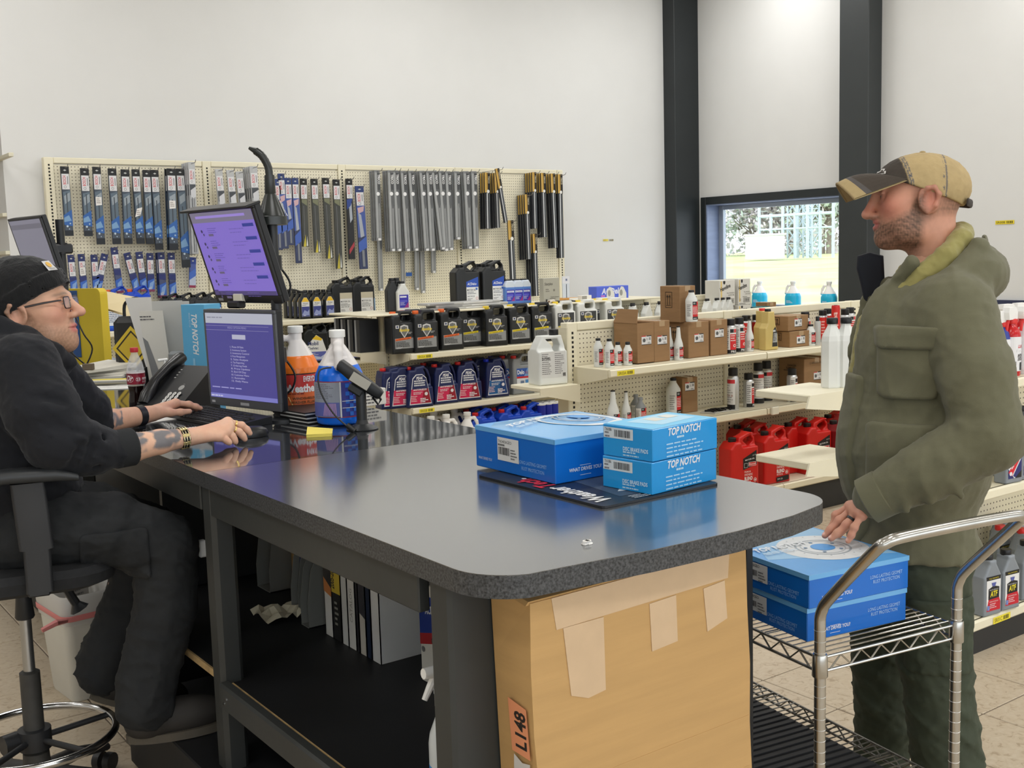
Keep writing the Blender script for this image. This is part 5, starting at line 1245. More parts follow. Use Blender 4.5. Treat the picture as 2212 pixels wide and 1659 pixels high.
carton('brown arrow-marked carton stacked on top of another carton, topmost', (4.455, 4.52, zt+.2036), .125, .16, .205, arrow=True, labx=.06, labz=.45, grp='cartons on the carton shelf')
carton('flat brown carton, lower of two, marked with arrows, between oil and cans', (5.33, 4.468, 0.978), .2, .17, .096, -.05, labx=.06, labz=.18, grp='flat cartons')
carton('flat brown carton, upper of two, sitting slightly askew', (5.325, 4.475, zt+.099), .2, .165, .092, .05, labx=.06, labz=.25, grp='flat cartons')
carton('tall brown carton on the lower shelf beside a large white bottle', (4.54, 4.592, 0.647), .118, .1, .205, -.05, arrow=False, labx=.02, labz=.62, grp='cartons on the lower carton shelf')
g = carton('large brown carton on the lower shelf behind a lone spray can', (5.457, 4.462, 0.647), .24, .2, .25, 0, arrow=False, labx=.09, labz=.45, grp='cartons on the lower carton shelf')
prn(g, 'carton_print', Print().text('12 AEROSOL CANS', .05, .215, .013, (70, 56, 40), w=.13), F_front(-.0009))
prn(g, 'carton_print', Print().text('DANGER', .07, .2, .012, (60, 44, 32), bold=.02).text('FLAMMABLE', .06, .183, .012, (60, 44, 32), bold=.02, w=.07).lines(.04, .172, .11, 1, .01, (60, 44, 32)), F_left(-.0009, .2))
# clear packets lying on the lower shelf
for k, (loc, rz, lb) in enumerate((((4.696, 4.503, 0.647), .3, 'flat clear packet of black clips lying left on the lower carton shelf'), ((4.782, 4.493, 0.647), -.2, 'flat clear packet of black clips lying right, against the post'))):
 t = thing('clip_packet', lb, 'packet', loc, rz, 'clip packets')
 part(t, 'pouch', MB().box((-.07, -.05, 0), (.07, .05, .006), b=.002).mesh('pouch'), mat('clear_pouch', (206, 204, 196), .2))
 for q in range(3): part(t, 'clip', MB().tube([(-.05+.035*q, -.03, .01), (-.03+.035*q, .0, .014), (-.045+.035*q, .03, .01)], .006, 6).mesh('clip'), C_BK)
for X0 in ((5.072, 4.37, 0.646), (5.483, 4.37, 0.646)):
 MB().box((X0[0]-3.80-.03, -.335, .604), (X0[0]-3.80+.03, -.3155, .652), b=.004).build('ticket_holder', mat('clear_holder', (228, 224, 206), .15), G2)
# --- goods on the far gondola's top deck
for k, (dz, dx, lb) in enumerate(((0, 0, 'long flat grey pack lying on the deck, bottom of three'), (.017, .05, 'long flat grey pack lying on the deck, middle of three'), (.034, -.02, 'long flat grey pack lying on the deck, top of three'))):
 t = thing('flat_pack', lb, 'pack', (4.08+dx, 6.58, 1.2165+dz), .0, 'flat grey packs')
 part(t, 'pack_body', MB().box((0, 0, 0), (.62, .14, .016), b=.003).mesh('pack_body'), mat('flat_pack_grey', (186, 186, 183), .35, noise=.08, nscale=6))
 prn(t, 'pack_print', Print().rect(.02, .002, .2, .011, (150, 150, 150)).rect(.3, .002, .25, .011, (214, 214, 212)), F_front(-.0004))
t = thing('starplex_box'.replace('starplex', 'grease'), 'upright grey display box with a name at top on the far deck', 'box', (5.109, 6.62, 1.216), .05)
part(t, 'body', MB().box((0, 0, 0), (.16, .05, .188), b=.002).mesh('body'), mat('grey_box', (176, 174, 160), .5, noise=.03))
prn(t, 'box_print', Print().text('Starplex', .012, .135, .02, (70, 68, 62), bold=.01, w=.08).lines(.02, .1, .05, 2, .014, (130, 126, 116)).rect(.095, .088, .018, .016, (136, 132, 122)).text('Super Grease', .07, .042, .007, (70, 66, 60), bold=.01, w=.08).lines(.06, .032, .09, 3, .009, (110, 106, 98), seed=3).poly([(.02, .03), (.034, .03), (.034, .012), (.027, .006), (.02, .012)], (60, 60, 60)), F_front(-.0004))
t = thing('hanging_packet', 'white and clear packet standing right of the grey display box', 'packet', (5.324, 6.66, 1.216))
part(t, 'pouch', MB().box((0, 0, 0), (.07, .008, .195), b=.002).mesh('pouch'), mat('pale_pouch', (214, 222, 232), .25))
prn(t, 'packet_print', Print().rect(0, .14, .07, .055, (226, 228, 234)).rect(.03, .16, .016, .016, (110, 120, 150)).rect(.034, .01, .006, .125, (70, 78, 92)), F_front(-.0004))
t = thing('paper_roll', 'small white paper roll lying on the far deck', 'roll', (5.119, 6.57, 1.216), .5)
part(t, 'roll_body', MB().cyl((0, 0, .014), (.09, 0, .014), .014, n=14).mesh('roll_body'), mat('roll_paper', (214, 208, 196), .7)); part(t, 'core', MB().cyl((-.001, 0, .014), (.004, 0, .014), .007, n=10).mesh('core'), M_CARDD)
t = thing('orange_box', 'small flat orange and white box on the far deck behind the roll', 'box', (5.279, 6.66, 1.216), -.1)
part(t, 'body', MB().box((0, 0, 0), (.18, .06, .03), b=.002).mesh('body'), mat('orange_box', (206, 150, 76), .5)); part(t, 'end_label', MB().box((.1, -.001, .002), (.178, 0, .028)).mesh('end_label'), mat('white_card', (228, 226, 220), .6))
t = thing('spare_wiper', 'black spare wiper lying before the orange box on the far deck', 'wiper', (5.199, 6.56, 1.216))
part(t, 'rod', MB().tube([(0, 0, .008), (.06, 0, .012), (.13, .005, .01), (.17, .01, .006)], [.009, .008, .007, .005], 8).mesh('arm'), C_BK); part(t, 'pivot', cap_mesh(.012, .018), C_BK, (.0, 0, 0))
t = thing('small_box', 'little white box with grey end beside the blue display box', 'box', (5.512, 6.66, 1.216))
part(t, 'body', MB().box((0, 0, 0), (.1, .05, .04), b=.002).mesh('body'), mat('white_card', (228, 226, 220), .6)); part(t, 'end_label', MB().box((.002, -.001, .004), (.05, 0, .036)).mesh('end_label'), mat('grey_label', (150, 148, 140), .6))
t = thing('display_box', 'wide blue display box with white lettering and jug pictures on the far deck', 'box', (5.68, 6.68, 1.216))
part(t, 'body', MB().box((0, 0, 0), (.335, .1, .1), b=.002).mesh('body'), mat('display_blue', (84, 106, 214), .45))
p = Print().text('ACDelco', .05, .04, .045, (226, 230, 246), bold=.03, shear=.15, w=.24).rect(.045, .02, .04, .01, (226, 130, 200))
for ox in (.1, .225): p.poly([(ox, .0), (ox+.085, .0), (ox+.085, .04), (ox+.055, .09), (ox+.03, .095), (ox+.005, .06)], (220, 220, 216)).disc(ox+.03, .045, .016, (150, 150, 146), ry=.025, n=12)
prn(t, 'box_print', p, F_front(-.0004))
# white cartons, cans and grey carton on the third bay of the far gondola
def oilbox(lb, loc, w, h, rz=0.0):
 t = thing('oil_carton', lb, 'carton', loc, rz, 'white oil cartons')
 part(t, 'body', MB().box((0, 0, 0), (w, .17, h), b=.003).mesh('body'), mat('white_carton', (216, 214, 206), .6, noise=.03))
 p = Print().rect(w*.06, h*.12, w*.09, h*.84, (226, 196, 120)).text('Havoline', w*.06, h*.56, h*.15, (44, 42, 40), bold=.03, rot=.3, w=w*.68).poly([(w*.22, h*.97), (w*.36, h*.97), (w*.36, h*.88), (w*.29, h*.83), (w*.22, h*.88)], (40, 40, 42)).text('FULL SYNTHETIC', w*.45, h*.47, h*.05, (110, 106, 98), w=w*.5).text('LOW AB', w*.55, h*.39, h*.05, (90, 86, 80), w=w*.38).lines(w*.35, h*.3, w*.58, 1, .01, (120, 116, 108))
 p.rect(w*.42, h*.1, w*.5, h*.17, (60, 58, 56)).rect(w*.435, h*.115, w*.47, h*.14, (216, 214, 206)).barcode(w*.46, h*.13, w*.42, h*.11).ring(w*.14, h*.2, w*.06, w*.045, (70, 68, 64), n=14).lines(w*.05, h*.04, w*.85, 1, .01, (120, 116, 110))
 prn(t, 'carton_print', p, F_front(-.0004)); return t
oilbox('white oil carton with bar code, top left of the three by the window', (6.871, 6.5, 1.106), .185, .215)
oilbox('white oil carton, top right of the three by the window', (7.085, 6.49, 1.106), .15, .22)
oilbox('white oil carton at the bottom, under the top right one', (7.062, 6.47, 0.944), .155, .16)
carton('plain pale carton under the left white oil carton', (6.901, 6.54, 0.944), .18, .15, .16, arrow=False, lab=False)
carton('pale grey carton at the right of the small blue cans', (7.456, 6.5, 0.944), .12, .13, .165, arrow=False, lab=False)
gc2 = mk_can('small_can', .024, .13, plast('deep_blue', (36, 52, 120)), mat('teal_cap', (70, 130, 130), .4))
for k in range(8):
 X = (7.263, 6.46, 0.944)
 place('can_s', gc2, (X[0]+.05*(k % 4), X[1]+.06*(k//4), X[2]), 0, 'small blue can between white and pale cartons, %s row, %s' % (('front', 'back')[k//4], ('first', 'second', 'third', 'last')[k % 4]), 'small blue cans by the window')
# --- dark filter boxes on the end shelf
for k in range(4):
 t = thing('filter_box', 'tall dark filter box on the end shelf, %s from the cream post' % ('nearest', 'second', 'third', 'farthest')[k], 'box', (3.82-.06, 6.745+.1*k, .9508), 0, 'dark filter boxes')
 part(t, 'body', MB().box((-.15, 0, 0), (0, .07, .225), b=.002).mesh('body'), mat('filter_dark', (42, 44, 48), .4, noise=.1, nscale=9)); part(t, 'silver_edge', MB().box((-.1512, .045, .004), (-.15, .069, .222)).mesh('silver_edge'), mat('filter_silver', (150, 152, 154), .35))
# --- clear curved strip on the wall shelf
t = thing('black_hose', 'thin curved black strap sticking out behind the upper monitor', 'strap', (3.863, 8.5, 1.3))
part(t, 'strap_body', MB().tube(spline([(0, .3, .0), (.02, 0, .045), (.09, -.02, .05), (.18, -.02, .02)], 5), .007, 6).mesh('strap_body'), C_BK)
# low yellow shelf strip on the wall and on the right wall
for i, (P, ry) in enumerate((((7.711, 8.945, 1.694), 0), )):
 mk('shelf_tag', Print().rect(0, 0, .07, .022, (232, 214, 90)).text('SR04C', .004, .005, .011, (110, 100, 40), w=.04).mesh('shelf_tag', F_front(0)), mprint(), None, loc=P, label='small yellow shelf tag stuck on the white back wall', cat='tag')
 mk('shelf_tag', Print().barcode(0, 0, .06, .02, (120, 104, 40), 12).mesh('shelf_tag', F_front(0)), mprint(), None, loc=(P[0]+.085, P[1], P[2]), label='small barcode tag right of the yellow tag on the back wall', cat='tag')
mk('shelf_tag', Print().rect(0, 0, .17, .032, (236, 214, 60)).text('SR00B', .008, .007, .018, (70, 62, 20), bold=.01, w=.08).barcode(.1, .006, .06, .02, (50, 44, 20), 12).mesh('shelf_tag', F_left(0)), mprint(), None, loc=(8.966, 5.3, 1.72), label='yellow barcode tag stuck on the white wall right of the standing man', cat='tag')
# brown carton at the far left behind the seated man
carton('plain brown carton glimpsed behind the seated man at the left edge', (1.812, 9.6, 1.16), .34, .3, .5, arrow=False, lab=False)

# ---------------------------------------------------------------- service counter
ZC = 1.06
def laminate(name, c, c2, rough):
 m = mat(name, c, rough, noise=.2, nscale=220, c2=c2, spec=.5, bump=.01, bscale=8)
 return m
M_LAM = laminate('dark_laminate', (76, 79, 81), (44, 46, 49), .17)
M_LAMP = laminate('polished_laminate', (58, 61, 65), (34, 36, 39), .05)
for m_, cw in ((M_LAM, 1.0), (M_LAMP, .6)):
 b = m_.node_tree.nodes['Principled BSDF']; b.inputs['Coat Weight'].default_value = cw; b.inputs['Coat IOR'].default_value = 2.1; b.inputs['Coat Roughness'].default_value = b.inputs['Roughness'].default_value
M_EDGE = laminate('granite_edge', (86, 88, 90), (24, 25, 28), .35)
M_FRAME = mat('charcoal_frame', (54, 56, 55), .45, noise=.1, nscale=6, bump=.03, bscale=30)
M_SHELFB = mat('black_shelf', (28, 29, 31), .55, noise=.25, nscale=5)
M_RAW = mat('raw_board', (190, 160, 112), .85, noise=.25, nscale=30)
SC = thing('service_counter', 'long dark granite-look service counter with rounded end and black base', 'counter', (1.01, 1.43, 0))
X0, Y0 = 1.01, 1.43
end = [(.0, .36)]+[(.002+.1*(1-math.cos(math.radians(a))), .03+.1*(1-math.sin(math.radians(a)))+.02) for a in range(0, 91, 10)]
end = [(0, .35)]+arc(.12, .155, .12, 180, 250, 8)+[(.2, .03), (.34, .014), (.55, .004), (.72, .014)]+arc(.797, .14, .11, 290, 360, 8)+[(.907, .35)]
y1 = 1.335
top = end+[(.907, y1), (0, y1)]
part(SC, 'countertop', MB().prism([(x, y) for x, y in top], ZC-.0012, ZC).mesh('countertop'), M_LAM)
part(SC, 'countertop_edge', MB().prism([(x, y) for x, y in top], ZC-.042, ZC-.0012).mesh('countertop_edge'), M_EDGE)
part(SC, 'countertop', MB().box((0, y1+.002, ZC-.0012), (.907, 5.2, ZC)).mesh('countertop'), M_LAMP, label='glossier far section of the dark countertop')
part(SC, 'countertop_edge', MB().box((0, y1+.002, ZC-.042), (.907, 5.2, ZC-.0012)).mesh('countertop_edge'), M_EDGE)
part(SC, 'apron', MB().box((.02, .31, .936), (.045, 1.36, ZC-.042), b=.003).mesh('apron'), M_FRAME)
part(SC, 'apron', MB().box((.02, 1.43, .94), (.045, 3.0, ZC-.042), b=.003).mesh('apron'), M_FRAME)
part(SC, 'leg', MB().box((.02, 1.352, 0), (.085, 1.425, ZC-.042), b=.012).mesh('leg'), M_FRAME)
part(SC, 'leg', MB().box((.02, .205, 0), (.19, .275, ZC-.042), b=.008).mesh('leg'), M_FRAME)
part(SC, 'leg', MB().box((.50, .23, 0), (.58, .28, ZC-.042), b=.008).mesh('leg'), M_FRAME)
part(SC, 'lower_shelf', MB().box((.05, .28, .452), (.88, 2.3, .476), b=.001).mesh('lower_shelf'), M_SHELFB)
part(SC, 'shelf_edge', MB().box((.044, 1.43, .455), (.05, 1.9, .4755)).box((.046, .3, .456), (.05, 1.35, .4762)).mesh('shelf_edge'), M_RAW)
part(SC, 'shelf_rail', MB().box((.008, .275, .417), (.04, 1.352, .487), b=.006).mesh('shelf_rail'), M_FRAME)
part(SC, 'screw', MB().cyl((.006, 1.30, .455), (.01, 1.30, .455), .006, n=10).mesh('screw'), mat('chrome', (205, 205, 205), .15, metal=1))
part(SC, 'screw', MB().cyl((.006, 1.315, .44), (.01, 1.315, .44), .004, n=10).mesh('screw'), MATS['chrome'])
part(SC, 'back_board', MB().box((.88, .28, .02), (.9, 5.15, ZC-.042)).mesh('back_board'), M_SHELFB)
part(SC, 'partition', MB().box((.2, 2.3, .02), (.88, 2.325, ZC-.042)).mesh('partition'), M_SHELFB)
part(SC, 'end_board', MB().box((.3, .29, .02), (.8, .31, .44)).mesh('end_board'), M_SHELFB)
# far bays: dark cabinet with bare edges
part(SC, 'far_post', MB().box((.12, 3.02, 0), (.18, 3.09, ZC-.042), b=.006).mesh('far_post'), M_FRAME)
part(SC, 'far_post', MB().box((.12, 4.4, 0), (.18, 4.47, ZC-.042), b=.006).mesh('far_post'), M_FRAME)
part(SC, 'far_shelf', MB().box((.13, 3.1, .48), (.88, 5.15, .505)).mesh('far_shelf'), M_SHELFB)
part(SC, 'shelf_edge', MB().box((.122, 3.1, .482), (.13, 5.15, .504)).mesh('shelf_edge'), M_RAW)
part(SC, 'far_base', MB().box((.1, 3.1, .04), (.88, 5.15, .11), b=.004).mesh('far_base'), M_SHELFB)
prn(SC, 'sticker', Print().rect(0, 0, .03, .03, (210, 208, 200)).lines(.004, .022, .02, 3, .007, (50, 50, 50), th=.004), F_front(.204, .155, ZC-.078))
mt = thing('floor_mat', 'black anti-fatigue mat with pale edge under the seated man', 'mat', (1.07, 3.709, 0.000), 0)
part(mt, 'mat_body', MB().prism(rrect(1.0, 1.1, .05, 4, .55, -.35), .0, .014).mesh('mat_body'), mat('black_rubber', (30, 30, 32), .7, noise=.2, nscale=14))

# ---------------------------------------------------------------- blue part boxes
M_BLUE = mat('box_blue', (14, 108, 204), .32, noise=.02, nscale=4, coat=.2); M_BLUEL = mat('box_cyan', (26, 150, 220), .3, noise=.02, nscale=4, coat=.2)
WHT = (232, 236, 240)
def rotor_print(w, d):
 p = Print()
 p.poly([(0, 0), (w, 0), (w, d), (0, d)], (96, 168, 232)).poly([(w*.02, d*.45), (w*.98, d*.1), (w*.98, d*.98), (w*.3, d*.98)], (150, 198, 236))
 for cx, cy, r in ((w*.62, d*.5, d*.34), (w*.36, d*.86, d*.22)):
  if cy+r > d: continue
  p.disc(cx, cy, r, (226, 230, 232), n=36).ring(cx, cy, r*.62, r*.57, (160, 170, 178), n=36).ring(cx, cy, r*.5, r*.47, (186, 194, 200), n=36).disc(cx, cy, r*.27, (84, 160, 228), n=24)
  for k in range(5): p.disc(cx+r*.4*math.cos(k*1.257+.3), cy+r*.4*math.sin(k*1.257+.3), r*.045, (120, 150, 180), n=10)
  for k in range(18): p.disc(cx+r*.82*math.cos(k*.349), cy+r*.82*math.sin(k*.349), r*.022, (150, 160, 170), n=6)
 return p
def rotor_box(lb, loc, w, d, h, rz, bulge=.0, toptext=True, front=True, sticker=True):
 t = thing('brake_part_box', lb, 'box', loc, rz, 'blue brake part boxes')
 mb = MB(); n = 6
 vs = [(w*i/n, d*j/n, h+bulge*math.sin(PI*i/n)*math.sin(PI*j/n)) for j in range(n+1) for i in range(n+1)]
 mb.box((0, 0, 0), (w, d, h-.001), b=.002)
 part(t, 'body', mb.mesh('body'), M_BLUE)
 lidz = lambda u, v: h+bulge*math.sin(PI*min(1, max(0, u/w)))*math.sin(PI*min(1, max(0, v/d)))
 lid = MB().add(vs, [(j*(n+1)+i, j*(n+1)+i+1, (j+1)*(n+1)+i+1, (j+1)*(n+1)+i) for j in range(n) for i in range(n)], True)
 lid.box((-.0012, -.0012, h-.011), (w+.0012, .001, h+.0006)).box((-.0012, 0, h-.011), (.0008, d, h+.0006))
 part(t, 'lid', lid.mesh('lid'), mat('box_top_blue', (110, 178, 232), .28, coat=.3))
 p = rotor_print(w, d)
 q = MB()
 for vs_, fs_, c_, k_ in p.p: q.add([(u, v, lidz(u, v)+.0004+.00025*k_) for u, v in vs_], fs_, False, None, c_)
 if toptext:
  pt = Print().text('TOP NOTCH', w*.06, d*.62, d*.085, WHT, bold=.03, shear=.2, rot=-.0, w=w*.5).lines(w*.08, d*.56, w*.42, 2, d*.03, (200, 222, 240))
  for vs_, fs_, c_, k_ in pt.p: q.add([(u, v, lidz(u, v)+.004+.0002*k_) for u, v in vs_], fs_, False, None, c_)
 mk('top_print', q.mesh('top_print'), mprint(), t)
 a = Print().text('WHAT DRIVES YOU?', w*.12, h*.22, .0085, WHT, bold=.02, shear=.1, w=w*.3).rect(w*.22, h*.34, w*.1, .001, WHT).rect(w*.22, h*.12, w*.1, .001, WHT).text('LONG LASTING GEOMET', w*.6, h*.52, .0085, (170, 206, 240), w=w*.33).text('RUST PROTECTION', w*.63, h*.37, .0085, (170, 206, 240), w=w*.27)
 prn(t, 'front_print', a, F_front(-.0004))
 b = Print().text('LONG LASTING GEOMET', d*.56, h*.3, .0085, (150, 196, 238), w=d*.34).text('RUST PROTECTION', d*.6, h*.16, .0085, (150, 196, 238), w=d*.27).text('WHAT DRIVES YOU?', d*.04, h*.2, .007, WHT, shear=.1, w=d*.18)
 if sticker: b.rect(d*.3, h*.28, d*.27, h*.55, (226, 226, 224)).text('TN54026GEO', d*.31, h*.7, .007, (60, 60, 62), w=d*.17).barcode(d*.315, h*.42, d*.14, h*.18, n=16).lines(d*.31, h*.63, d*.14, 1, .01, (110, 110, 110)).lines(d*.47, h*.55, d*.09, 4, .007, (120, 120, 120))
 prn(t, 'side_print', b, lambda u, v, e: (-e-.0004, d-u, v))
 return t
board = thing('advertising_mat', 'black advertising mat with white and red lettering lying under blue boxes', 'mat', (1.49, 1.745, ZC))
part(board, 'mat_body', MB().prism(rrect(.35, .47, .012, 3, .175, .235), .0004, .0055).mesh('mat_body'), mat('mat_black', (30, 34, 40), .35, noise=.1, nscale=9))
p = Print().poly([(.09, .05), (.34, .02), (.34, .3), (.2, .4), (.12, .25)], (60, 72, 88)).poly([(.12, .09), (.3, .05), (.33, .1), (.2, .16)], (196, 200, 200)).poly([(.2, .3), (.3, .2), (.32, .3), (.24, .36)], (150, 156, 160))
p.text('Weather', .06, .03, .045, (232, 232, 230), bold=.03, rot=PI/2, shear=.15, w=.19).text('Tech', .06, .225, .045, (206, 40, 48), bold=.03, rot=PI/2, shear=.15, w=.11).disc(.05, .345, .006, (220, 220, 220)).lines(.1, .03, .06, 3, .01, (180, 184, 188))
prn(board, 'mat_print', p, F_top(.0056))
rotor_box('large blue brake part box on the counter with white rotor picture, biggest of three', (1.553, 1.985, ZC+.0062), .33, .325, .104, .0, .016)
def pad_box(lb, loc, rz):
 t = thing('brake_part_box', lb, 'box', loc, rz, 'blue brake part boxes')
 w, d, h = .225, .148, .071
 part(t, 'body', MB().box((0, 0, 0), (w, d, h), b=.0015).mesh('body'), M_BLUEL)
 p = Print().text('TOP NOTCH', w*.22, h*.72, .0165, WHT, bold=.03, shear=.2, w=w*.5).lines(w*.36, h*.6, w*.18, 1, .01, (190, 226, 245)).lines(w*.2, h*.44, w*.62, 4, .009, (170, 214, 240), th=.003, minw=.75)
 prn(t, 'front_print', p, F_front(-.0004))
 p = Print().rect(d*.02, h*.58, d*.6, h*.34, (214, 222, 226)).barcode(d*.24, h*.64, d*.33, h*.22, n=24).text('TN1086', d*.05, h*.8, .007, (70, 70, 74), w=d*.14).lines(d*.05, h*.72, d*.13, 2, .008, (120, 120, 126)).text('DISC BRAKE PADS', d*.42, h*.24, .0085, (200, 230, 246), bold=.03, w=d*.5).lines(d*.42, h*.17, d*.42, 2, .007, (180, 218, 240))
 prn(t, 'side_print', p, lambda u, v, e: (-e-.0004, d-u, v))
 p = Print().rect(.002, .002, w-.004, d-.004, (110, 196, 238)).poly([(w*.3, d*.2), (w*.9, d*.3), (w*.9, d*.95), (w*.2, d*.8)], (170, 216, 240)).poly([(w*.42, d*.5), (w*.62, d*.5), (w*.6, d*.78), (w*.44, d*.78)], (214, 214, 204)).poly([(w*.66, d*.56), (w*.84, d*.56), (w*.82, d*.8), (w*.68, d*.8)], (222, 222, 214))
 prn(t, 'top_print', p, F_top(h+.0003))
 return t
pad_box('small blue brake pad box, lower of the two stacked on the black mat', (1.637, 1.752, ZC+.0062), .1)
pad_box('small blue brake pad box, upper of the two stacked on the black mat', (1.640, 1.752, ZC+.0062+.0728), .1)
t = thing('paper_scrap', 'tiny crumpled white paper scrap on the counter near the rounded corner', 'scrap', (1.284, 1.552, 1.06))
rr_ = random.Random(5); mb = MB()
for k in range(3): mb.loft([[((.009-.002*q)*math.cos(a*1.05)*(.7+.5*rr_.random())+.004*k-.004, (.007)*math.sin(a*1.05)*(.7+.5*rr_.random()), .0005+.0035*q) for a in range(6)] for q in range(3)], False)
part(t, 'scrap_body', mb.mesh('scrap_body'), mat('white_paper', (232, 230, 226), .8))

# ---------------------------------------------------------------- large brown box standing at the end of the counter
BB = thing('tall_cardboard_box', 'tall brown cardboard box taped at the top, standing against the counter end', 'box', (1.118, 1.515, 0))
BB.rotation_euler = (0, .0, 0)
M_CARD2 = mat('kraft_card', (192, 154, 100), .7, noise=.07, nscale=5, bump=.05, bscale=14, stretch=(.6, 1, 7))
bw, bd, bh = .555, .115, .99
mb = MB(); rings = []
for k in range(9):
 z = bh*k/8; e = .004*math.sin(k*1.7); sh = .030*(1-z/bh)
 rings.append([(sh+e, 0, z), (sh+bw+.003*math.sin(k*2.3), 0, z), (sh+bw, bd, z), (sh, bd, z)])
part(BB, 'body', mb.loft(rings, False).mesh('body'), M_CARD2)
part(BB, 'flap', MB().loft([[(-.004, .004, bh-.004), (bw, .002, bh), (bw+.004, .0, bh+.006), (0, 0, bh+.004)], [(-.004, bd-.01, bh+.012), (bw, bd-.01, bh+.012), (bw+.004, bd-.01, bh+.017), (0, bd-.01, bh+.017)]], False).mesh('flap'), M_CARD2)
M_PT = mat('paper_tape', (206, 178, 144), .55, noise=.05, nscale=20)
def strip(poly, e=.0012):
 return MB().loft([[(x, -e, z) for x, z in poly], [(x, .002, z) for x, z in poly]], False)
part(BB, 'tape', strip([(.06, bh-.06), (.5, bh-.052), (.505, bh+.004), (.05, bh)]).mesh('tape'), M_PT)
part(BB, 'tape', strip([(.075, bh-.06), (.17, bh-.06), (.172, bh-.2), (.13, bh-.205), (.09, bh-.19)], .0016).mesh('tape'), M_PT)
part(BB, 'tape', strip([(.285, bh-.06), (.355, bh-.057), (.358, bh-.15), (.29, bh-.155)], .0016).mesh('tape'), M_PT)
part(BB, 'tape', strip([(.43, bh-.06), (.49, bh-.055), (.497, bh-.135), (.44, bh-.15)], .0016).mesh('tape'), M_PT)
s = lambda u, v, e: (.030*(1-v/bh)-e-.0065, .11-u, v)
prn(BB, 'sticker', Print().poly([(.045, .70), (.1, .698), (.095, .792), (.04, .80)], (228, 150, 108)).text('L148', .09, .712, .032, (40, 34, 32), bold=.03, rot=PI/2, w=.07), s)
prn(BB, 'tape_strip', Print().poly([(.04, .57), (.095, .565), (.098, .69), (.075, .685), (.05, .695)], (208, 204, 200)), s)
prn(BB, 'shipping_label', Print().rect(.0, .36, .108, .21, (206, 206, 206)).lines(.008, .55, .06, 6, .014, (100, 100, 100), th=.004).text('UPS', .06, .53, .016, (90, 90, 92), w=.04).lines(.01, .46, .05, 8, .01, (150, 150, 150), th=.003), s)
prn(BB, 'sticker', Print().poly([(.1, .4), (.17, .4), (.18, .452), (.1, .445)], (226, 226, 224)).text('0', .13, .415, .024, (40, 40, 42), rot=PI/2), F_front(-.0006))
for k, z in enumerate((.52, .36, .24, .63)):
 part(BB, 'crease', MB().box((.02+.02*k, -.0007, z), (.56, .0005, z+.0035)).mesh('crease'), M_CARD2)

# ---------------------------------------------------------------- under-counter goods
def slab(name, lb, cat, lo, hi, m, loc, grp=None, b=.002, rz=0):
 t = thing(name, lb, cat, loc, rz, grp); part(t, 'body', MB().box(lo, hi, b=b).mesh('body'), m); return t
ZS = .4768
sb = thing('spray_bottle', 'clear spray bottle with white trigger and blue fluid on the lower counter shelf', 'bottle', (1.155, 1.86, ZS))
part(sb, 'body', MB().lathe([(.036, 0), (.038, .004), (.038, .13), (.035, .15), (.02, .19), (.017, .215)], 24).mesh('body'), mat('frosted_clear', (206, 212, 214), .35, noise=.03))
part(sb, 'liquid', MB().lathe([(.0365, -.0003), (.0385, .004), (.0385, .085)], 24).mesh('liquid'), mat('blue_fluid', (80, 150, 214), .25))
part(sb, 'collar', MB().lathe([(.021, .205), (.0225, .207), (.0225, .232), (.02, .234)], 20).mesh('collar'), C_WH)
mb = MB().lathe([(.014, .232), (.0135, .262), (.016, .27)], 14); mb.tube([(.03, 0, .28), (.0, 0, .283), (-.05, 0, .287)], [.013, .015, .011], 10)
part(sb, 'trigger_head', mb.mesh('trigger_head'), C_WH); part(sb, 'trigger', MB().tube([(-.022, 0, .28), (-.036, 0, .255), (-.05, 0, .232)], [.008, .008, .006], 8).mesh('trigger'), C_WH)
XB = 1.43
BK = [  # y range, height, cover, spine print, label
 (2.9690, 2.9189, .27, (226, 224, 218), ('bar', (34, 34, 36), (206, 130, 70)), 'white catalogue with black and orange top on its spine'),
 (2.9189, 2.8625, .275, (36, 36, 36), ('yel', (214, 186, 60), None), 'black catalogue with yellow-topped spine'),
 (2.8595, 2.8209, .27, (214, 214, 210), ('pl', None, None), 'white book next to the black and yellow catalogue'),
 (2.8194, 2.7729, .265, (224, 222, 216), ('txt', (150, 148, 140), None), 'thick white book, second white one after the yellow spine'),
 (2.7714, 2.7542, .26, (50, 50, 54), ('pl', None, None), 'thin dark book between white ones'),
 (2.7514, 2.7134, .27, (206, 200, 188), ('diag', (60, 60, 66), None), 'pale book with dark slanted top beside a navy one'),
 (2.7106, 2.6830, .275, (32, 44, 66), ('pl', None, None), 'navy book just left of the white binder'),
 (2.6803, 2.6317, .275, (222, 222, 220), ('pl', None, None), 'white binder beside the blue and red box')]
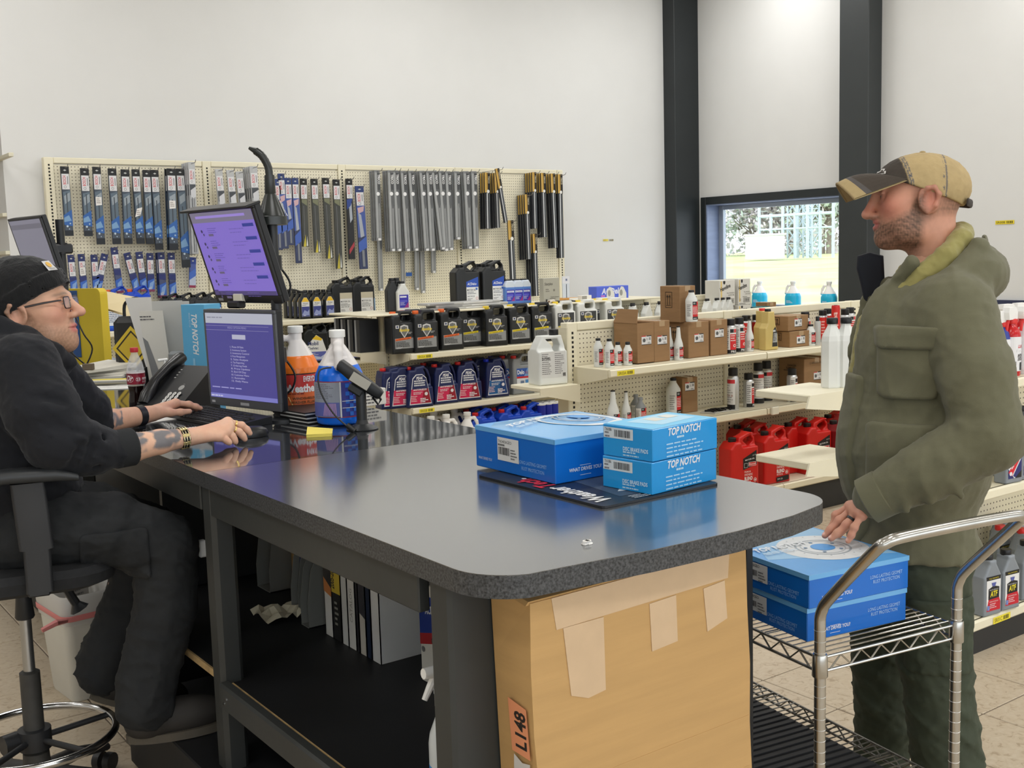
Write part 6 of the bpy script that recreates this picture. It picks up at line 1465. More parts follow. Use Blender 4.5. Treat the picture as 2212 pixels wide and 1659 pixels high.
for ya, yb, h, c, st, lb in BK:
 w = abs(ya-yb)-.002
 t = thing('catalogue', lb, 'book', (XB, yb+.001, ZS), 0, 'catalogues on the lower counter shelf')
 part(t, 'cover', MB().box((0, 0, 0), (.21, .0025, h)).box((0, w-.0025, 0), (.21, w, h)).box((0, 0, 0), (.003, w, h)).mesh('cover'), mat('cover_%d_%d' % c[:2], c, .45, noise=.03))
 part(t, 'pages', MB().box((.003, .0026, .003), (.2, w-.0026, h-.004)).mesh('pages'), mat('page_paper', (222, 216, 204), .85))
 p = Print()
 if st[0] == 'bar': p.rect(0, h*.5, w, h*.5, st[1]).poly([(0, h*.5), (0, h*.66), (w, h*.56), (w, h*.46)], st[2]).text('MOOG', w*.7, h*.78, w*.5, (226, 226, 226), rot=PI/2, w=.05)
 elif st[0] == 'yel': p.rect(0, h*.52, w, h*.48, st[1]).text('2005-2006', w*.35, h*.56, w*.5, (40, 40, 40), bold=.03, rot=PI/2, w=.07).lines(w*.3, h*.4, w*.5, 5, .016, (160, 160, 150))
 elif st[0] == 'txt': p.text('CATALOG', w*.65, h*.3, w*.35, st[1], rot=PI/2, w=.1)
 elif st[0] == 'diag': p.poly([(0, h*.45), (w, h*.4), (w, h), (0, h)], st[1])
 if p.p: prn(t, 'spine_print', p, lambda u, v, e, w=w: (-e-.0003, w-u, v))
M_ORG = mat('grey_plastic_holder', (116, 117, 112), .5, noise=.05, nscale=8)
for k, (ya, lb) in enumerate(((3.4834, 'grey curved file holder farthest under the counter, holding crumpled paper'), (3.1957, 'grey curved file holder, middle one, with loose folders'), (3.0611, 'grey curved file holder next to the catalogues'))):
 t = thing('file_holder', lb, 'file holder', (1.41+.03*(2-k), ya-.02, ZS), 0, 'file holders')
 pr = [(.0, 0), (.23, 0), (.23, .29), (.13, .29), (.06, .26), (.015, .18), (0, .08)]
 R = Matrix.Rotation(PI/2, 4, 'X')
 part(t, 'divider', MB().prism(pr, -.003, 0, M=R).mesh('divider'), M_ORG); part(t, 'divider', MB().prism(pr, -.11 if k == 0 else -.055, -.107 if k == 0 else -.052, M=R).mesh('divider'), M_ORG)
 part(t, 'floor_plate', MB().box((0, 0, 0), (.23, .108 if k == 0 else .053, .003)).mesh('floor_plate'), M_ORG)
y0 = 3.1957
fo = thing('paper_folder', 'orange and navy folder edge standing in the middle file holder', 'folder', (1.47, y0, ZS+.004)); part(fo, 'folder_body', MB().box((0, 0, 0), (.18, .012, .3), b=.001).mesh('folder_body'), mat('folder_orange', (186, 128, 66), .6, c2=(120, 84, 60), nscale=3)); part(fo, 'navy_sheet', MB().box((0, .013, 0), (.18, .022, .26), b=.001).mesh('navy_sheet'), mat('folder_navy', (36, 46, 84), .5))
pk = thing('red_packet', 'small red and white packet tucked in the farthest file holder', 'packet', (1.5, 3.3583, ZS+.2)); part(pk, 'packet_body', MB().loft([[(0, 0, 0), (.0, .04, .004), (.03, .04, .06), (.03, 0, .056)], [(.02, 0, -.004), (.02, .04, 0), (.05, .04, .05), (.05, 0, .05)]], False).mesh('packet_body'), mat('packet_red', (190, 40, 44), .4))
cr = thing('crumpled_paper', 'crumpled cream paper lying at the foot of the farthest file holder', 'paper', ((1.4, 3.209, 0.478))); mb = MB(); rq = random.Random(9)
vs = [((i-4)*.02+rq.uniform(-.006, .006), (j-3)*.022+rq.uniform(-.006, .006), .004+rq.random()*.03) for j in range(7) for i in range(9)]
mb.add(vs, [(j*9+i, j*9+i+1, j*9+i+10, j*9+i+9) for j in range(6) for i in range(8)]); part(cr, 'sheet', mb.mesh('sheet'), mat('cream_paper', (206, 198, 172), .8))
td = slab('printed_carton', 'white carton with big red letters deep under the counter', 'carton', (0, 0, 0), (.2, .16, .13), mat('white_carton', (216, 214, 206), .6), (1.437, 3.835, 0.477), rz=.15)
prn(td, 'carton_print', Print().text('TIDE', .07, .06, .055, (196, 52, 40), bold=.04, w=.17), F_front(-.0004)); part(td, 'charger_row', MB().box((.01, .05, .13), (.2, .1, .17), b=.004).box((.03, .06, .17), (.045, .075, .185)).box((.09, .06, .17), (.105, .075, .185)).box((.15, .06, .17), (.165, .075, .185)).mesh('charger_row'), mat('dim_grey', (92, 90, 92), .5))
ub = slab('brown_carton', 'brown carton with handwritten note beside the red-lettered carton under the counter', 'carton', (0, 0, 0), (.02, .5, .25), M_CARD2, (1.5522, 3.8117-.55, ZS), rz=0)
prn(ub, 'note', Print().text('Back-UPS', .02, .17, .03, (70, 56, 40), w=.12).lines(.02, .14, .1, 3, .03, (100, 80, 56), th=.004), lambda u, v, e: (-e-.0004, .5-u, v))
# stack of trays and flat books next to the front leg
stx, sty = 1.41, 2.02
HH = [(.012, (30, 31, 33), 'black wire letter tray at the bottom of the flat stack', 'letter_tray'), (.016, (226, 225, 222), 'white manual lowest in the flat stack', 'manual'), (.014, (222, 222, 220), 'white manual second lowest in the flat stack', 'manual'), (.022, (120, 122, 124), 'grey and black patterned manual in the flat stack', 'manual'), (.02, (52, 40, 42), 'black manual with red line in the flat stack', 'manual'), (.012, (200, 198, 192), 'pale thin manual in the flat stack', 'manual'), (.05, (66, 68, 71), 'thick dark grey binder in the flat stack', 'binder'), (.014, (52, 52, 56), 'thin dark manual tilted on the grey binder', 'manual'), (.045, (40, 41, 44), 'black boxed catalogue with white year mark on top of the flat stack', 'catalogue')]
z = ZS
for k, (h, c, lb, nm) in enumerate(HH):
 t = thing(nm, lb, 'tray' if k == 0 else 'book', (stx+.006*((k*7) % 3), sty+.004*((k*5) % 3), z), .02*((k % 3)-1), 'flat stack under the counter')
 part(t, 'body', MB().box((0, 0, 0), (.24, .31, h-.001), b=.0015).mesh('body'), mat('stack_%d' % k, c, .45, noise=.05))
 p = Print()
 if k in (1, 2, 3): p.lines(.05, h*.35, .2, 1, h*.5, (110, 110, 112), seed=k)
 if k == 4: p.rect(.03, h*.4, .1, h*.14, (190, 40, 44)).lines(.16, h*.4, .1, 1, h*.5, (210, 210, 210))
 if k == 8: p.text('LUBERFINER', .07, .02, .016, (226, 226, 226), bold=.02, w=.1).lines(.09, .012, .06, 1, .006, (190, 190, 190)).poly([(.19, .0), (.3, .0), (.3, h-.002), (.19, h-.002)], (216, 212, 196)).text('2021-22', .2, .015, .018, (170, 140, 60), w=.08)
 if p.p: prn(t, 'spine_print', p, lambda u, v, e: (-e-.0004, .31-u, v))
 z += h
zt_ = ZS
db = slab('parts_box', 'blue, red and white parts box behind the flat stack', 'box', (0, 0, 0), (.16, .12, .27), mat('white_carton', (216, 214, 206), .6), (1.46, 2.345, ZS))
prn(db, 'box_print', Print().poly([(0, .13), (.12, .16), (.12, .24), (0, .24)], (36, 60, 140)).poly([(0, .1), (.12, .13), (.12, .16), (0, .13)], (170, 44, 50)).text('ACDelco', .03, .19, .02, (226, 228, 232), bold=.03, shear=.2, w=.075, rot=.2).disc(.015, .2, .008, (190, 196, 210)).disc(.015, .09, .008, (120, 120, 122)), lambda u, v, e: (-e-.0004, .12-u, v))
ps = thing('wall_charger', 'white plug charger with cord hanging by the inner counter leg', 'charger', (1.12, 3.119, 0.766)); part(ps, 'body', MB().box((-.012, -.01, -.025), (.012, .015, .025), b=.004).mesh('body'), C_WH); part(ps, 'cord', MB().tube([(0, .015, 0), (0, .06, -.002), (-.01, .16, .01)], .002, 5).mesh('cord'), C_WH)

# ---------------------------------------------------------------- screens and goods on the counter
M_BEZ = mat('monitor_black', (27, 28, 31), .35); M_BEZ2 = mat('monitor_grey', (120, 122, 126), .4); M_POLE = mat('pole_black', (38, 40, 42), .4, noise=.05, nscale=9)
def screen_mat(n, s):
 m = mat(n, (255, 255, 255), .3, vcol=True); nt = m.node_tree; b = nt.nodes['Principled BSDF']
 a = nt.nodes.new('ShaderNodeAttribute'); a.attribute_name = 'Col'
 nt.links.new(a.outputs['Color'], b.inputs['Emission Color']); b.inputs['Emission Strength'].default_value = s
 mx = [l for l in nt.links if l.to_socket == b.inputs['Base Color']]
 for l in mx: nt.links.remove(l)
 b.inputs['Base Color'].default_value = (.01, .01, .012, 1)
 return m
M_SCR = screen_mat('lit_screen', .9)
def monitor(lb, loc, rot, kind, w=.41, h=.34):
 t = thing('monitor', lb, 'monitor', loc, 0, 'monitors'); t.rotation_euler = rot
 part(t, 'housing', MB().box((-w/2, .004, -h/2), (w/2, .03, h/2), b=.004).box((-w*.3, .03, -h*.35), (w*.3, .052, h*.3), b=.01).mesh('housing'), M_BEZ)
 bz = .012; bb = .03
 fm = MB().box((-w/2, -.004, -h/2), (w/2, .004, -h/2+bb), b=.002).box((-w/2, -.004, h/2-bz), (w/2, .004, h/2), b=.002).box((-w/2, -.004, -h/2+bb), (-w/2+bz, .004, h/2-bz)).box((w/2-bz, -.004, -h/2+bb), (w/2, .004, h/2-bz))
 part(t, 'bezel', fm.mesh('bezel'), M_BEZ if kind != 'low' else mat('bezel_grey', (84, 86, 90), .4))
 if kind == 'up': part(t, 'visor', MB().box((-w/2-.004, -.03, h/2-.004), (w/2+.004, .03, h/2+.004), b=.002).mesh('visor'), M_BEZ)
 sw, sh, sx_, sz = w-2*bz, h-bz-bb, -w/2+bz, -h/2+bb
 p = Print(); V = (126, 106, 196)
 if kind == 'up':
  p.rect(sx_, sz, sw, sh, V, 1).rect(sx_, sz+sh*.88, sw, sh*.12, (118, 112, 134)).rect(sx_+sw*.08, sz+sh*.93, sw*.8, sh*.03, (150, 130, 206)).rect(sx_, sz, sw, sh*.05, (72, 62, 110)).rect(sx_, sz+sh*.05, sw*.07, sh*.014, (60, 50, 120))
  for k in range(6):
   z = sz+sh*(.82-.15*k)
   p.rect(sx_+sw*.8, z-.004, sw*.17, .011, (44, 56, 140)) if k < 5 else None
   p.lines(sx_+sw*.22, z-.004, sw*.16, 3, .007, (84, 72, 150), th=.002, seed=k).disc(sx_+sw*.12, z-.012, .006, (54, 46, 90), n=8).disc(sx_+sw*.14, z-.024, .005, (70, 60, 110), n=8).rect(sx_+sw*.22, z-.03, sw*.08, .008, (96, 86, 120)).lines(sx_+sw*.58, z-.01, sw*.3, 2, .012, (96, 82, 160), th=.002, seed=k+9)
  prn_m = mk('screen', p.mesh('screen', F_front(-.0045)), M_SCR, t)
  prn(t, 'maker_badge', Print().rect(-w/2+.02, -h/2+.008, .03, .01, (160, 162, 170)), F_front(-.0045))
 elif kind == 'low':
  p.rect(sx_, sz, sw, sh, (72, 68, 138)).rect(sx_, sz+sh*.88, sw, sh*.12, (176, 178, 190)).lines(sx_+.01, sz+sh*.94, sw*.4, 1, .01, (140, 142, 156)).rect(sx_, sz, sw, sh*.05, (120, 120, 190)).rect(sx_, sz+sh*.85, sw*.94, .0015, (130, 126, 170)).rect(sx_, sz+sh*.8, sw*.94, .0015, (130, 126, 170)).text('MENU OPTION MENU', sx_+sw*.34, sz+sh*.82, .007, (150, 146, 190), w=sw*.28).rect(sx_+sw*.4, sz+sh*.70, sw*.2, .016, (176, 176, 196))
  for k, s_ in enumerate(('1. Point Of Sale', '2. Inventory System', '3. Inventory Control', '4. Price Management', '5. Sales Analysis', '6. Tax Reporting', '7. Ordering Desk', '8. Price Update', '9. End Of Day', '10. Customer Menu', '11. Receivables', '12. Daily Menu')):
   p.text(s_, sx_+sw*.36, sz+sh*(.6-.036*k), .0062, (186, 182, 214), w=sw*(.2+.08*((k*7) % 5)/4))
  p.lines(sx_+sw*.05, sz+sh*.12, sw*.75, 1, .01, (150, 146, 200), th=.004).lines(sx_+.01, sz+.005, sw*.3, 1, .01, (190, 190, 220))
  mk('screen', p.mesh('screen', F_front(-.0045)), M_SCR, t)
  prn(t, 'maker_badge', Print().rect(-.02, -h/2+.009, .05, .01, (176, 178, 182)).rect(-w/2+.015, -h/2+.01, .02, .008, (190, 192, 196)), F_front(-.0045))
 else:
  p.rect(sx_, sz, sw, sh, (120, 118, 132)).rect(sx_, sz+sh*.85, sw, sh*.08, (100, 98, 110))
  mk('screen', p.mesh('screen', F_front(-.0045)), M_SCR, t)
 return t
monitor('tilted upper monitor with a lilac web page, under the black funnel', (1.483, 3.640, 1.6177), (.295, 0, math.radians(189.7+90)), 'up')
monitor('lower monitor showing a blue text menu, above the keyboard', (1.4827, 3.6272, 1.2643), (.02, -.0, math.radians(192.8+90)), 'low')
monitor('dim grey monitor seen edge-on above the black beanie', (1.345, 5.80, 1.675), (.265, 0, math.radians(188+90)), 'far')
st = thing('monitor_stand', 'black monitor pole on a round base carrying the two nearer screens', 'stand', (1.566, 3.505, ZC))
part(st, 'base_plate', MB().lathe([(.075, 0), (.075, .006), (.07, .009), (.03, .012), (.024, .03), (.02, .032)], 28).mesh('base_plate'), M_POLE)
part(st, 'pole', MB().cyl((0, 0, .01), (0, 0, .665), .0175, n=18).mesh('pole'), M_POLE)
for z in (.22, .53):
 part(st, 'clamp', MB().cyl((0, 0, z-.025), (0, 0, z+.025), .026, n=18).mesh('clamp'), M_BEZ)
 part(st, 'arm', MB().tube([(0, 0, z), (-.012, .05, z), (-.03, .115, z)], .014, 8).mesh('arm'), M_BEZ)
 part(st, 'cable', MB().tube(spline([(-.02, .06, z+.05), (.02, .01, z-.01), (.045, -.02, z-.07), (.03, -.02, z-.12), (.0, 0, z-.14)], 5), .004, 6).mesh('cable'), C_BK)
wc = thing('webcam', 'small black webcam with a clip on top of the lower monitor', 'webcam', (1.50, 3.69, 1.437), math.radians(283)); part(wc, 'body', MB().box((-.035, -.018, 0), (.035, .018, .026), b=.006).mesh('body'), C_BK); part(wc, 'clip', MB().box((-.02, .0, .02), (.03, .02, .05), b=.003).mesh('clip'), mat('clear_holder', (228, 224, 206), .15))
M_FUN = mat('funnel_black', (36, 40, 38), .28, spec=.6)
fu = thing('funnel', 'black long-spout funnel upside down on top of the monitor pole', 'funnel', (1.566, 3.505, 1.715))
part(fu, 'cone', MB().lathe([(.048, 0), (.052, .001), (.051, .028), (.047, .03), (.02, .10), (.0175, .104), (.0185, .106), (.0165, .165)], 26).mesh('cone'), M_FUN)
pts = spline([(0, 0, .16), (-.003, .002, .195), (-.018, .010, .228), (-.035, .022, .246)], 6); rs = [.0125+.0008*(i % 2) for i in range(len(pts))]
part(fu, 'spout', MB().tube(pts, rs, 12).tube([(-.032, .02, .244), (-.052, .034, .256)], [.0115, .005], 12).mesh('spout'), M_FUN)
prn(fu, 'sticker', Print().poly([(-.012, .03), (.01, .03), (.002, .088), (-.008, .088)], (222, 220, 214)).lines(-.006, .07, .008, 4, .01, (90, 90, 90)), lambda u, v, e: ((.053-(v-.03)*.45+e)*math.cos(-.55+u*18), (.053-(v-.03)*.45+e)*math.sin(-.55+u*18), v))
sp_ = thing('monitor_stand', 'black pole holding the dim grey monitor behind the beanie', 'stand', (1.474, 5.83, 1.68)[:2]+(ZC,))
part(sp_, 'pole', MB().cyl((0, 0, .01), (0, 0, .77), .02, n=16).mesh('pole'), M_POLE); part(sp_, 'base_plate', MB().lathe([(.09, 0), (.09, .008), (.03, .014)], 24).mesh('base_plate'), M_POLE); part(sp_, 'clamp', MB().cyl((0, 0, .60), (0, 0, .655), .03, n=16).box((-.08, -.03, .60), (.05, .03, .65), b=.008).mesh('clamp'), M_BEZ)
part(sp_, 'cable', MB().tube(spline([(.03, -.03, .3), (.06, -.06, .2), (.1, -.05, .12), (.06, -.03, .02)], 5), .004, 6).tube(spline([(.0, -.03, .3), (-.03, -.06, .16), (.04, -.07, .06), (.1, -.06, .02)], 5), .004, 6).mesh('cable'), C_BK)

# desk phone
ph = thing('desk_phone', 'black desk phone with lit display and round keys beside the lower monitor', 'phone', (1.385, 4.02, ZC), math.radians(-68))
R = Matrix.Translation((0, 0, .0))
TL = Matrix.Translation((0, -.085, .022)) @ Matrix.Rotation(math.radians(38), 4, 'X')
part(ph, 'housing', MB().loft([[(-.115, -.09, 0), (-.115, .1, 0), (-.115, .1, .155), (-.115, .075, .158), (-.115, -.09, .03)], [(.115, -.09, 0), (.115, .1, 0), (.115, .1, .155), (.115, .075, .158), (.115, -.09, .03)]], False).mesh('housing'), M_BEZ)
part(ph, 'handset', MB().tube([(-.085, -.01, .035), (-.085, .01, .06), (-.085, .06, .105), (-.085, .13, .14), (-.085, .18, .155), (-.085, .2, .16)], [.026, .03, .021, .021, .03, .026], 12, M=TL @ Matrix.Translation((0, 0, -.03)) @ Matrix.Rotation(math.radians(-30), 4, 'X'), flat=(.8, 1)).mesh('handset'), mat('handset_black', (24, 25, 27), .28))
p = Print().rect(-.04, 0, .15, .2, (34, 35, 38)).rect(0, .13, .105, .058, (176, 192, 226)).rect(.006, .168, .07, .006, (120, 130, 170)).rect(.006, .15, .05, .006, (140, 146, 180)).rect(-.004, .12, .1, .005, (180, 180, 180)).disc(.045, .094, .019, (190, 190, 186)).disc(.045, .094, .013, (150, 150, 148))
for i in range(3):
 for j in range(4): p.disc(.012+.026*i, .06-.017*j, .0088, (208, 208, 204), n=12).disc(.012+.026*i, .06-.017*j, .005, (170, 170, 168), n=8)
for k in range(4): p.rect(-.024, .135+.014*k, .009, .004, (160, 160, 158))
mk('keypad', p.mesh('keypad', lambda u, v, e: tuple(TL @ Vector((u, v, .0075+e)))), mprint(), ph)

# keyboard
kb = thing('keyboard', 'black keyboard lying before the lower monitor under the man\'s hand', 'keyboard', (1.385, 3.635, ZC), math.radians(-83))
part(kb, 'tray', MB().loft([[(-.225, -.075, .001), (.225, -.075, .001), (.225, .08, .001), (-.225, .08, .001)], [(-.225, -.075, .010), (.225, -.075, .010), (.225, .08, .026), (-.225, .08, .026)]], False).mesh('tray'), mat('keyboard_black', (30, 31, 33), .45))
key_me = MB().loft([[(-.0085, -.0075, 0), (.0085, -.0075, 0), (.0085, .0075, 0), (-.0085, .0075, 0)], [(-.0065, -.0055, .006), (.0065, -.0055, .006), (.0065, .0055, .006), (-.0065, .0055, .006)]], False).mesh('key')
for r in range(6):
 for c in range(21):
  x = -.212+.0202*c; y = -.058+.0205*r+(.006 if r == 5 else 0)
  if c in (15,) or (c > 17 and r == 5): continue
  mk('key', key_me, mat('key_black', (40, 41, 44), .5), kb, loc=(x, y, .011+(y+.075)*.1))
ms = thing('mouse', 'black mouse under the man\'s right hand', 'mouse', (1.33, 3.215, ZC), 0); part(ms, 'shell', MB().loft([[(.058*s*math.cos(a*PI/8), .032*s*math.sin(a*PI/8), z) for a in range(16)] for s, z in ((.95, .001), (1, .01), (.9, .022), (.6, .031), (.15, .034))]).mesh('shell'), M_BEZ)
nb = thing('spiral_notebook', 'spiral notebook with white pages and black cover between the man\'s arms', 'notebook', (1.15, 3.44, ZC), math.radians(4))
part(nb, 'pages', MB().box((-.12, -.07, .001), (.12, .065, .008)).mesh('pages'), mat('page_white', (226, 226, 222), .8)); part(nb, 'cover', MB().box((-.12, -.066, .008), (.06, .02, .0105)).mesh('cover'), C_BK)
mb = MB()
for k in range(24):
 x = -.115+.01*k; mb.tube([(x+.003*math.cos(a*PI/4), .066+.008*math.cos(a*PI/4), .007+.008*math.sin(a*PI/4)) for a in range(8)], .0012, 4, closed=True)
part(nb, 'spiral', mb.mesh('spiral'), mat('coil_black', (50, 50, 52), .3, metal=.5))
sh = thing('paper_sheet', 'white sheet under the man\'s left forearm', 'paper', (1.22, 3.86, ZC), .2); part(sh, 'sheet', MB().box((-.16, -.1, .0005), (.1, .1, .0025)).mesh('sheet'), MATS['page_white'])
sn = thing('sticky_notes', 'small pad of yellow sticky notes in front of the blue washer jug', 'note pad', (1.50, 3.09, ZC), -.5); part(sn, 'pad', MB().box((-.038, -.038, .0003), (.038, .038, .009)).mesh('pad'), mat('note_yellow', (236, 218, 104), .7)); part(sn, 'curled_sheet', MB().loft([[(-.038, -.04, .0092), (.04, -.036, .0092), (.04, .036, .013), (-.038, .038, .022)], [(-.038, -.04, .0098), (.04, -.036, .0098), (.04, .036, .0136), (-.038, .038, .0226)]], False).mesh('curled_sheet'), MATS['note_yellow'])
for k, lb in enumerate(('black ring binder lying under the orange washer jug, lowest', 'black ring binder lying under the orange washer jug, middle', 'black ring binder lying under the orange washer jug, upper')):
 t = thing('flat_binder', lb, 'binder', (1.66-.004*k, 3.405+.003*k, ZC+.0005+.013*k), .12, 'flat binders'); part(t, 'cover', MB().box((-.1, -.08, 0), (.1, .13, .0035)).box((-.1, -.08, .009), (.1, .13, .0125)).mesh('cover'), C_BK); part(t, 'pages', MB().box((-.097, -.077, .0035), (.098, .127, .009)).mesh('pages'), MATS['page_white'])
# washer jugs on the counter
def wash_label(style):
 R = .0795; w = .2; p = Print()
 if style == 'orange':
  p.rect(-w/2, .03, w, .115, (226, 112, 60), 16).rect(-w/2, .085, w, .06, (206, 62, 56), 16).rect(-w/2, .142, w, .004, (40, 30, 30), 16).rect(-w/2, .028, w, .003, (40, 30, 30), 16).text('Weather', -.045, .082, .026, (240, 238, 236), bold=.04, w=.12).lines(-.04, .074, .1, 1, .01, (150, 50, 30)).poly([(-.02, .034), (.08, .034), (.08, .07), (-.035, .066)], (240, 214, 130)).text('WINDSHIELD', -.02, .056, .008, (70, 60, 30), bold=.02, w=.08).text('WASHER FLUID', -.026, .042, .009, (70, 60, 30), bold=.02, w=.09).text('EVERYDAY', .02, .118, .018, (236, 236, 240), bold=.03, w=.06).lines(-.085, .07, .04, 6, .006, (246, 190, 150), th=.002)
  p.rect(-w/2, .006, w, .018, (236, 150, 80), 16).poly([(-.05, .008), (.06, .02), (.08, .006)], (226, 190, 130))
 else:
  p.rect(-w/2, .03, w, .115, (58, 66, 160), 16).rect(-w/2, .143, w, .003, (160, 50, 70), 16).rect(-w/2, .028, w, .003, (160, 50, 70), 16)
  for i in range(7):
   for j in range(8):
    if (i+j) % 2: p.rect(.012+.0125*i, .034+.013*j, .0125, .013, (50, 116, 220))
  p.rect(-w/2, .032, .095, .112, (150, 156, 170), 8).lines(-.09, .136, .075, 9, .0055, (110, 112, 124), th=.002).rect(-.1, .034, .092, .045, (96, 104, 176), 8)
  for k in range(9): p.poly([(-.06+.005*k, .036), (-.057+.005*k, .036), (-.05+.004*k, .076), (-.053+.004*k, .076)], (180, 150, 200))
  p.rect(0, .082, .1, .002, WHT, 6).rect(0, .06, .1, .002, WHT, 6).rect(-.006, .03, .004, .115, (226, 228, 232))
 return p
M_ORL = mat('orange_washer', (246, 128, 44), .22); M_BLL = mat('blue_washer', (20, 110, 232), .2)
g = mk_gal('washer_jug', mat('clear_hdpe', (226, 222, 220), .3), C_WH, M_ORL, .205)(); tag(g, 'gallon jug of orange washer fluid behind the monitor pole', 'jug', 'washer fluid gallons'); g.location = (1.674, 3.6, 1.061); g.rotation_euler = (0, 0, -.45)
mk('label', wash_label('orange').mesh('label', F_cyl(.0798, -.0)), mprint(), g)
g = mk_gal('washer_jug', MATS['clear_hdpe'], C_WH, M_BLL, .195)(); tag(g, 'gallon jug of blue washer fluid behind the barcode scanner', 'jug', 'washer fluid gallons'); g.location = (1.665, 3.265, ZC+.0008); g.rotation_euler = (0, 0, 1.1)
mk('label', wash_label('blue').mesh('label', F_cyl(.0798, -1.5)), mprint(), g)
# barcode scanner
sc = thing('barcode_scanner', 'black barcode scanner on a stand pole with its cable', 'scanner', (1.653, 3.098, 1.06), 0)
part(sc, 'base_disc', MB().lathe([(.05, .0003), (.051, .003), (.045, .007), (.02, .018), (.0165, .03)], 28).mesh('base_disc'), M_POLE); part(sc, 'pole', MB().cyl((0, 0, .02), (0, 0, .125), .0165, n=16).mesh('pole'), M_POLE)
ax = Vector((.808, -.589, 0)); hd = Matrix(((ax.x, .589, 0, 0), (ax.y, .808, 0, 0), (0, 0, 1, 0), (0, 0, 0, 1)))
hm = Matrix.Translation((0, 0, .155)) @ hd @ Matrix.Rotation(math.radians(34), 4, 'Y')
part(sc, 'body', MB().loft([[(x, y*s, z*q+dz) for y, z in rrect(1, 1, .25, 3)] for x, s, q, dz in ((-.085, .05, .02, .012), (-.08, .058, .034, .01), (-.03, .054, .04, .004), (.0, .044, .042, .0), (.07, .04, .034, -.004), (.082, .03, .024, -.004))], M=hm).mesh('body'), mat('scanner_black', (24, 25, 27), .4))
part(sc, 'grip_plate', MB().box((-.03, -.0275, -.012), (.035, -.026, .018), M=hm).mesh('grip_plate'), mat('scanner_plate', (176, 172, 160), .4)); part(sc, 'cradle', MB().box((-.02, -.02, -.045), (.03, .02, -.016), b=.006, M=hm).mesh('cradle'), M_POLE)
part(sc, 'trigger_guard', MB().tube([(.03, 0, .14), (.045, -.01, .12), (.06, -.02, .09), (.05, -.02, .075), (.035, -.01, .1)], .004, 6).mesh('trigger_guard'), C_BK)
part(sc, 'cable', MB().tube(spline([(-.075, .045, .20), (-.11, .06, .19), (-.115, .05, .13), (-.09, .02, .06), (-.06, -.02, .015)], 6), .0028, 6).cyl((-.062, -.017, .022), (-.045, -.035, .003), .009, n=10).mesh('cable'), C_BK)
# white cartons on the counter behind the scanner
for k, (loc, w, h, lb) in enumerate((((1.91, 3.56, 1.06), .1, .06, 'white carton on the counter right of the scanner pole, lower of two'), ((1.93, 3.57, ZC+.0612), .07, .04, 'small white carton with black letters on top of another, behind the scanner'))):
 t = thing('white_carton', lb, 'carton', loc if k == 0 else (1.80, 3.57, ZC+.0612), .1, 'white cartons on the counter'); part(t, 'body', MB().box((-.04, 0, 0), (w, .1, h), b=.002).mesh('body'), MATS['white_carton']); prn(t, 'carton_print', Print().lines(-.02, h*.75, w, 4, h*.2, (90, 90, 92), seed=k) if k == 0 else Print().text('CPC 17', -.02, .015, .014, (40, 40, 42), bold=.02, shear=.2), F_front(-.0004))
fp = thing('tilted_pack', 'dark blister pack with blue window leaning behind the counter edge', 'pack', ((3.764, 6.38, 0.531)[0]+.03, 6.38, .2005)); part(fp, 'pack_body', MB().box((0, 0, 0), (.2, .03, .29), b=.003, M=Matrix.Rotation(-.75, 4, 'Y')).mesh('pack_body'), mat('blister_dark', (44, 46, 48), .25)); prn(fp, 'pack_print', Print().rect(.03, .12, .13, .13, (86, 140, 196)).rect(.06, .15, .05, .05, (180, 60, 70)), lambda u, v, e: tuple(Matrix.Rotation(-.75, 4, 'Y') @ Vector((u, -.0005-e, v))))

# soda bottle
sd = thing('soda_bottle', 'plastic soda bottle with red cap and half its dark drink left', 'bottle', (1.295, 4.20, ZC+.0005))
pr = [(.0, 0), (.027, 0), (.031, .006), (.0305, .03), (.027, .055), (.0305, .085), (.0325, .1), (.0325, .138), (.031, .15), (.0265, .172), (.0165, .196), (.0125, .205), (.0125, .214)]
m = bpy.data.materials.new('clear_pet'); m.use_nodes = True; b = m.node_tree.nodes['Principled BSDF']; b.inputs['Base Color'].default_value = (.9, .92, .93, 1); b.inputs['Roughness'].default_value = .08; b.inputs['Alpha'].default_value = .32; MATS['clear_pet'] = m
part(sd, 'body', MB().lathe(pr, 28).mesh('body'), m); part(sd, 'drink', MB().lathe([(r+.0004, z) for r, z in pr if z < .095], 28).mesh('drink'), mat('dark_cola', (26, 12, 12), .1)); part(sd, 'cap', cap_mesh(.015, .017), mat('cap_crimson', (186, 36, 48), .4), (0, 0, .211))
p = Print().rect(-.1, .092, .2, .042, (140, 22, 48), 24).rect(-.1, .133, .2, .006, (226, 220, 222), 24).rect(-.1, .128, .2, .003, (110, 16, 40), 24).text('Dr', -.03, .106, .02, (236, 226, 230), bold=.03, shear=.25, w=.025).ring(-.013, .113, .0125, .0115, (236, 226, 230)).ring(.016, .111, .0085, .0078, (236, 226, 230)).text('23', .01, .107, .009, (236, 226, 230), bold=.02, w=.012).text('20 OZ', .03, .098, .006, (236, 226, 230)).text('PEPPER', .03, .108, .009, (236, 226, 230), bold=.02, w=.03)
mk('label', p.mesh('label', F_cyl(.0332, -.55)), mprint(), sd)
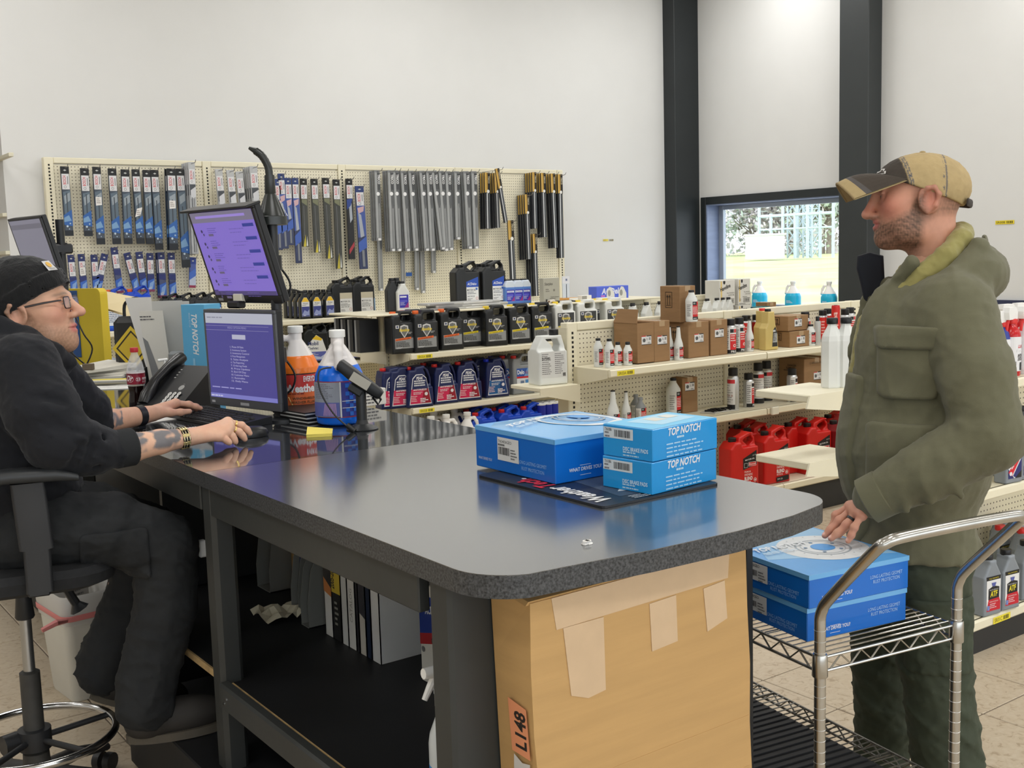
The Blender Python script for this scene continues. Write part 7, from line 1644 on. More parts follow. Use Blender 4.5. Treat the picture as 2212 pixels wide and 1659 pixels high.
# upright blue box, grey carton, sanitizer
ub_ = thing('brake_part_box', 'pale blue brake part box standing upright behind the desk phone', 'box', (1.62, 4.587, 1.06), math.radians(-62), 'blue brake part boxes')
part(ub_, 'body', MB().box((0, 0, 0), (.125, .1, .365), b=.0015).mesh('body'), mat('box_paleblue', (92, 172, 216), .35, noise=.03, nscale=5)); prn(ub_, 'front_print', Print().text('TOP NOTCH', .055, .33, .028, WHT, bold=.03, shear=.2, rot=-PI/2, w=.17).text('BRAKE ROTOR', .04, .33, .008, (190, 220, 240), rot=-PI/2, w=.06).rect(.05, .05, .012, .09, (140, 196, 228)), F_front(-.0004)); prn(ub_, 'side_print', Print().rect(.02, .12, .05, .2, (196, 206, 212)).lines(.025, .3, .035, 9, .018, (110, 116, 124)), F_right(.1254, 0, 0))
slab('grey_carton', 'rounded grey box with black lettering behind the desk phone', 'box', (0, 0, 0), (.11, .06, .165), mat('dull_grey_box', (126, 130, 132), .5), (1.581, 4.68, 1.06), b=.012, rz=-.7)
hg = [o for o in COL.objects if o.name.startswith('grey_carton')][-1]; prn(hg, 'box_print', Print().text('HASTINGS', .012, .02, .022, (34, 36, 38), bold=.02, shear=.3, w=.09), F_front(-.0005))
hs = thing('sanitizer_bottle', 'small clear pump bottle left of the desk phone', 'bottle', (1.532, 4.573, 1.06)); part(hs, 'body', MB().lathe([(.02, 0), (.022, .004), (.022, .075), (.012, .09), (.011, .1)], 18).mesh('body'), mat('frosted_clear', (206, 212, 214), .35)); part(hs, 'pump', MB().lathe([(.012, .1), (.012, .115), (.005, .117), (.005, .14)], 12).tube([(.012, 0, .142), (-.028, 0, .14)], .006, 8).mesh('pump'), C_WH)
# mail rack with leaning board and papers
mr = thing('mail_rack', 'black mesh desk rack holding papers behind the leaning grey board', 'rack', (1.549, 4.669, 1.06), -.75); part(mr, 'tray', MB().box((-.09, 0, 0), (.09, .2, .008)).box((-.09, 0, .008), (-.085, .2, .1)).box((.085, 0, .008), (.09, .2, .1)).box((-.09, .195, .008), (.09, .2, .16)).mesh('tray'), C_BK)
M_BRD = mat('grey_board', (196, 195, 192), .6, noise=.02)
lbd = thing('leaning_board', 'tall pale grey board leaning in front of the mail rack', 'board', (1.687, 5.106, 1.06), -.62)
part(lbd, 'sheet', MB().loft([[(-.045, -.005, .001), (.03, -.005, .001), (.03, -.008, .001), (-.045, -.008, .001)], [(-.155, .05, .385), (-.035, .05, .385), (-.035, .047, .385), (-.155, .047, .385)]], False).mesh('sheet'), M_BRD)
for k, (dx, dy, w, h, sl, c, lb) in enumerate(((-.06, .06, .1, .33, .03, (206, 204, 196), 'printed sheet leaning in the mail rack, front'), (-.03, .1, .13, .37, .012, (184, 184, 180), 'pale grey folder standing in the mail rack, middle'), (.0, .15, .12, .365, .01, (190, 189, 185), 'pale grey folder standing in the mail rack, right'))):
 t = thing('rack_paper', lb, 'paper', Vector((1.549, 4.669, 1.06))+Vector((.02*k+.02, .04+.035*k, .009)), -.62, 'papers in the mail rack'); part(t, 'sheet', MB().loft([[(dx, 0, 0), (dx+w, 0, 0), (dx+w, .004, 0), (dx, .004, 0)], [(dx-sl, .012, h), (dx-sl+w, .012, h), (dx-sl+w, .016, h), (dx-sl, .016, h)]], False).mesh('sheet'), mat('rack_paper_%d' % k, c, .7))
 if k == 0: prn(t, 'sheet_print', Print().lines(dx, h*.92, w*.8, 2, .012, (90, 90, 92)).poly([(dx+.02, .02), (dx+.06, .02), (dx+.02, .2), (dx, .22)], (120, 122, 124)), lambda u, v, e: (u-.03*v/.33, .012*v/.33-e-.0008, v))
bgk = thing('black_case', 'black case with a yellow diamond emblem behind the soda bottle', 'case', (1.61, 5.561, 1.06), -.72)
part(bgk, 'body', MB().box((0, 0, .001), (.26, .1, .285), b=.03).mesh('body'), mat('case_black', (30, 30, 31), .5)); part(bgk, 'strap', MB().tube(spline([(.05, .05, .28), (.06, .05, .35), (.13, .05, .37), (.16, .05, .29)], 5), .008, 6).mesh('strap'), C_BK)
prn(bgk, 'emblem', Print().poly([(.0, .13), (.1, .02), (.2, .13), (.1, .24)], (206, 178, 50)).poly([(.02, .13), (.1, .042), (.18, .13), (.1, .218)], (40, 36, 26)).poly([(.03, .13), (.1, .053), (.17, .13), (.1, .207)], (196, 168, 48)), F_front(-.0006))
for k in range(3):
 t = thing('manila_folder', 'cream manila folder %s fanned over the black case' % ('in front', 'in the middle', 'at the back')[k], 'folder', (1.789, 6.04, 1.06)[:2]+(ZC+.29+.004*k,), -.72+.12*k, 'manila folders'); part(t, 'folder', MB().loft([[(-.1, -.03, .03), (.1, -.03, -.04), (.1, -.025, -.04), (-.1, -.025, .03)], [(-.1, .14, .1), (.12, .12, .05), (.12, .123, .053), (-.1, .143, .103)]], False).mesh('folder'), mat('manila', (214, 198, 158), .75))
# yellow binder with blue dividers
yb = thing('yellow_binder', 'tall yellow binder rack with blue label sleeves beside the seated man', 'binder', (1.715, 5.946, 1.06), math.radians(-62))
part(yb, 'panel', MB().prism(rrect(.3, .42, .03, 4, -.15, .21), 0, .05, M=Matrix.Rotation(PI/2, 4, 'X')).mesh('panel'), mat('binder_yellow', (216, 190, 50), .5, noise=.04, nscale=4))
for k, x in enumerate((-.215, -.33)): part(yb, 'label_sleeve', MB().box((x-.055, -.056, .06), (x+.055, -.05, .41), b=.001).mesh('label_sleeve'), mat('sleeve_blue', (48, 84, 140), .45)); prn(yb, 'label_card', Print().rect(x-.032, .11, .064, .26, (196, 198, 198)).lines(x-.022, .34, .04, 7, .03, (120, 122, 124), th=.007, seed=k), F_front(-.0565))
# paper stacks
for k, (px, lb) in enumerate((((0.0, 0), 'bottom sheaf of the paper pile by the seated man'), ((.01, .02), 'second sheaf of the paper pile by the seated man'), ((-.02, .03), 'third sheaf of the paper pile, slightly turned'), ((.02, .0), 'topmost curled sheaf of the paper pile by the seated man'))):
 t = thing('paper_sheaf', lb, 'papers', Vector((1.508, 5.53, 1.06))+Vector((px[0], px[1], .001+.012*k)), .3*k-.5, 'paper pile'); part(t, 'sheets', MB().loft([[(-.15, -.11, 0), (.15, -.11, 0), (.15, .11, 0), (-.15, .11, 0)], [(-.15, -.11, .011), (.15, -.11, .011+(.012 if k == 3 else 0)), (.15, .11, .011+(.02 if k == 3 else 0)), (-.15, .11, .011)]], False).mesh('sheets'), mat('sheaf', (214, 211, 202), .8, noise=.04, nscale=40, stretch=(1, 1, 30)))
t = thing('note_strip', 'row of yellow flags and notes in front of the paper pile', 'notes', (1.495, 5.308, 1.06), -.62); part(t, 'flags', MB().box((-.12, -.02, .0005), (.1, .0, .01)).mesh('flags'), mat('note_yellow', (236, 218, 104), .7)); part(t, 'card', MB().box((-.05, -.05, .0005), (.17, -.02, .006)).mesh('card'), MATS['sheaf'])
t = thing('paper_sheet', 'wide white printed sheet between the paper pile and the soda bottle', 'paper', (1.448, 4.959, 1.06), -.63); part(t, 'sheet', MB().box((-.16, -.06, .0005), (.19, .07, .003)).mesh('sheet'), MATS['page_white']); prn(t, 'sheet_print', Print().lines(-.14, .05, .28, 6, .014, (150, 150, 150), th=.002), F_top(.0032))
pk_ = thing('rubber_block', 'small dark taupe block lying on the paper pile', 'block', Vector((1.445, 5.396, 1.06))+Vector((0, 0, .05)), -.6); part(pk_, 'body', MB().box((-.025, -.012, 0), (.025, .015, .03), b=.002).mesh('body'), mat('taupe', (104, 92, 78), .6))

# ---------------------------------------------------------------- waste bin by the counter
wb = thing('waste_bin', 'white waste bin with a clear liner and red drawstring under the counter', 'bin', (1.04, 4.27, 0), .1)
rg = lambda s, z, o=0: [(x*s+o, y*s, z) for x, y in rrect(.21, .30, .035, 4)]
part(wb, 'body', MB().loft([rg(.74, .001), rg(.76, .01), rg(1, .39), rg(.97, .39), rg(.73, .02)]).mesh('body'), mat('bin_white', (206, 204, 194), .45, noise=.04, nscale=6))
part(wb, 'liner', MB().loft([rg(.99, .30), rg(1.03, .33), rg(1.05, .395), rg(1.0, .41), rg(.93, .39), rg(.9, .25)], cap=False).mesh('liner'), mat('liner_film', (214, 212, 208), .25, alpha=.75)); part(wb, 'drawstring', MB().loft([rg(1.03, .318), rg(1.045, .32), rg(1.05, .338), rg(1.04, .34)], cap=False).tube([(-.1, -.16, .33), (-.15, -.2, .345), (-.2, -.2, .33)], [.008, .012, .009], 6).mesh('drawstring'), mat('drawstring_red', (214, 130, 128), .5))
nw = thing('printed_paper', 'printed paper sticking up out of the waste bin', 'paper', (1.05, 4.32, .3), .5); part(nw, 'sheet', MB().box((-.05, -.003, 0), (.06, .003, .17)).mesh('sheet'), mat('newsprint', (176, 172, 166), .8)); prn(nw, 'sheet_print', Print().lines(-.04, .15, .09, 9, .016, (110, 108, 108)), F_front(-.0034))
slab('white_carton', 'white carton on the low far shelf behind the waste bin', 'carton', (0, 0, 0), (.15, .3, .2), MATS['white_carton'], (1.2, 4.6, .1115))

# ---------------------------------------------------------------- drafting stool
M_CH = mat('chair_plastic', (38, 39, 41), .45, noise=.12, nscale=14); M_CHF = mat('chair_fabric', (34, 35, 37), .85, noise=.2, nscale=60); M_CHR = mat('chrome', (205, 205, 205), .15, metal=1)
ch = thing('drafting_stool', 'black drafting stool with chrome foot ring under the seated man', 'chair', (.667, 3.337, 0), math.radians(-13))
part(ch, 'seat', MB().loft([[(x*s, y*s, z) for x, y in rrect(.50, .50, .12, 5)] for s, z in ((.86, .72), (.98, .735), (1, .765), (.95, .785), (.8, .79))]).mesh('seat'), M_CHF)
part(ch, 'seat_plate', MB().box((-.12, -.1, .69), (.1, .1, .722), b=.006).mesh('seat_plate'), M_CH); part(ch, 'lever', MB().tube([(.05, .1, .70), (.08, .2, .69), (.14, .22, .56), (.15, .22, .54)], [.012, .012, .014, .03], 8).mesh('lever'), M_CH)
part(ch, 'gas_lift', MB().cyl((0, 0, .42), (0, 0, .62), .0165, n=18).mesh('gas_lift'), mat('brushed_steel', (170, 170, 168), .3, metal=.9)); part(ch, 'boot', MB().lathe([(.024, .60), (.027, .605), (.018, .69), (.018, .7)], 16).mesh('boot'), M_CH)
part(ch, 'column', MB().lathe([(.04, .12), (.036, .2), (.0285, .205), (.028, .44), (.02, .445)], 20).mesh('column'), mat('column_worn', (62, 61, 58), .6, noise=.25, nscale=18)); part(ch, 'ring_collar', MB().lathe([(.036, .21), (.046, .212), (.046, .27), (.036, .272)], 20).mesh('ring_collar'), M_CH)
part(ch, 'foot_ring', MB().tube([(.222*math.cos(a*PI/24), .222*math.sin(a*PI/24), .245) for a in range(48)], .0115, 10, closed=True).mesh('foot_ring'), M_CHR)
for k in range(5):
 a = .35+k*2*PI/5
 part(ch, 'ring_spoke', MB().cyl((.04*math.cos(a), .04*math.sin(a), .24), (.22*math.cos(a), .22*math.sin(a), .243), .009, n=10).mesh('ring_spoke'), M_CH)
 b = a+.55
 part(ch, 'base_leg', MB().tube([(.03*math.cos(b), .03*math.sin(b), .135), (.18*math.cos(b), .18*math.sin(b), .115), (.31*math.cos(b), .31*math.sin(b), .075)], [.032, .026, .02], 10, flat=(.7, 1.1)).mesh('base_leg'), M_CH)
 cx, cy = .305*math.cos(b), .305*math.sin(b)
 w = part(ch, 'caster', MB().cyl((cx-.03*math.sin(b), cy+.03*math.cos(b), .029), (cx-.008*math.sin(b), cy+.008*math.cos(b), .029), .0285, n=16).cyl((cx+.008*math.sin(b), cy-.008*math.cos(b), .029), (cx+.03*math.sin(b), cy-.03*math.cos(b), .029), .0285, n=16).mesh('caster'), M_CH)
part(ch, 'clamp_knob', MB().cyl((-.045, -.0, .24), (-.085, -.02, .24), .03, n=10).mesh('clamp_knob'), M_CH)
for s in (-1, 1):
 part(ch, 'armrest_post', MB().loft([[(x+.05+dx, y+s*.275, z) for x, y in rrect(.085*q, .022, .008, 3)] for z, q, dx in ((.745, .8, 0), (.86, .8, 0), (.862, 1, .0), (1.04, 1, -.01))]).box((.02, s*.15, .735), (.075, s*.285, .752), b=.004).mesh('armrest_post'), M_CH)
 part(ch, 'armrest_pad', MB().loft([[(-.15, s*.275+y*.6, 1.045+z*.4) for y, z in rrect(.075, .035, .015, 4)]]+[[(x, s*.275+y, 1.055+z+dz) for y, z in rrect(.075, .035, .015, 4)] for x, dz in ((-.13, .0), (0, .008), (.11, .004))]+[[(.165, s*.275+y*.7, 1.045+z*.5) for y, z in rrect(.075, .035, .015, 4)]]).mesh('armrest_pad'), mat('arm_pad', (44, 46, 48), .4))
part(ch, 'backrest', MB().loft([[(-.30-.04*abs(q)**2*0+.10*(abs(t)**2), .23*t, .92+.0*q) for t in (-1, -.5, 0, .5, 1)]+[(-.34+.10*(abs(t)**2), .23*t, .92) for t in (1, .5, 0, -.5, -1)] for q in (0,)]+[[(-.33+.10*(abs(t)**2), .22*t, z) for t in (-1, -.5, 0, .5, 1)]+[(-.37+.10*(abs(t)**2), .22*t, z) for t in (1, .5, 0, -.5, -1)] for z in (1.1, 1.28)]).mesh('backrest'), M_CHF); part(ch, 'back_bar', MB().tube([(-.1, 0, .71), (-.3, 0, .73), (-.36, 0, .82), (-.36, 0, 1.0)], .018, 8, flat=(.6, 1.6)).mesh('back_bar'), M_CH)
# ---------------------------------------------------------------- wire cart
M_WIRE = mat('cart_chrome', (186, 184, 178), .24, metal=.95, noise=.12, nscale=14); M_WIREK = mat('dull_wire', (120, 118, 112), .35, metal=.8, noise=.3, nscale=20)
ct = thing('wire_cart', 'chrome wire shelf cart with bent push handle beside the counter', 'cart', (1.926, 1.53, 0), math.radians(-9))
CW, CL = .425, .86
for x in (0, CW):
 part(ct, 'post', MB().cyl((x, 0, .06), (x, 0, .78), .0127, n=18).mesh('post'), M_WIRE); part(ct, 'post', MB().cyl((x, CL, .06), (x, CL, .80), .0127, n=16).mesh('post'), M_WIRE)
 rings = MB(); z = .12
 while z < .77:
  rings.tube([(x+.0127*math.cos(a*PI/8), .0127*math.sin(a*PI/8), z) for a in range(16)], .0007, 4, closed=True); z += .0254
 part(ct, 'groove_rings', rings.mesh('groove_rings'), mat('groove_light', (226, 226, 224), .3, metal=.6), kind='stuff')
 for y in (0, CL):
  part(ct, 'caster', MB().cyl((x-.012, y, .05), (x+.012, y, .05), .05, n=20).mesh('caster'), C_BK); part(ct, 'caster_fork', MB().box((x-.018, y-.02, .05), (x-.013, y+.02, .11)).box((x+.013, y-.02, .05), (x+.018, y+.02, .11)).mesh('caster_fork'), M_WIREK)
hp = spline([(0, 0, .78), (0, -.006, .80), (0, -.03, .835), (0, -.155, .965), (.012, -.18, .99), (.05, -.187, .998), (CW/2, -.187, 1.0), (CW-.05, -.187, .998), (CW-.012, -.18, .99), (CW, -.155, .965), (CW, -.03, .835), (CW, -.006, .80), (CW, 0, .78)], 6)
part(ct, 'push_handle', MB().tube(hp, .0127, 14).mesh('push_handle'), M_WIRE)
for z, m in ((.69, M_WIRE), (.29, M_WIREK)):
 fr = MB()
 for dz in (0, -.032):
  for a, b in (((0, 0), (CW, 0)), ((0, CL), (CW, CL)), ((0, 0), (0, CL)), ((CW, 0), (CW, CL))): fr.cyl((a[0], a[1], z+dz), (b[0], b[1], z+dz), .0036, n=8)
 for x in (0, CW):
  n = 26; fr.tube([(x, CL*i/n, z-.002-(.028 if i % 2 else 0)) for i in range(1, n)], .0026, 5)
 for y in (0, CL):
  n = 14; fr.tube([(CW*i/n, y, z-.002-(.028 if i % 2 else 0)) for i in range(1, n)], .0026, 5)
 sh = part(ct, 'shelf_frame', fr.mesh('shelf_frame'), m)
 for y in (.2, .43, .66): part(ct, 'cross_wire', MB().cyl((0, y, z-.004), (CW, y, z-.004), .003, n=6).mesh('cross_wire'), m)
 wires = MB().cyl((0, 0, 0), (CW, 0, 0), .0021, n=6).mesh('shelf_wire') if False else MB().cyl((0, 0, 0), (0, CL, 0), .0021, n=6).mesh('shelf_wire')
 cr_ = MB().cyl((0, 0, 0), (CW, 0, 0), .0021, n=6).mesh('shelf_wire')
 for i in range(1, 38): mk('shelf_wire', cr_, m, sh, loc=(0, CL*i/38, z+.001))
 for x in (0, CW):
  for y in (0, CL): part(ct, 'collar', MB().lathe([(.0165, z-.042), (.0175, z-.04), (.0165, z+.008), (.0155, z+.01)], 18, M=Matrix.Translation((x, y, 0))).mesh('collar'), M_WIRE)
lm = thing('cart_liner', 'black ribbed mat lying on the lower wire shelf of the cart', 'mat', (1.926, 1.53, .2935), math.radians(-9)); mb = MB().box((.03, .12, 0), (CW-.09, CL-.03, .004))
for k in range(26): mb.box((.035, .13+.027*k, .004), (CW-.095, .142+.027*k, .008))
part(lm, 'liner_body', mb.mesh('liner_body'), mat('black_rubber', (30, 30, 32), .7))
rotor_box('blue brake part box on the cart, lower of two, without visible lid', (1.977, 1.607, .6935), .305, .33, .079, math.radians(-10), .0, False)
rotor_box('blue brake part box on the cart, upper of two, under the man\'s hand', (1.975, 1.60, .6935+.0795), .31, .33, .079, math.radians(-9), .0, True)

# ---------------------------------------------------------------- people

def join(name, items):
 """items: (mesh, 4x4 matrix) joined to one mesh"""
 import bmesh
 bm = bmesh.new()
 for me, M in items:
  if M is not None: me.transform(M)
  bm.from_mesh(me)
 out = bpy.data.meshes.new(name); bm.to_mesh(out); bm.free()
 out.polygons.foreach_set('use_smooth', np.ones(len(out.polygons), dtype=bool)); out.update()
 return out
def lerpc(a, b, t): return a*(1-t[:, None])+b[None, :]*t[:, None]
def vn(P, s, seed=0):
 """cheap smooth value noise"""
 r = np.random.RandomState(seed); o = 0
 for i in range(5):
  k = r.normal(size=3); k /= np.linalg.norm(k); k2 = r.normal(size=3)
  o = o+np.sin((P@k)*s*(1+.4*i)+r.rand()*6+1.5*np.sin(P@k2*s*.6+r.rand()*6))
 return o/5
def head_sdf(jaw=1.0, noser=1.0, top=.09, nd=0.0):
 s = Sdf()
 s.u(ell((-.012, 0, top*.9-.052), (.1, .077, top))).u(ell((.045, 0, -.035), (.05, .06, .085)), .035).u(ell((.026, 0, -.083), (.064*jaw, .056, .042)), .03)
 s.u(ell((.074, 0, -.104), (.024, .026, .024)), .022)
 for q in (-1, 1):
  s.u(ell((.056, q*.043, -.022), (.03, .025, .026)), .022).u(ell((.02, q*.052, -.075), (.04, .014, .035)), .02)
  s.u(caps((.088, q*.034, .02), (.093, q*.012, .018), .009, .010), .016)
  s.sub(ell((.102, q*.033, -.001), (.02, .017, .013)), .014)
  s.u(ell((.076, q*.032, -.002), (.0155, .0155, .0135)), .003)
  s.u(caps((.089, q*.042, .0075), (.093, q*.022, .0085), .0035, .0035), .004).u(caps((.0865, q*.042, -.0105), (.0895, q*.023, -.0115), .003, .003), .005)
  s.u(ell((.103, q*.0135, -.034-nd), (.0115, .0085, .0085)), .007)
  s.u(ell((-.012, q*.078, -.012), (.027, .008, .034), rotm('Z', q*14)), .012).sub(ell((-.004, q*.0875, -.008), (.014, .007, .02), rotm('Z', q*14)), .006)
  s.u(polycaps([(.008, q*.078, -.026), (.004, q*.08, .002), (-.006, q*.084, .015), (-.022, q*.088, .016), (-.033, q*.089, .0), (-.026, q*.085, -.026), (-.009, q*.08, -.042)], [.0035, .004, .0042, .0042, .0042, .0042, .0055]), .004)
 s.u(caps((.096, 0, .010), (.116*noser, 0, -.026-nd), .0085, .012), .012).u(ell((.119*noser, 0, -.03-nd), (.012, .0115, .0105)), .008)
 s.u(polycaps([(.085, -.026, -.064), (.095, -.008, -.0625), (.095, .008, -.0625), (.085, .026, -.064)], [.003, .0055, .0055, .003]), .006)
 s.u(polycaps([(.085, -.022, -.069), (.0945, 0, -.076), (.085, .022, -.069)], [.003, .0068, .003]), .006)
 s.sub(polycaps([(.091, -.026, -.0665), (.104, 0, -.0685), (.091, .026, -.0665)], [.0018, .0022, .0018]), .003)
 s.u(caps((-.03, 0, -.05), (-.05, 0, -.19), .056, .06), .03)
 return s
SKIN = np.array(lin((214, 160, 132)))
def head_col(skin, beard, hair, cheek, bl, hairfn):
 sk = np.array(lin(skin)); bd = np.array(lin(beard)); hr = np.array(lin(hair)); ck = np.array(lin(cheek)); lp = np.array(lin((190, 104, 98)))
 def f(P):
  x, y, z = P[:, 0], np.abs(P[:, 1]), P[:, 2]
  c = np.repeat(sk[None, :], len(P), 0)*(1+.05*vn(P, 160, 3)[:, None])
  t = np.exp(-(((x-.07)/.035)**2+((y-.045)/.03)**2+((z+.025)/.03)**2)); c = lerpc(c, ck, np.clip(t*.8, 0, 1))
  t = np.exp(-(((x-.12)/.02)**2+(y/.02)**2+((z+.03)/.02)**2)); c = lerpc(c, ck, np.clip(t*.6, 0, 1))
  t = np.exp(-(((x+.015)/.03)**2+((y-.085)/.012)**2+((z+.01)/.04)**2)); c = lerpc(c, ck, np.clip(t*.55, 0, 1))
  edge = -.052+.03*np.clip((.075-x)/.06, 0, 1)+.045*np.clip((.03-x)/.03, 0, 1)
  b = np.clip((edge-z)/.02, 0, 1)*np.clip((x+.012)/.02, 0, 1)*np.clip((z+.150)/.03, 0, 1)
  b2 = np.exp(-(((x-.1)/.02)**2+((y-.012)/.022)**2+((z+.0525)/.006)**2))
  b = np.clip(np.maximum(b, b2*1.0), 0, 1)*np.clip(.75+.45*vn(P, 420, 8), 0, 1)*bl
  c = lerpc(c, bd, b)
  t = np.clip(1.3*np.exp(-((y/.021)**4+((x-.1)/.02)**2+((z+.0675)/.0115)**4)), 0, 1); c = lerpc(c, lp, t*.85)
  t = np.exp(-(((z-.0215-.004*np.sin(y*60))/.0042)**2+((y-.031)/.018)**4))*(x > .06); c = lerpc(c, hr, np.clip(t*1.1, 0, 1)*.85)
  h = hairfn(x, y, z)*np.clip(.8+.4*vn(P, 380, 5), 0, 1); c = lerpc(c, hr, np.clip(h, 0, 1))
  return c
 return f
M_SKIN = mat('skin', (255, 255, 255), .48, vcol=True, noise=.03, nscale=120, bump=.04, bscale=220)
M_SKIN.node_tree.nodes['Principled BSDF'].inputs['Subsurface Weight'].default_value = .06
def eye(t, M, side, gaze):
 p = Print().disc(0, 0, .0058, (82, 66, 50), n=16).disc(0, 0, .0026, (16, 14, 14), n=12)
 me = MB().lathe([(.0001, -.0122)]+[(.0122*math.sin(a*PI/12), -.0122*math.cos(a*PI/12)) for a in range(1, 12)]+[(.0001, .0122)], 18, c=lin((222, 214, 206))).mesh('eye')
 L = M @ Matrix.Translation((.0795, side*.032, -.0015)) @ Matrix.Rotation(gaze, 4, 'Z')
 o = mk('eye', me, mvcol('eyeball', .15), t); o.matrix_local = L
 i = mk('iris', p.mesh('iris', lambda u, v, e: (math.sqrt(max(0, .0124**2-u*u-v*v))+e, u, v)), mprint(), o)
 return o
def hand_sdf(wrist, mcps, fingers, thumb, rw=.027, rf=(.0105, .0092, .0078)):
 s = Sdf(); w = np.array(wrist, float)
 for m in mcps: s.u(caps(w, m, rw*.62, .0125), .016)
 for i in range(len(mcps)-1): s.u(caps(mcps[i], mcps[i+1], .0125, .012), .012)
 s.u(caps(w, (np.array(mcps[1])+np.array(mcps[2]))/2, rw*.75, .014), .014)
 for k, f in enumerate(fingers):
  q = .86 if k == 3 else 1.0
  n = len(f); rs = [rf[0]*q, rf[1]*q, rf[2]*q] if n == 3 else [rf[0]*q, rf[1]*q, rf[1]*.93*q, rf[2]*q]
  s.u(polycaps(f, rs), .004)
  s.u(ell(f[1], (.0108*q,)*3), .004)
 s.u(polycaps(thumb, [.017, .0125, .011, .0088][:len(thumb)]), .012)
 return s
def hand_mesh(s, pts, colfn, h=.0026, pad=.03):
 A = np.array(pts, float); return sdf_mesh(s, A.min(0)-pad, A.max(0)+pad, h, 'hand', colfn)
def skin_col(skin, red, nails=(), extra=None):
 sk = np.array(lin(skin)); rd = np.array(lin(red)); nl = np.array(lin((236, 190, 178)))
 def f(P):
  c = np.repeat(sk[None, :], len(P), 0)*(1+.05*vn(P, 200, 4)[:, None])
  c = lerpc(c, rd, np.clip(.35+.5*vn(P, 90, 9), 0, 1)*.5)
  for n in nails: c = lerpc(c, nl, np.clip(1.6-_n(P-np.array(n))/.0045, 0, 1))
  if extra is not None: c = extra(P, c)
  return c
 return f
def core_mesh(chains):
 s = Sdf()
 for pts, rs in chains: s.u(polycaps(pts, rs), .03)
 A = np.array([p for c, r in chains for p in c])
 return sdf_mesh(s, A.min(0)-.14, A.max(0)+.14, .014, 'core', lambda P: np.repeat(SKIN[None, :], len(P), 0))
def cloth(t, name, s, lo, hi, h, m, colfn=None, label=None):
 return mk(name, sdf_mesh(s, lo, hi, h, name, colfn), m, t, label=label)

# ================= the standing man in the olive parka
PC = thing('person', 'person standing in khaki cap and olive parka, one hand on a blue box', 'person', (2.58, 1.73, 0), math.radians(134))
hairC = lambda x, y, z: np.clip((.03-x)/.02, 0, 1)*np.clip((z+.055+.6*np.clip(x+.04, 0, 1))/.02, 0, 1)*(1-np.exp(-(((x+.012)/.032)**2+((z+.012)/.04)**2)))*np.clip((y+.06)/.1, .6, 1)*.75
hm_ = sdf_mesh(head_sdf(1.0, 1.0, .076, .014), (-.13, -.11, -.2), (.15, .11, .13), .0032, 'head', head_col((206, 150, 124), (88, 66, 50), (84, 66, 52), (198, 112, 96), 1.0, hairC))
HC = Matrix.Translation((.010, 0, 1.716)) @ Matrix.Rotation(math.radians(-1), 4, 'Y') @ Matrix.Scale(1.06, 4)
wr = (0.160, 0.250, 0.963)
mc = [(0.199, 0.205, 0.940), (0.195, 0.227, 0.938), (0.189, 0.250, 0.936), (0.180, 0.272, 0.934)]
fg = [[mc[0], (0.234, 0.215, 0.919), (0.245, 0.225, 0.889), (0.251, 0.228, 0.876)], [mc[1], (0.229, 0.240, 0.912), (0.251, 0.247, 0.890), (0.265, 0.252, 0.876)], [mc[2], (0.214, 0.262, 0.907), (0.236, 0.268, 0.887), (0.252, 0.272, 0.874)], [mc[3], (0.199, 0.288, 0.906), (0.206, 0.291, 0.888), (0.214, 0.293, 0.874)]]
th = [(0.168, 0.225, 0.943), (0.193, 0.190, 0.908), (0.212, 0.185, 0.880), (0.224, 0.190, 0.863)]
up = lambda p, d=.005: (p[0]+.004, p[1]+.001, p[2]+d)
hc_ = hand_mesh(hand_sdf(wr, mc, fg, th), [wr]+mc+[f[-1] for f in fg]+th, skin_col((196, 142, 116), (186, 112, 96), [up(f[-1]) for f in fg]))
core = core_mesh([([(-.03, 0, 1.56), (-.03, 0, 1.3), (0, 0, .9)], [.06, .12, .13]), ([(-.05, .19, 1.42), (-.1, .28, 1.13), wr], [.05, .042, .03]), ([(-.04, -.19, 1.42), (0, -.28, 1.13), (.12, -.25, .96)], [.05, .04, .03]), ([(0, .09, .86), (-.03, .1, .5), (-.1, .1, .1)], [.08, .055, .04]), ([(0, -.09, .86), (.05, -.14, .5), (.06, -.2, .1)], [.08, .055, .04])])
mk('body', join('body', [(hm_, HC), (hc_, None), (core, None)]), M_SKIN, PC)
for s_ in (-1, 1): eye(PC, HC, s_, .1)
rgp = np.array(mc[2])*.45+np.array(fg[2][1])*.55; rd_ = Vector(fg[2][1])-Vector(mc[2])
mk('ring', MB().lathe([(.0102, -.0035), (.0118, -.003), (.0118, .003), (.0102, .0035)], 18).mesh('ring'), C_BK, PC, loc=tuple(rgp), rot=rd_.to_track_quat('Z', 'Y').to_euler(), label='plain black ring')
def torsoC():
 s = Sdf()
 s.u(ell((-.005, 0, 1.30), (.185, .225, .23))).u(ell((.008, 0, 1.06), (.198, .235, .26)), .06).u(caps((.01, -.06, .74), (.01, .06, .74), .178, .178), .07)
 s.u(caps((-.04, -.15, 1.41), (-.04, .15, 1.41), .10, .10), .05).u(ell((.04, 0, 1.40), (.12, .13, .12)), .04)
 return s
tc_ = torsoC()
armC = polycaps([(-.05, .17, 1.425), (-.085, .245, 1.28), (-.108, .285, 1.13)], [.098, .092, .083]); foreC = polycaps([(-.108, .285, 1.13), (.03, .275, 1.045), (0.146, 0.252, 0.975)], [.083, .076, .056])
farC = polycaps([(-.04, -.17, 1.42), (0, -.285, 1.14), (.12, -.25, .97)], [.095, .08, .06])
JP = Sdf().u(tc_).u(armC, .035).u(foreC, .02).u(farC, .03)
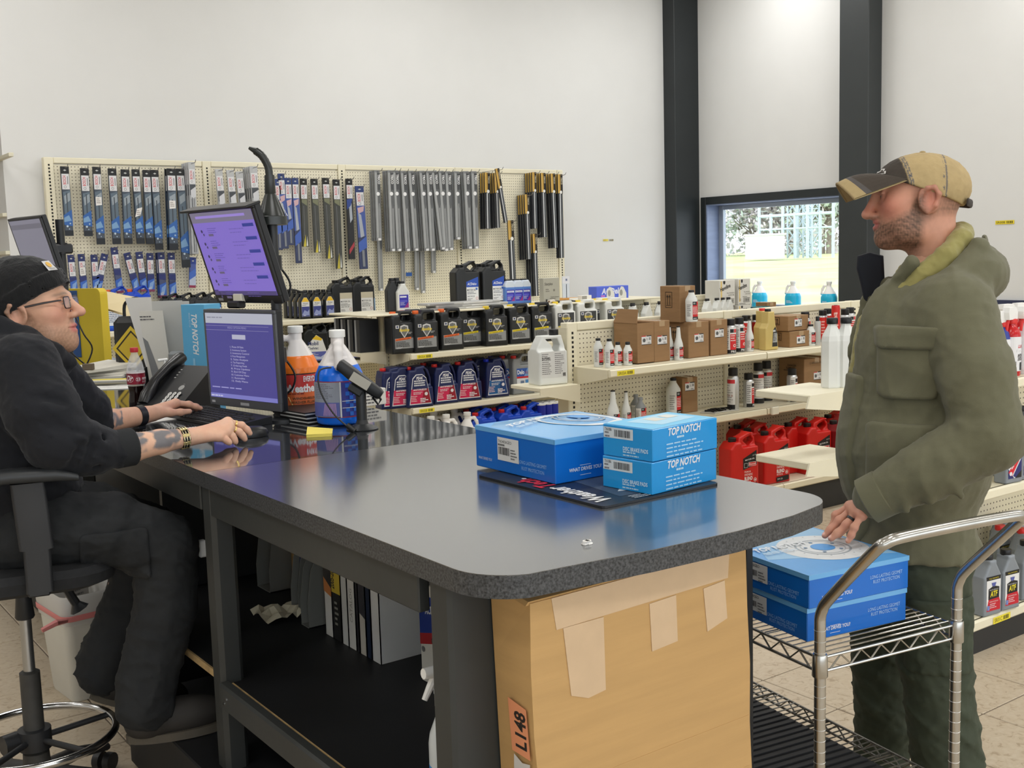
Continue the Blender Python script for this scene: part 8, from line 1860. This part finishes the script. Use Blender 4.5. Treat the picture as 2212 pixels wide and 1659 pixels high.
JP.u(ell((-.115, 0, 1.505), (.10, .17, .085), rotm('Y', 18)), .03).u(polycaps([(-.135, 0, 1.60), (-.12, .09, 1.575), (-.05, .155, 1.50), (.04, .15, 1.44), (.1, .1, 1.39)], [.026, .03, .034, .026, .02]), .012).u(polycaps([(-.135, 0, 1.60), (-.12, -.09, 1.575), (-.05, -.155, 1.50), (.04, -.15, 1.44), (.1, -.1, 1.39)], [.026, .03, .034, .026, .02]), .012)
JP.sub(ell((-.085, 0, 1.59), (.062, .08, .07)), .02).sub(ell((.01, 0, 1.56), (.085, .085, .12)), .015).sub(caps((.15, -.01, 1.62), (.165, -.005, 1.30), .088, .042), .012)
JP.u(polycaps([(0.043, 0.110, 1.548), (0.079, 0.075, 1.479), (0.113, 0.045, 1.4), (0.151, 0.040, 1.279)], [.02, .018, .016, .012]), .012).u(polycaps([(0.117, -0.070, 1.505), (0.127, -0.060, 1.407), (0.160, -0.050, 1.308)], [.014, .018, .016]), .02)
JP.inter(halfsp((0, 0, .788), (0, 0, -1)), .012)
JP.sub(caps((.20, -.03, .6), (.19, -.03, 1.36), .012), .012)
# elbow creases and long drapes
for a, b, r in (((-.03, .345, 1.10), (-.10, .31, 1.04), .012), ((.0, .35, 1.075), (-.06, .34, 1.0), .012), ((.05, .335, 1.06), (.01, .34, .985), .011), ((.09, .315, 1.03), (.06, .325, .96), .009), ((-.05, .34, 1.17), (-.14, .33, 1.11), .011), ((.03, .30, 1.1), (-.02, .36, 1.09), .01)):
 JP.u(caps([a[0]+.01, a[1]-.016, a[2]-.002], [b[0]+.02, b[1]-.016, b[2]-.004], r*1.1, r*.8), .022)
_fa = folds(3, .0055, .20, 7, [(1, .2, .7), (.5, .1, 1), (1, 0, -.5)]); _fb = folds(5, .0022, .07, 6)
JP.disp = lambda P: _fa(P)+_fb(P)
M_PARK = mat('olive_canvas', (99, 97, 74), .82, noise=.08, nscale=24, bump=.06, bscale=300, sheen=.1)
cloth(PC, 'parka', JP, (-.30, -.42, .76), (.30, .42, 1.68), .0075, M_PARK)
def patch(nm, box, off, m, base=None, lab=None, h=.006):
 b = base or tc_
 s = Sdf().u(lambda P: b(P)-off-_fa(P)*.8).inter(rbox(*box), .006); c, hh, r = box
 return cloth(PC, nm, s, np.array(c)-np.array(hh)-.012, np.array(c)+np.array(hh)+.012, h, m, label=lab)
patch('chest_pocket', ((.062, .20, 1.295), (.068, .12, .083), .02), .013, M_PARK); patch('pocket_flap', ((.062, .20, 1.365), (.073, .12, .028), .012), .022, M_PARK)
patch('waist_pocket', ((.07, .2, 1.06), (.085, .12, .09), .02), .009, M_PARK)
patch('placket', ((.175, .06, 1.02), (.06, .045, .24), .01), .012, M_PARK)
cu = Vector((0.146, 0.252, 0.975)); cd = (cu-Vector((.03, .275, 1.045))).normalized()
mk('cuff', MB().lathe([(.054, -.03), (.06, -.025), (.059, .022), (.05, .026), (.047, .0)], 24).mesh('cuff'), M_PARK, PC, loc=tuple(cu), rot=cd.to_track_quat('Z', 'Y').to_euler())
mk('cuff_tab', MB().loft([[(.0615*math.cos(a), .0615*math.sin(a), z) for a in [2.3+.12*i for i in range(9)]]+[(.065*math.cos(a), .065*math.sin(a), z) for a in [2.3+.12*i for i in range(8, -1, -1)]] for z in (-.022, .02)], False).mesh('cuff_tab'), mat('navy_tab', (28, 30, 38), .8), PC, loc=tuple(cu), rot=cd.to_track_quat('Z', 'Y').to_euler(), label='dark cuff tab')
lq = [(0.152, -0.060, 1.565), (0.121, -0.060, 1.574), (0.085, -0.060, 1.564), (0.080, -0.060, 1.48), (0.105, -0.060, 1.375), (0.134, -0.060, 1.444), (0.144, -0.060, 1.494), (0.154, -0.060, 1.531)]
lap = sdf_mesh(Sdf().u(extr([(x, z) for x, _, z in lq[::-1]], .013, .010, -.062)), (.05, -.1, 1.3), (.26, -.03, 1.65), .004, 'collar_flap')
mk('collar_flap', lap, mat('navy_lining', (20, 24, 34), .75), PC, label='dark inner collar flap standing up')
mk('snap', MB().cyl((0.124, -0.056, 1.562), (0.125, -0.050, 1.562), .0045, n=12).mesh('snap'), MATS['chrome'], PC)
HO = Sdf()
for o, r in (((0, 0), .03), ((.012, -.035), .027)):
 l = [(-.10, 0, 1.615), (-.085, .06, 1.598), (-.045, .098, 1.56), (.01, .102, 1.515), (.055, .085, 1.465), (.095, .045, 1.415), (.115, .0, 1.375)]
 l = [(x+o[0], y*(1+o[0]*4), z+o[1]) for x, y, z in l]
 HO.u(polycaps(l, [r]*7), .012).u(polycaps([(x, -y, z) for x, y, z in l], [r]*7), .012)
HO.u(ell((.02, 0, 1.40), (.105, .1, .09)), .02).u(caps((.115, 0, 1.38), (.14, 0, 1.26), .045, .04), .02); HO.sub(ell((.0, 0, 1.56), (.07, .062, .14)), .015); _fh = folds(11, .004, .06, 6); HO.disp = _fh
cloth(PC, 'hoodie', HO, (-.16, -.16, 1.2), (.2, .16, 1.67), .006, mat('mustard_fleece', (146, 138, 82), .9, noise=.06, nscale=50, sheen=.2))
PN = Sdf().u(caps((0, -.06, .78), (0, .06, .78), .125, .125)).u(polycaps([(-.005, .095, .78), (-.03, .105, .5), (-.07, .105, .2), (-.075, .105, .07)], [.118, .094, .094, .09]), .03).u(polycaps([(.01, -.095, .78), (.07, -.14, .5), (.05, -.19, .2), (.06, -.2, .07)], [.118, .09, .088, .082]), .03).inter(halfsp((0, 0, .045), (0, 0, -1)), .01)
_fp = folds(21, .009, .17, 7, [(.3, .1, 1), (.5, 0, -.8), (-.4, .2, 1)]); _fq = folds(23, .003, .06, 5); PN.disp = lambda P: _fp(P)*np.clip(1.5-P[:, 2], .5, 1.3)+_fq(P)
M_PANT = mat('olive_drab', (62, 69, 54), .85, noise=.1, nscale=20, bump=.05, bscale=300)
cloth(PC, 'trousers', PN, (-.22, -.34, .03), (.22, .26, .99), .0085, M_PANT)
cg = Sdf().u(lambda P: PN(P)-.010).inter(rbox((-.03, .2, .60), (.085, .09, .10), .015), .006); cloth(PC, 'cargo_pocket', cg, (-.14, .08, .47), (.09, .32, .73), .007, M_PANT)
for y, x0 in ((.105, -.06), (-.2, .075)):
 sh_ = Sdf().u(ell((x0+.05, y, .055), (.145, .052, .05))).u(ell((x0-.03, y, .075), (.065, .045, .065)), .03).inter(halfsp((0, 0, .002), (0, 0, -1)), .004); cloth(PC, 'shoe', sh_, (x0-.14, y-.08, -.01), (x0+.22, y+.08, .16), .006, mat('black_leather', (30, 28, 27), .45, noise=.15, nscale=20))
# cap
CR = Sdf().u(ell((-.008, 0, .018), (.116, .088, .086))).inter(halfsp((.1, 0, .050), (.38, 0, -1)), .004); _fcp = folds(31, .0015, .05, 5); CR.disp = _fcp
kh, dk = np.array(lin((178, 156, 112))), np.array(lin((62, 55, 48)))
def capcol(P):
 f = P[:, 0]-.042-.25*(P[:, 2]-.06); c = lerpc(np.repeat(kh[None, :], len(P), 0)*(1+.08*vn(P, 60, 2)[:, None]), dk, np.clip(f/.003+.5, 0, 1))
 st = (np.abs(f+.004) < .0016) | (np.abs(f+.009) < .0012) | (np.abs(P[:, 0]+.045) < .001) | (np.abs(P[:, 0]+.05) < .001)
 c[st] = lin((92, 92, 96)); return c
M_CAP = mat('washed_twill', (255, 255, 255), .85, vcol=True, noise=.1, nscale=60, bump=.08, bscale=350)
cm = sdf_mesh(CR, (-.14, -.12, -.06), (.14, .12, .14), .0035, 'cap_crown', capcol)
def capchild(nm, me, m, lab=None):
 o = mk(nm, me, m, PC, label=lab); o.matrix_local = HC; return o
capchild('cap_crown', cm, M_CAP)
bt = MB(); NA, NT = 16, 9
def brim(a, t, dz):
 ang = a*1.15; bx, by, bz = .113*math.cos(ang)-.008, .087*math.sin(ang), .056-.019*a*a
 ox, oy, oz = .192-.034*a*a, .080*a, .036-.042*a*a
 x = bx+(ox-bx)*t; y = by+(oy-by)*t; z = bz+(oz-bz)*t+.008*math.sin(PI*t)*(1-a*a)+dz
 return (x, y, z)
for dz, fl in ((0, 0), (-.004, 1)):
 vs = [brim(-1+2*i/NA, j/NT, dz) for j in range(NT+1) for i in range(NA+1)]
 for j in range(NT):
  for i in range(NA):
   q = [j*(NA+1)+i, j*(NA+1)+i+1, (j+1)*(NA+1)+i+1, (j+1)*(NA+1)+i]
   cc = lin((168, 148, 106)) if j >= NT-2 or fl else (lin((84, 80, 78)) if j == NT-3 else lin((66, 58, 50)))
   bt.add([vs[k] for k in (q if not fl else q[::-1])], [(0, 1, 2, 3)], True, None, cc)
edge_ = [brim(-1+2*i/NA, 1, 0) for i in range(NA+1)]; bt.tube([(x, y, z-.002) for x, y, z in edge_], .0028, 6, c=lin((150, 130, 92)))
capchild('cap_brim', bt.mesh('cap_brim'), M_CAP)
lg = Print().poly([(-.026, .012), (.022, .012), (.03, .022), (.004, .022), (.007, .03), (-.012, .03), (-.014, .022), (-.022, .022)], (232, 230, 226)).poly([(-.019, .015), (.019, .015), (.023, .0195), (.0, .0195), (.003, .027), (-.009, .027), (-.011, .0195), (-.017, .0195)], (70, 62, 54)).text('CHEVROLET', -.034, -.004, .010, (232, 230, 226), bold=.03, shear=.1, w=.064)
def onell(u, v, e):
 az = .30-u*10.5; el = .30+v*9.0; el = min(el, 1.3)
 return (-.006+(.116+e)*math.cos(el)*math.cos(az), (.089+e)*math.cos(el)*math.sin(az), .018+(.088+e)*math.sin(el))
capchild('cap_emblem', lg.mesh('cap_emblem', onell), mprint(), 'white stitched emblem and letters')
capchild('cap_button', MB().lathe([(.007, 0), (.007, .003), (.003, .005)], 12, M=Matrix.Translation((-.008, 0, .103))).mesh('cap_button'), mat('cap_khaki', (170, 150, 108), .85))
capchild('cap_strap', MB().tube([(-.105, .05, -.018), (-.122, .02, -.022), (-.124, -.02, -.022), (-.105, -.05, -.018)], .006, 6, flat=(1.6, .4)).mesh('cap_strap'), mat('strap_brown', (52, 46, 42), .7))

# ================= the seated man in the black beanie
PM = thing('person', 'person seated at the counter in a black beanie, glasses and black hoodie, using a mouse', 'person', (.74, 3.32, 0), math.radians(-13))
hairM = lambda x, y, z: np.clip((.012-x)/.02, 0, 1)*np.clip((z+.03)/.03, 0, 1)*np.clip((y-.05)/.02, 0, 1)*.5+np.clip((-.02-x)/.02, 0, 1)*np.clip((z+.09)/.03, 0, 1)*.7
hmM = sdf_mesh(head_sdf(1.03, 1.03), (-.13, -.11, -.2), (.15, .11, .13), .0032, 'head', head_col((212, 166, 138), (140, 106, 82), (104, 84, 68), (204, 138, 118), .72, hairM))
HM = Matrix.Translation((.008, 0, 1.484)) @ Matrix.Rotation(math.radians(-19), 4, 'Z') @ Matrix.Rotation(math.radians(-8), 4, 'Y') @ Matrix.Scale(1.06, 4)
rw_ = (0.388, -0.150, 1.104)
rm = [(0.514, -0.085, 1.13), (0.513, -0.105, 1.118), (0.500, -0.127, 1.105), (0.478, -0.148, 1.098)]
rf_ = [[rm[0], (0.554, -0.080, 1.115), (0.569, -0.078, 1.101), (0.577, -0.078, 1.089)], [rm[1], (0.542, -0.100, 1.099), (0.552, -0.100, 1.087), (0.558, -0.100, 1.076)], [rm[2], (0.517, -0.125, 1.093), (0.523, -0.125, 1.081), (0.526, -0.125, 1.074)], [rm[3], (0.495, -0.148, 1.088), (0.502, -0.148, 1.081), (0.506, -0.148, 1.077)]]
rt_ = [(0.418, -0.115, 1.108), (0.474, -0.070, 1.099), (0.514, -0.050, 1.088), (0.534, -0.050, 1.082)]
INK = np.array(lin((96, 104, 112)))
def ink(lo, hi):
 def f(P, c):
  t = ((P[:, 0] > lo) & (P[:, 0] < hi)).astype(float)*np.clip((P[:, 2]-1.083)/.01, 0, 1)*np.clip(3.2*(vn(P*np.array([.6, 1, 1]), 95, 14)+.22), 0, 1)
  return lerpc(c, INK, t*.9)
 return f
rc = Vector((0.234, -0.200, 1.097))
rarm = sdf_mesh(Sdf().u(polycaps([(rc.x-.08, rc.y-.02, rc.z), tuple(rc), (rc.x*.5+rw_[0]*.5, rc.y*.5+rw_[1]*.5, rc.z*.5+rw_[2]*.5+.002), rw_], [.042, .040, .034, .026])), np.array(rc)-.16, np.array(rw_)+.08, .004, 'arm', skin_col((224, 182, 154), (216, 160, 136), extra=ink(rc.x-.1, rw_[0]-.02)))
rh = hand_mesh(hand_sdf(rw_, rm, rf_, rt_), [rw_]+rm+[f[-1] for f in rf_]+rt_, skin_col((224, 180, 152), (220, 154, 130), [up(f[-1]) for f in rf_]))
lw_ = (0.347, 0.420, 1.107)
lm_ = [(0.430, 0.490, 1.128), (0.433, 0.515, 1.122), (0.429, 0.540, 1.115), (0.421, 0.560, 1.108)]
lf_ = [[lm_[0], (0.474, 0.505, 1.118), (0.496, 0.510, 1.108), (0.513, 0.515, 1.1)], [lm_[1], (0.480, 0.535, 1.113), (0.503, 0.545, 1.103), (0.515, 0.550, 1.094)], [lm_[2], (0.475, 0.565, 1.108), (0.494, 0.575, 1.099), (0.507, 0.580, 1.089)], [lm_[3], (0.461, 0.590, 1.102), (0.478, 0.600, 1.093), (0.487, 0.605, 1.085)]]
lt_ = [(0.370, 0.425, 1.106), (0.405, 0.440, 1.102), (0.439, 0.455, 1.099), (0.470, 0.468, 1.098)]
lc_ = Vector((0.186, 0.310, 1.106))
larm = sdf_mesh(Sdf().u(polycaps([(lc_.x-.05, lc_.y-.04, lc_.z+.01), tuple(lc_), lw_], [.044, .041, .027])), np.minimum(np.array(lc_), np.array(lw_))-.12, np.maximum(np.array(lc_), np.array(lw_))+.07, .004, 'arm', skin_col((214, 168, 140), (206, 150, 126), extra=ink(lc_.x-.1, lc_.x+.06)))
lh = hand_mesh(hand_sdf(lw_, lm_, lf_, lt_), [lw_]+lm_+[f[-1] for f in lf_]+lt_, skin_col((216, 170, 142), (208, 146, 122), [up(lt_[-1])]))
coreM = core_mesh([([(-.02, 0, 1.36), (-.04, 0, 1.2), (-.06, 0, .92)], [.06, .12, .12]), ([(-.02, -.18, 1.32), (.05, -.25, 1.13), tuple(rc)], [.05, .045, .035]), ([(.0, .18, 1.32), (.13, .3, 1.16), tuple(lc_)], [.05, .045, .036]), ([(-.03, -.1, .88), (.3, -.14, .82), (.24, -.14, .42)], [.08, .06, .05]), ([(-.03, .1, .88), (.28, .14, .80), (.14, .13, .42)], [.08, .06, .05])])
mk('body', join('body', [(hmM, HM), (rarm, None), (rh, None), (larm, None), (lh, None), (coreM, None)]), M_SKIN, PM)
for s_ in (-1, 1): eye(PM, HM, s_, .0)
M_HOOD = mat('black_fleece', (19, 21, 27), .9, noise=.12, nscale=60, bump=.05, bscale=260, sheen=.06)
HD = Sdf().u(ell((-.05, 0, 1.2), (.155, .2, .22))).u(ell((-.065, 0, 1.0), (.175, .2, .17)), .06).u(caps((-.03, -.13, 1.33), (-.03, .13, 1.33), .085, .085), .05)
HD.u(polycaps([(-.02, -.17, 1.335), (.015, -.235, 1.22), (.045, -.255, 1.145)], [.096, .10, .084]), .03).u(polycaps([(.045, -.255, 1.145), (.13, -.23, 1.108), (.185, -.21, 1.098)], [.088, .074, .056]), .02)
HD.u(polycaps([(.0, .17, 1.33), (.09, .255, 1.2), (.14, .29, 1.15), tuple(lc_-Vector((.015, .012, 0)))], [.092, .088, .076, .054]), .03)
HD.u(ell((-.1, 0, 1.385), (.1, .15, .085)), .04).u(polycaps([(-.115, 0, 1.46), (-.08, -.09, 1.44), (-.01, -.115, 1.405), (.055, -.085, 1.36), (.09, -.02, 1.325)], [.03, .034, .034, .03, .026]), .015).u(polycaps([(-.115, 0, 1.46), (-.08, .09, 1.44), (-.01, .115, 1.405), (.055, .085, 1.36), (.09, .02, 1.325)], [.03, .034, .034, .03, .026]), .015)
HD.sub(ell((0.0, 0, 1.46), (.082, .078, .11)), .015).inter(halfsp((0, 0, .86), (0, 0, -1)), .02)
for a, b, r in (((.10, -.325, 1.13), (.06, -.30, 1.05), .011), ((.13, -.30, 1.14), (.1, -.3, 1.05), .01), ((.155, -.275, 1.14), (.13, -.28, 1.05), .008), ((.02, -.35, 1.2), (.1, -.32, 1.17), .012), ((-.03, -.33, 1.28), (.07, -.31, 1.25), .010)): HD.sub(caps(a, b, r*.6, r*.4), .02)
_fm = folds(41, .006, .16, 7, [(1, .3, .4), (.7, -.2, 1), (.2, .1, 1)]); _fn = folds(43, .0025, .055, 6); HD.disp = lambda P: _fm(P)+_fn(P)
cloth(PM, 'hoodie', HD, (-.30, -.40, .84), (.32, .42, 1.52), .0075, M_HOOD)
mk('cuff', MB().lathe([(.047, -.03), (.053, -.028), (.053, .022), (.048, .028), (.04, .02)], 24).mesh('cuff'), mat('ribbed_cuff', (32, 34, 36), .9, bump=.2, bscale=200, stretch=(8, 8, .1)), PM, loc=(0.214, -0.200, 1.098), rot=(Vector(rw_)-rc).to_track_quat('Z', 'Y').to_euler())
TR_ = Sdf().u(caps((-.06, -.08, .875), (-.06, .08, .875), .13, .13))
TR_.u(polycaps([(-.04, -.105, .88), (.16, -.13, .865), (.31, -.145, .80)], [.112, .104, .09]), .03).u(polycaps([(.31, -.145, .80), (.30, -.145, .62), (.235, -.145, .41), (.225, -.145, .34)], [.09, .092, .088, .088]), .02)
TR_.u(polycaps([(-.04, .105, .88), (.14, .135, .85), (.28, .15, .78)], [.112, .1, .088]), .03).u(polycaps([(.28, .15, .78), (.23, .14, .58), (.155, .13, .43), (.13, .13, .37)], [.088, .085, .086, .088]), .02)
_ft = folds(51, .009, .15, 7, [(.6, .1, 1), (1, 0, -.5), (.2, .2, 1)]); _fu = folds(53, .003, .06, 5); TR_.disp = lambda P: _ft(P)+_fu(P)
M_TRO = mat('black_workwear', (34, 36, 38), .85, noise=.15, nscale=12, bump=.05, bscale=280)
cloth(PM, 'trousers', TR_, (-.22, -.3, .22), (.45, .3, 1.05), .0085, M_TRO)
pk2 = Sdf().u(lambda P: TR_(P)-.009).inter(rbox((.17, -.22, .80), (.09, .09, .075), .015), .006); cloth(PM, 'cargo_pocket', pk2, (.06, -.34, .70), (.28, -.1, .9), .007, M_TRO)
M_BOOT = mat('dark_boot', (46, 43, 40), .7, noise=.2, nscale=18)
for y, x0, z0, ptch in ((-.145, .25, .235, 0), (.13, .16, .255, .35)):
 b_ = Sdf().u(ell((.07, 0, .055), (.135, .052, .055))).u(caps((-.03, 0, .06), (-.035, 0, .16), .056, .05), .04).inter(halfsp((0, 0, .018), (0, 0, -1)), .004)
 me = sdf_mesh(b_, (-.12, -.09, -.01), (.24, .09, .24), .006, 'boot'); o = mk('boot', me, M_BOOT, PM, loc=(x0, y, z0), rot=(0, ptch, 0))
 mk('sole', MB().prism([(.075+.138*math.cos(a*PI/12)*(1 if math.cos(a*PI/12) > 0 else 1.15), .054*math.sin(a*PI/12)) for a in range(24)], 0, .024).mesh('sole'), mat('boot_sole', (82, 76, 66), .8), o)
# beanie
BE = Sdf().u(ell((-.012, 0, .045), (.113, .09, .098))).u(ell((-.05, 0, .05), (.075, .085, .085)), .03).inter(halfsp((.105, 0, .052), (.42, 0, -1)), .006)
BE.u(lambda P: np.maximum(np.abs(ell((-.012, 0, .045), (.116, .093, .101))(P))-.0035, np.abs(((P-np.array((.105, 0, .052)))@np.array((-.387, 0, .922)))-.022)-.022), .004); _fe = folds(61, .0028, .07, 6); BE.disp = _fe
bo = cloth(PM, 'beanie', BE, (-.16, -.13, -.1), (.14, .13, .18), .004, mat('black_knit', (15, 16, 18), .95, bump=.25, bscale=300, stretch=(1, 1, .15), sheen=.15)); bo.matrix_local = HM
pt_ = Print().rect(-.018, 0, .036, .034, (206, 206, 206)).disc(.002, .02, .0095, (222, 176, 84), n=14).rect(-.012, .004, .022, .004, (170, 168, 164))
po = mk('beanie_patch', pt_.mesh('beanie_patch', lambda u, v, e: (-.012+(.121+e)*math.cos(.42+v*9)*math.cos(-.42-u*9)*1.0, (.098+e)*math.cos(.42+v*9)*math.sin(-.42-u*9), .045+(.106+e)*math.sin(.42+v*9))), mprint(), PM, label='small white patch with an orange mark'); po.matrix_local = HM
# glasses
gm_ = MB()
for q in (-1, 1):
 gm_.tube([(.104-.25*abs(y)**2*6, q*(.034+y), .0+z) for y, z in rrect(.046, .03, .008, 4)], .0016, 6, closed=True)
 gm_.tube([(.098, q*.058, .008), (.06, q*.074, .008), (-.02, q*.082, .004), (-.035, q*.083, -.012)], [.002, .0026, .0024, .002], 6)
gm_.tube([(.104, -.011, .005), (.109, 0, .007), (.104, .011, .005)], .0014, 6)
go = mk('glasses', gm_.mesh('glasses'), mat('glasses_frame', (34, 26, 24), .3), PM); go.matrix_local = HM
gl_ = bpy.data.materials.new('lens'); gl_.use_nodes = True; b = gl_.node_tree.nodes['Principled BSDF']; b.inputs['Alpha'].default_value = .14; b.inputs['Roughness'].default_value = .03; MATS['lens'] = gl_
lz = MB()
for q in (-1, 1): lz.loft([[(.104+d, q*(.034+y), z) for y, z in rrect(.044, .028, .008, 4)] for d in (0, .001)], False)
mk('lens', lz.mesh('lens'), gl_, go)
# jewellery and watch
wd = (Vector(lw_)-lc_).normalized(); wp = lc_*.28+Vector(lw_)*.72
mk('watch', MB().lathe([(.030, -.013), (.0345, -.012), (.0345, .012), (.030, .013)], 20).box((-.012, -.045, -.017), (.016, -.03, .017), b=.003).mesh('watch'), C_BK, PM, loc=tuple(wp), rot=wd.to_track_quat('Z', 'Y').to_euler(), label='black wristwatch')
bd_ = (Vector(rw_)-rc).normalized(); bp_ = rc*.08+Vector(rw_)*.92; bk = MB()
for k in range(16):
 a = k*PI/8; bk.box((.0275, -.0048, -.011), (.0315, .0048, .011), b=.001, M=Matrix.Rotation(a, 4, 'Z'), c=lin((196, 178, 120)) if k % 2 else lin((40, 38, 34)))
for z in (-.008, .0, .008): bk.tube([(.0315*math.cos(a*PI/10), .0315*math.sin(a*PI/10), z) for a in range(20)], .0014, 5, closed=True, c=lin((214, 202, 160)))
mk('bracelet', bk.mesh('bracelet'), mvcol('bracelet_metal', .25, metal=.7), PM, loc=tuple(bp_), rot=bd_.to_track_quat('Z', 'Y').to_euler())
for f in (rf_[0], rf_[1]):
 p_ = Vector(f[0])*.45+Vector(f[1])*.55; mk('ring', MB().lathe([(.0098, -.003), (.0112, -.0025), (.0112, .0025), (.0098, .003)], 16).mesh('ring'), mat('gold', (222, 190, 120), .25, metal=.9), PM, loc=tuple(p_), rot=(Vector(f[1])-Vector(f[0])).to_track_quat('Z', 'Y').to_euler(), label='thin gold ring')
# foot platform under the counter
fpf = thing('foot_platform', 'low black platform under the counter carrying the seated man\'s boot', 'platform', (1.10, 2.95, 0)); part(fpf, 'platform_body', MB().box((-.12, -1.0, .0142), (.5, .55, .232), b=.004).mesh('platform_body'), M_SHELFB)
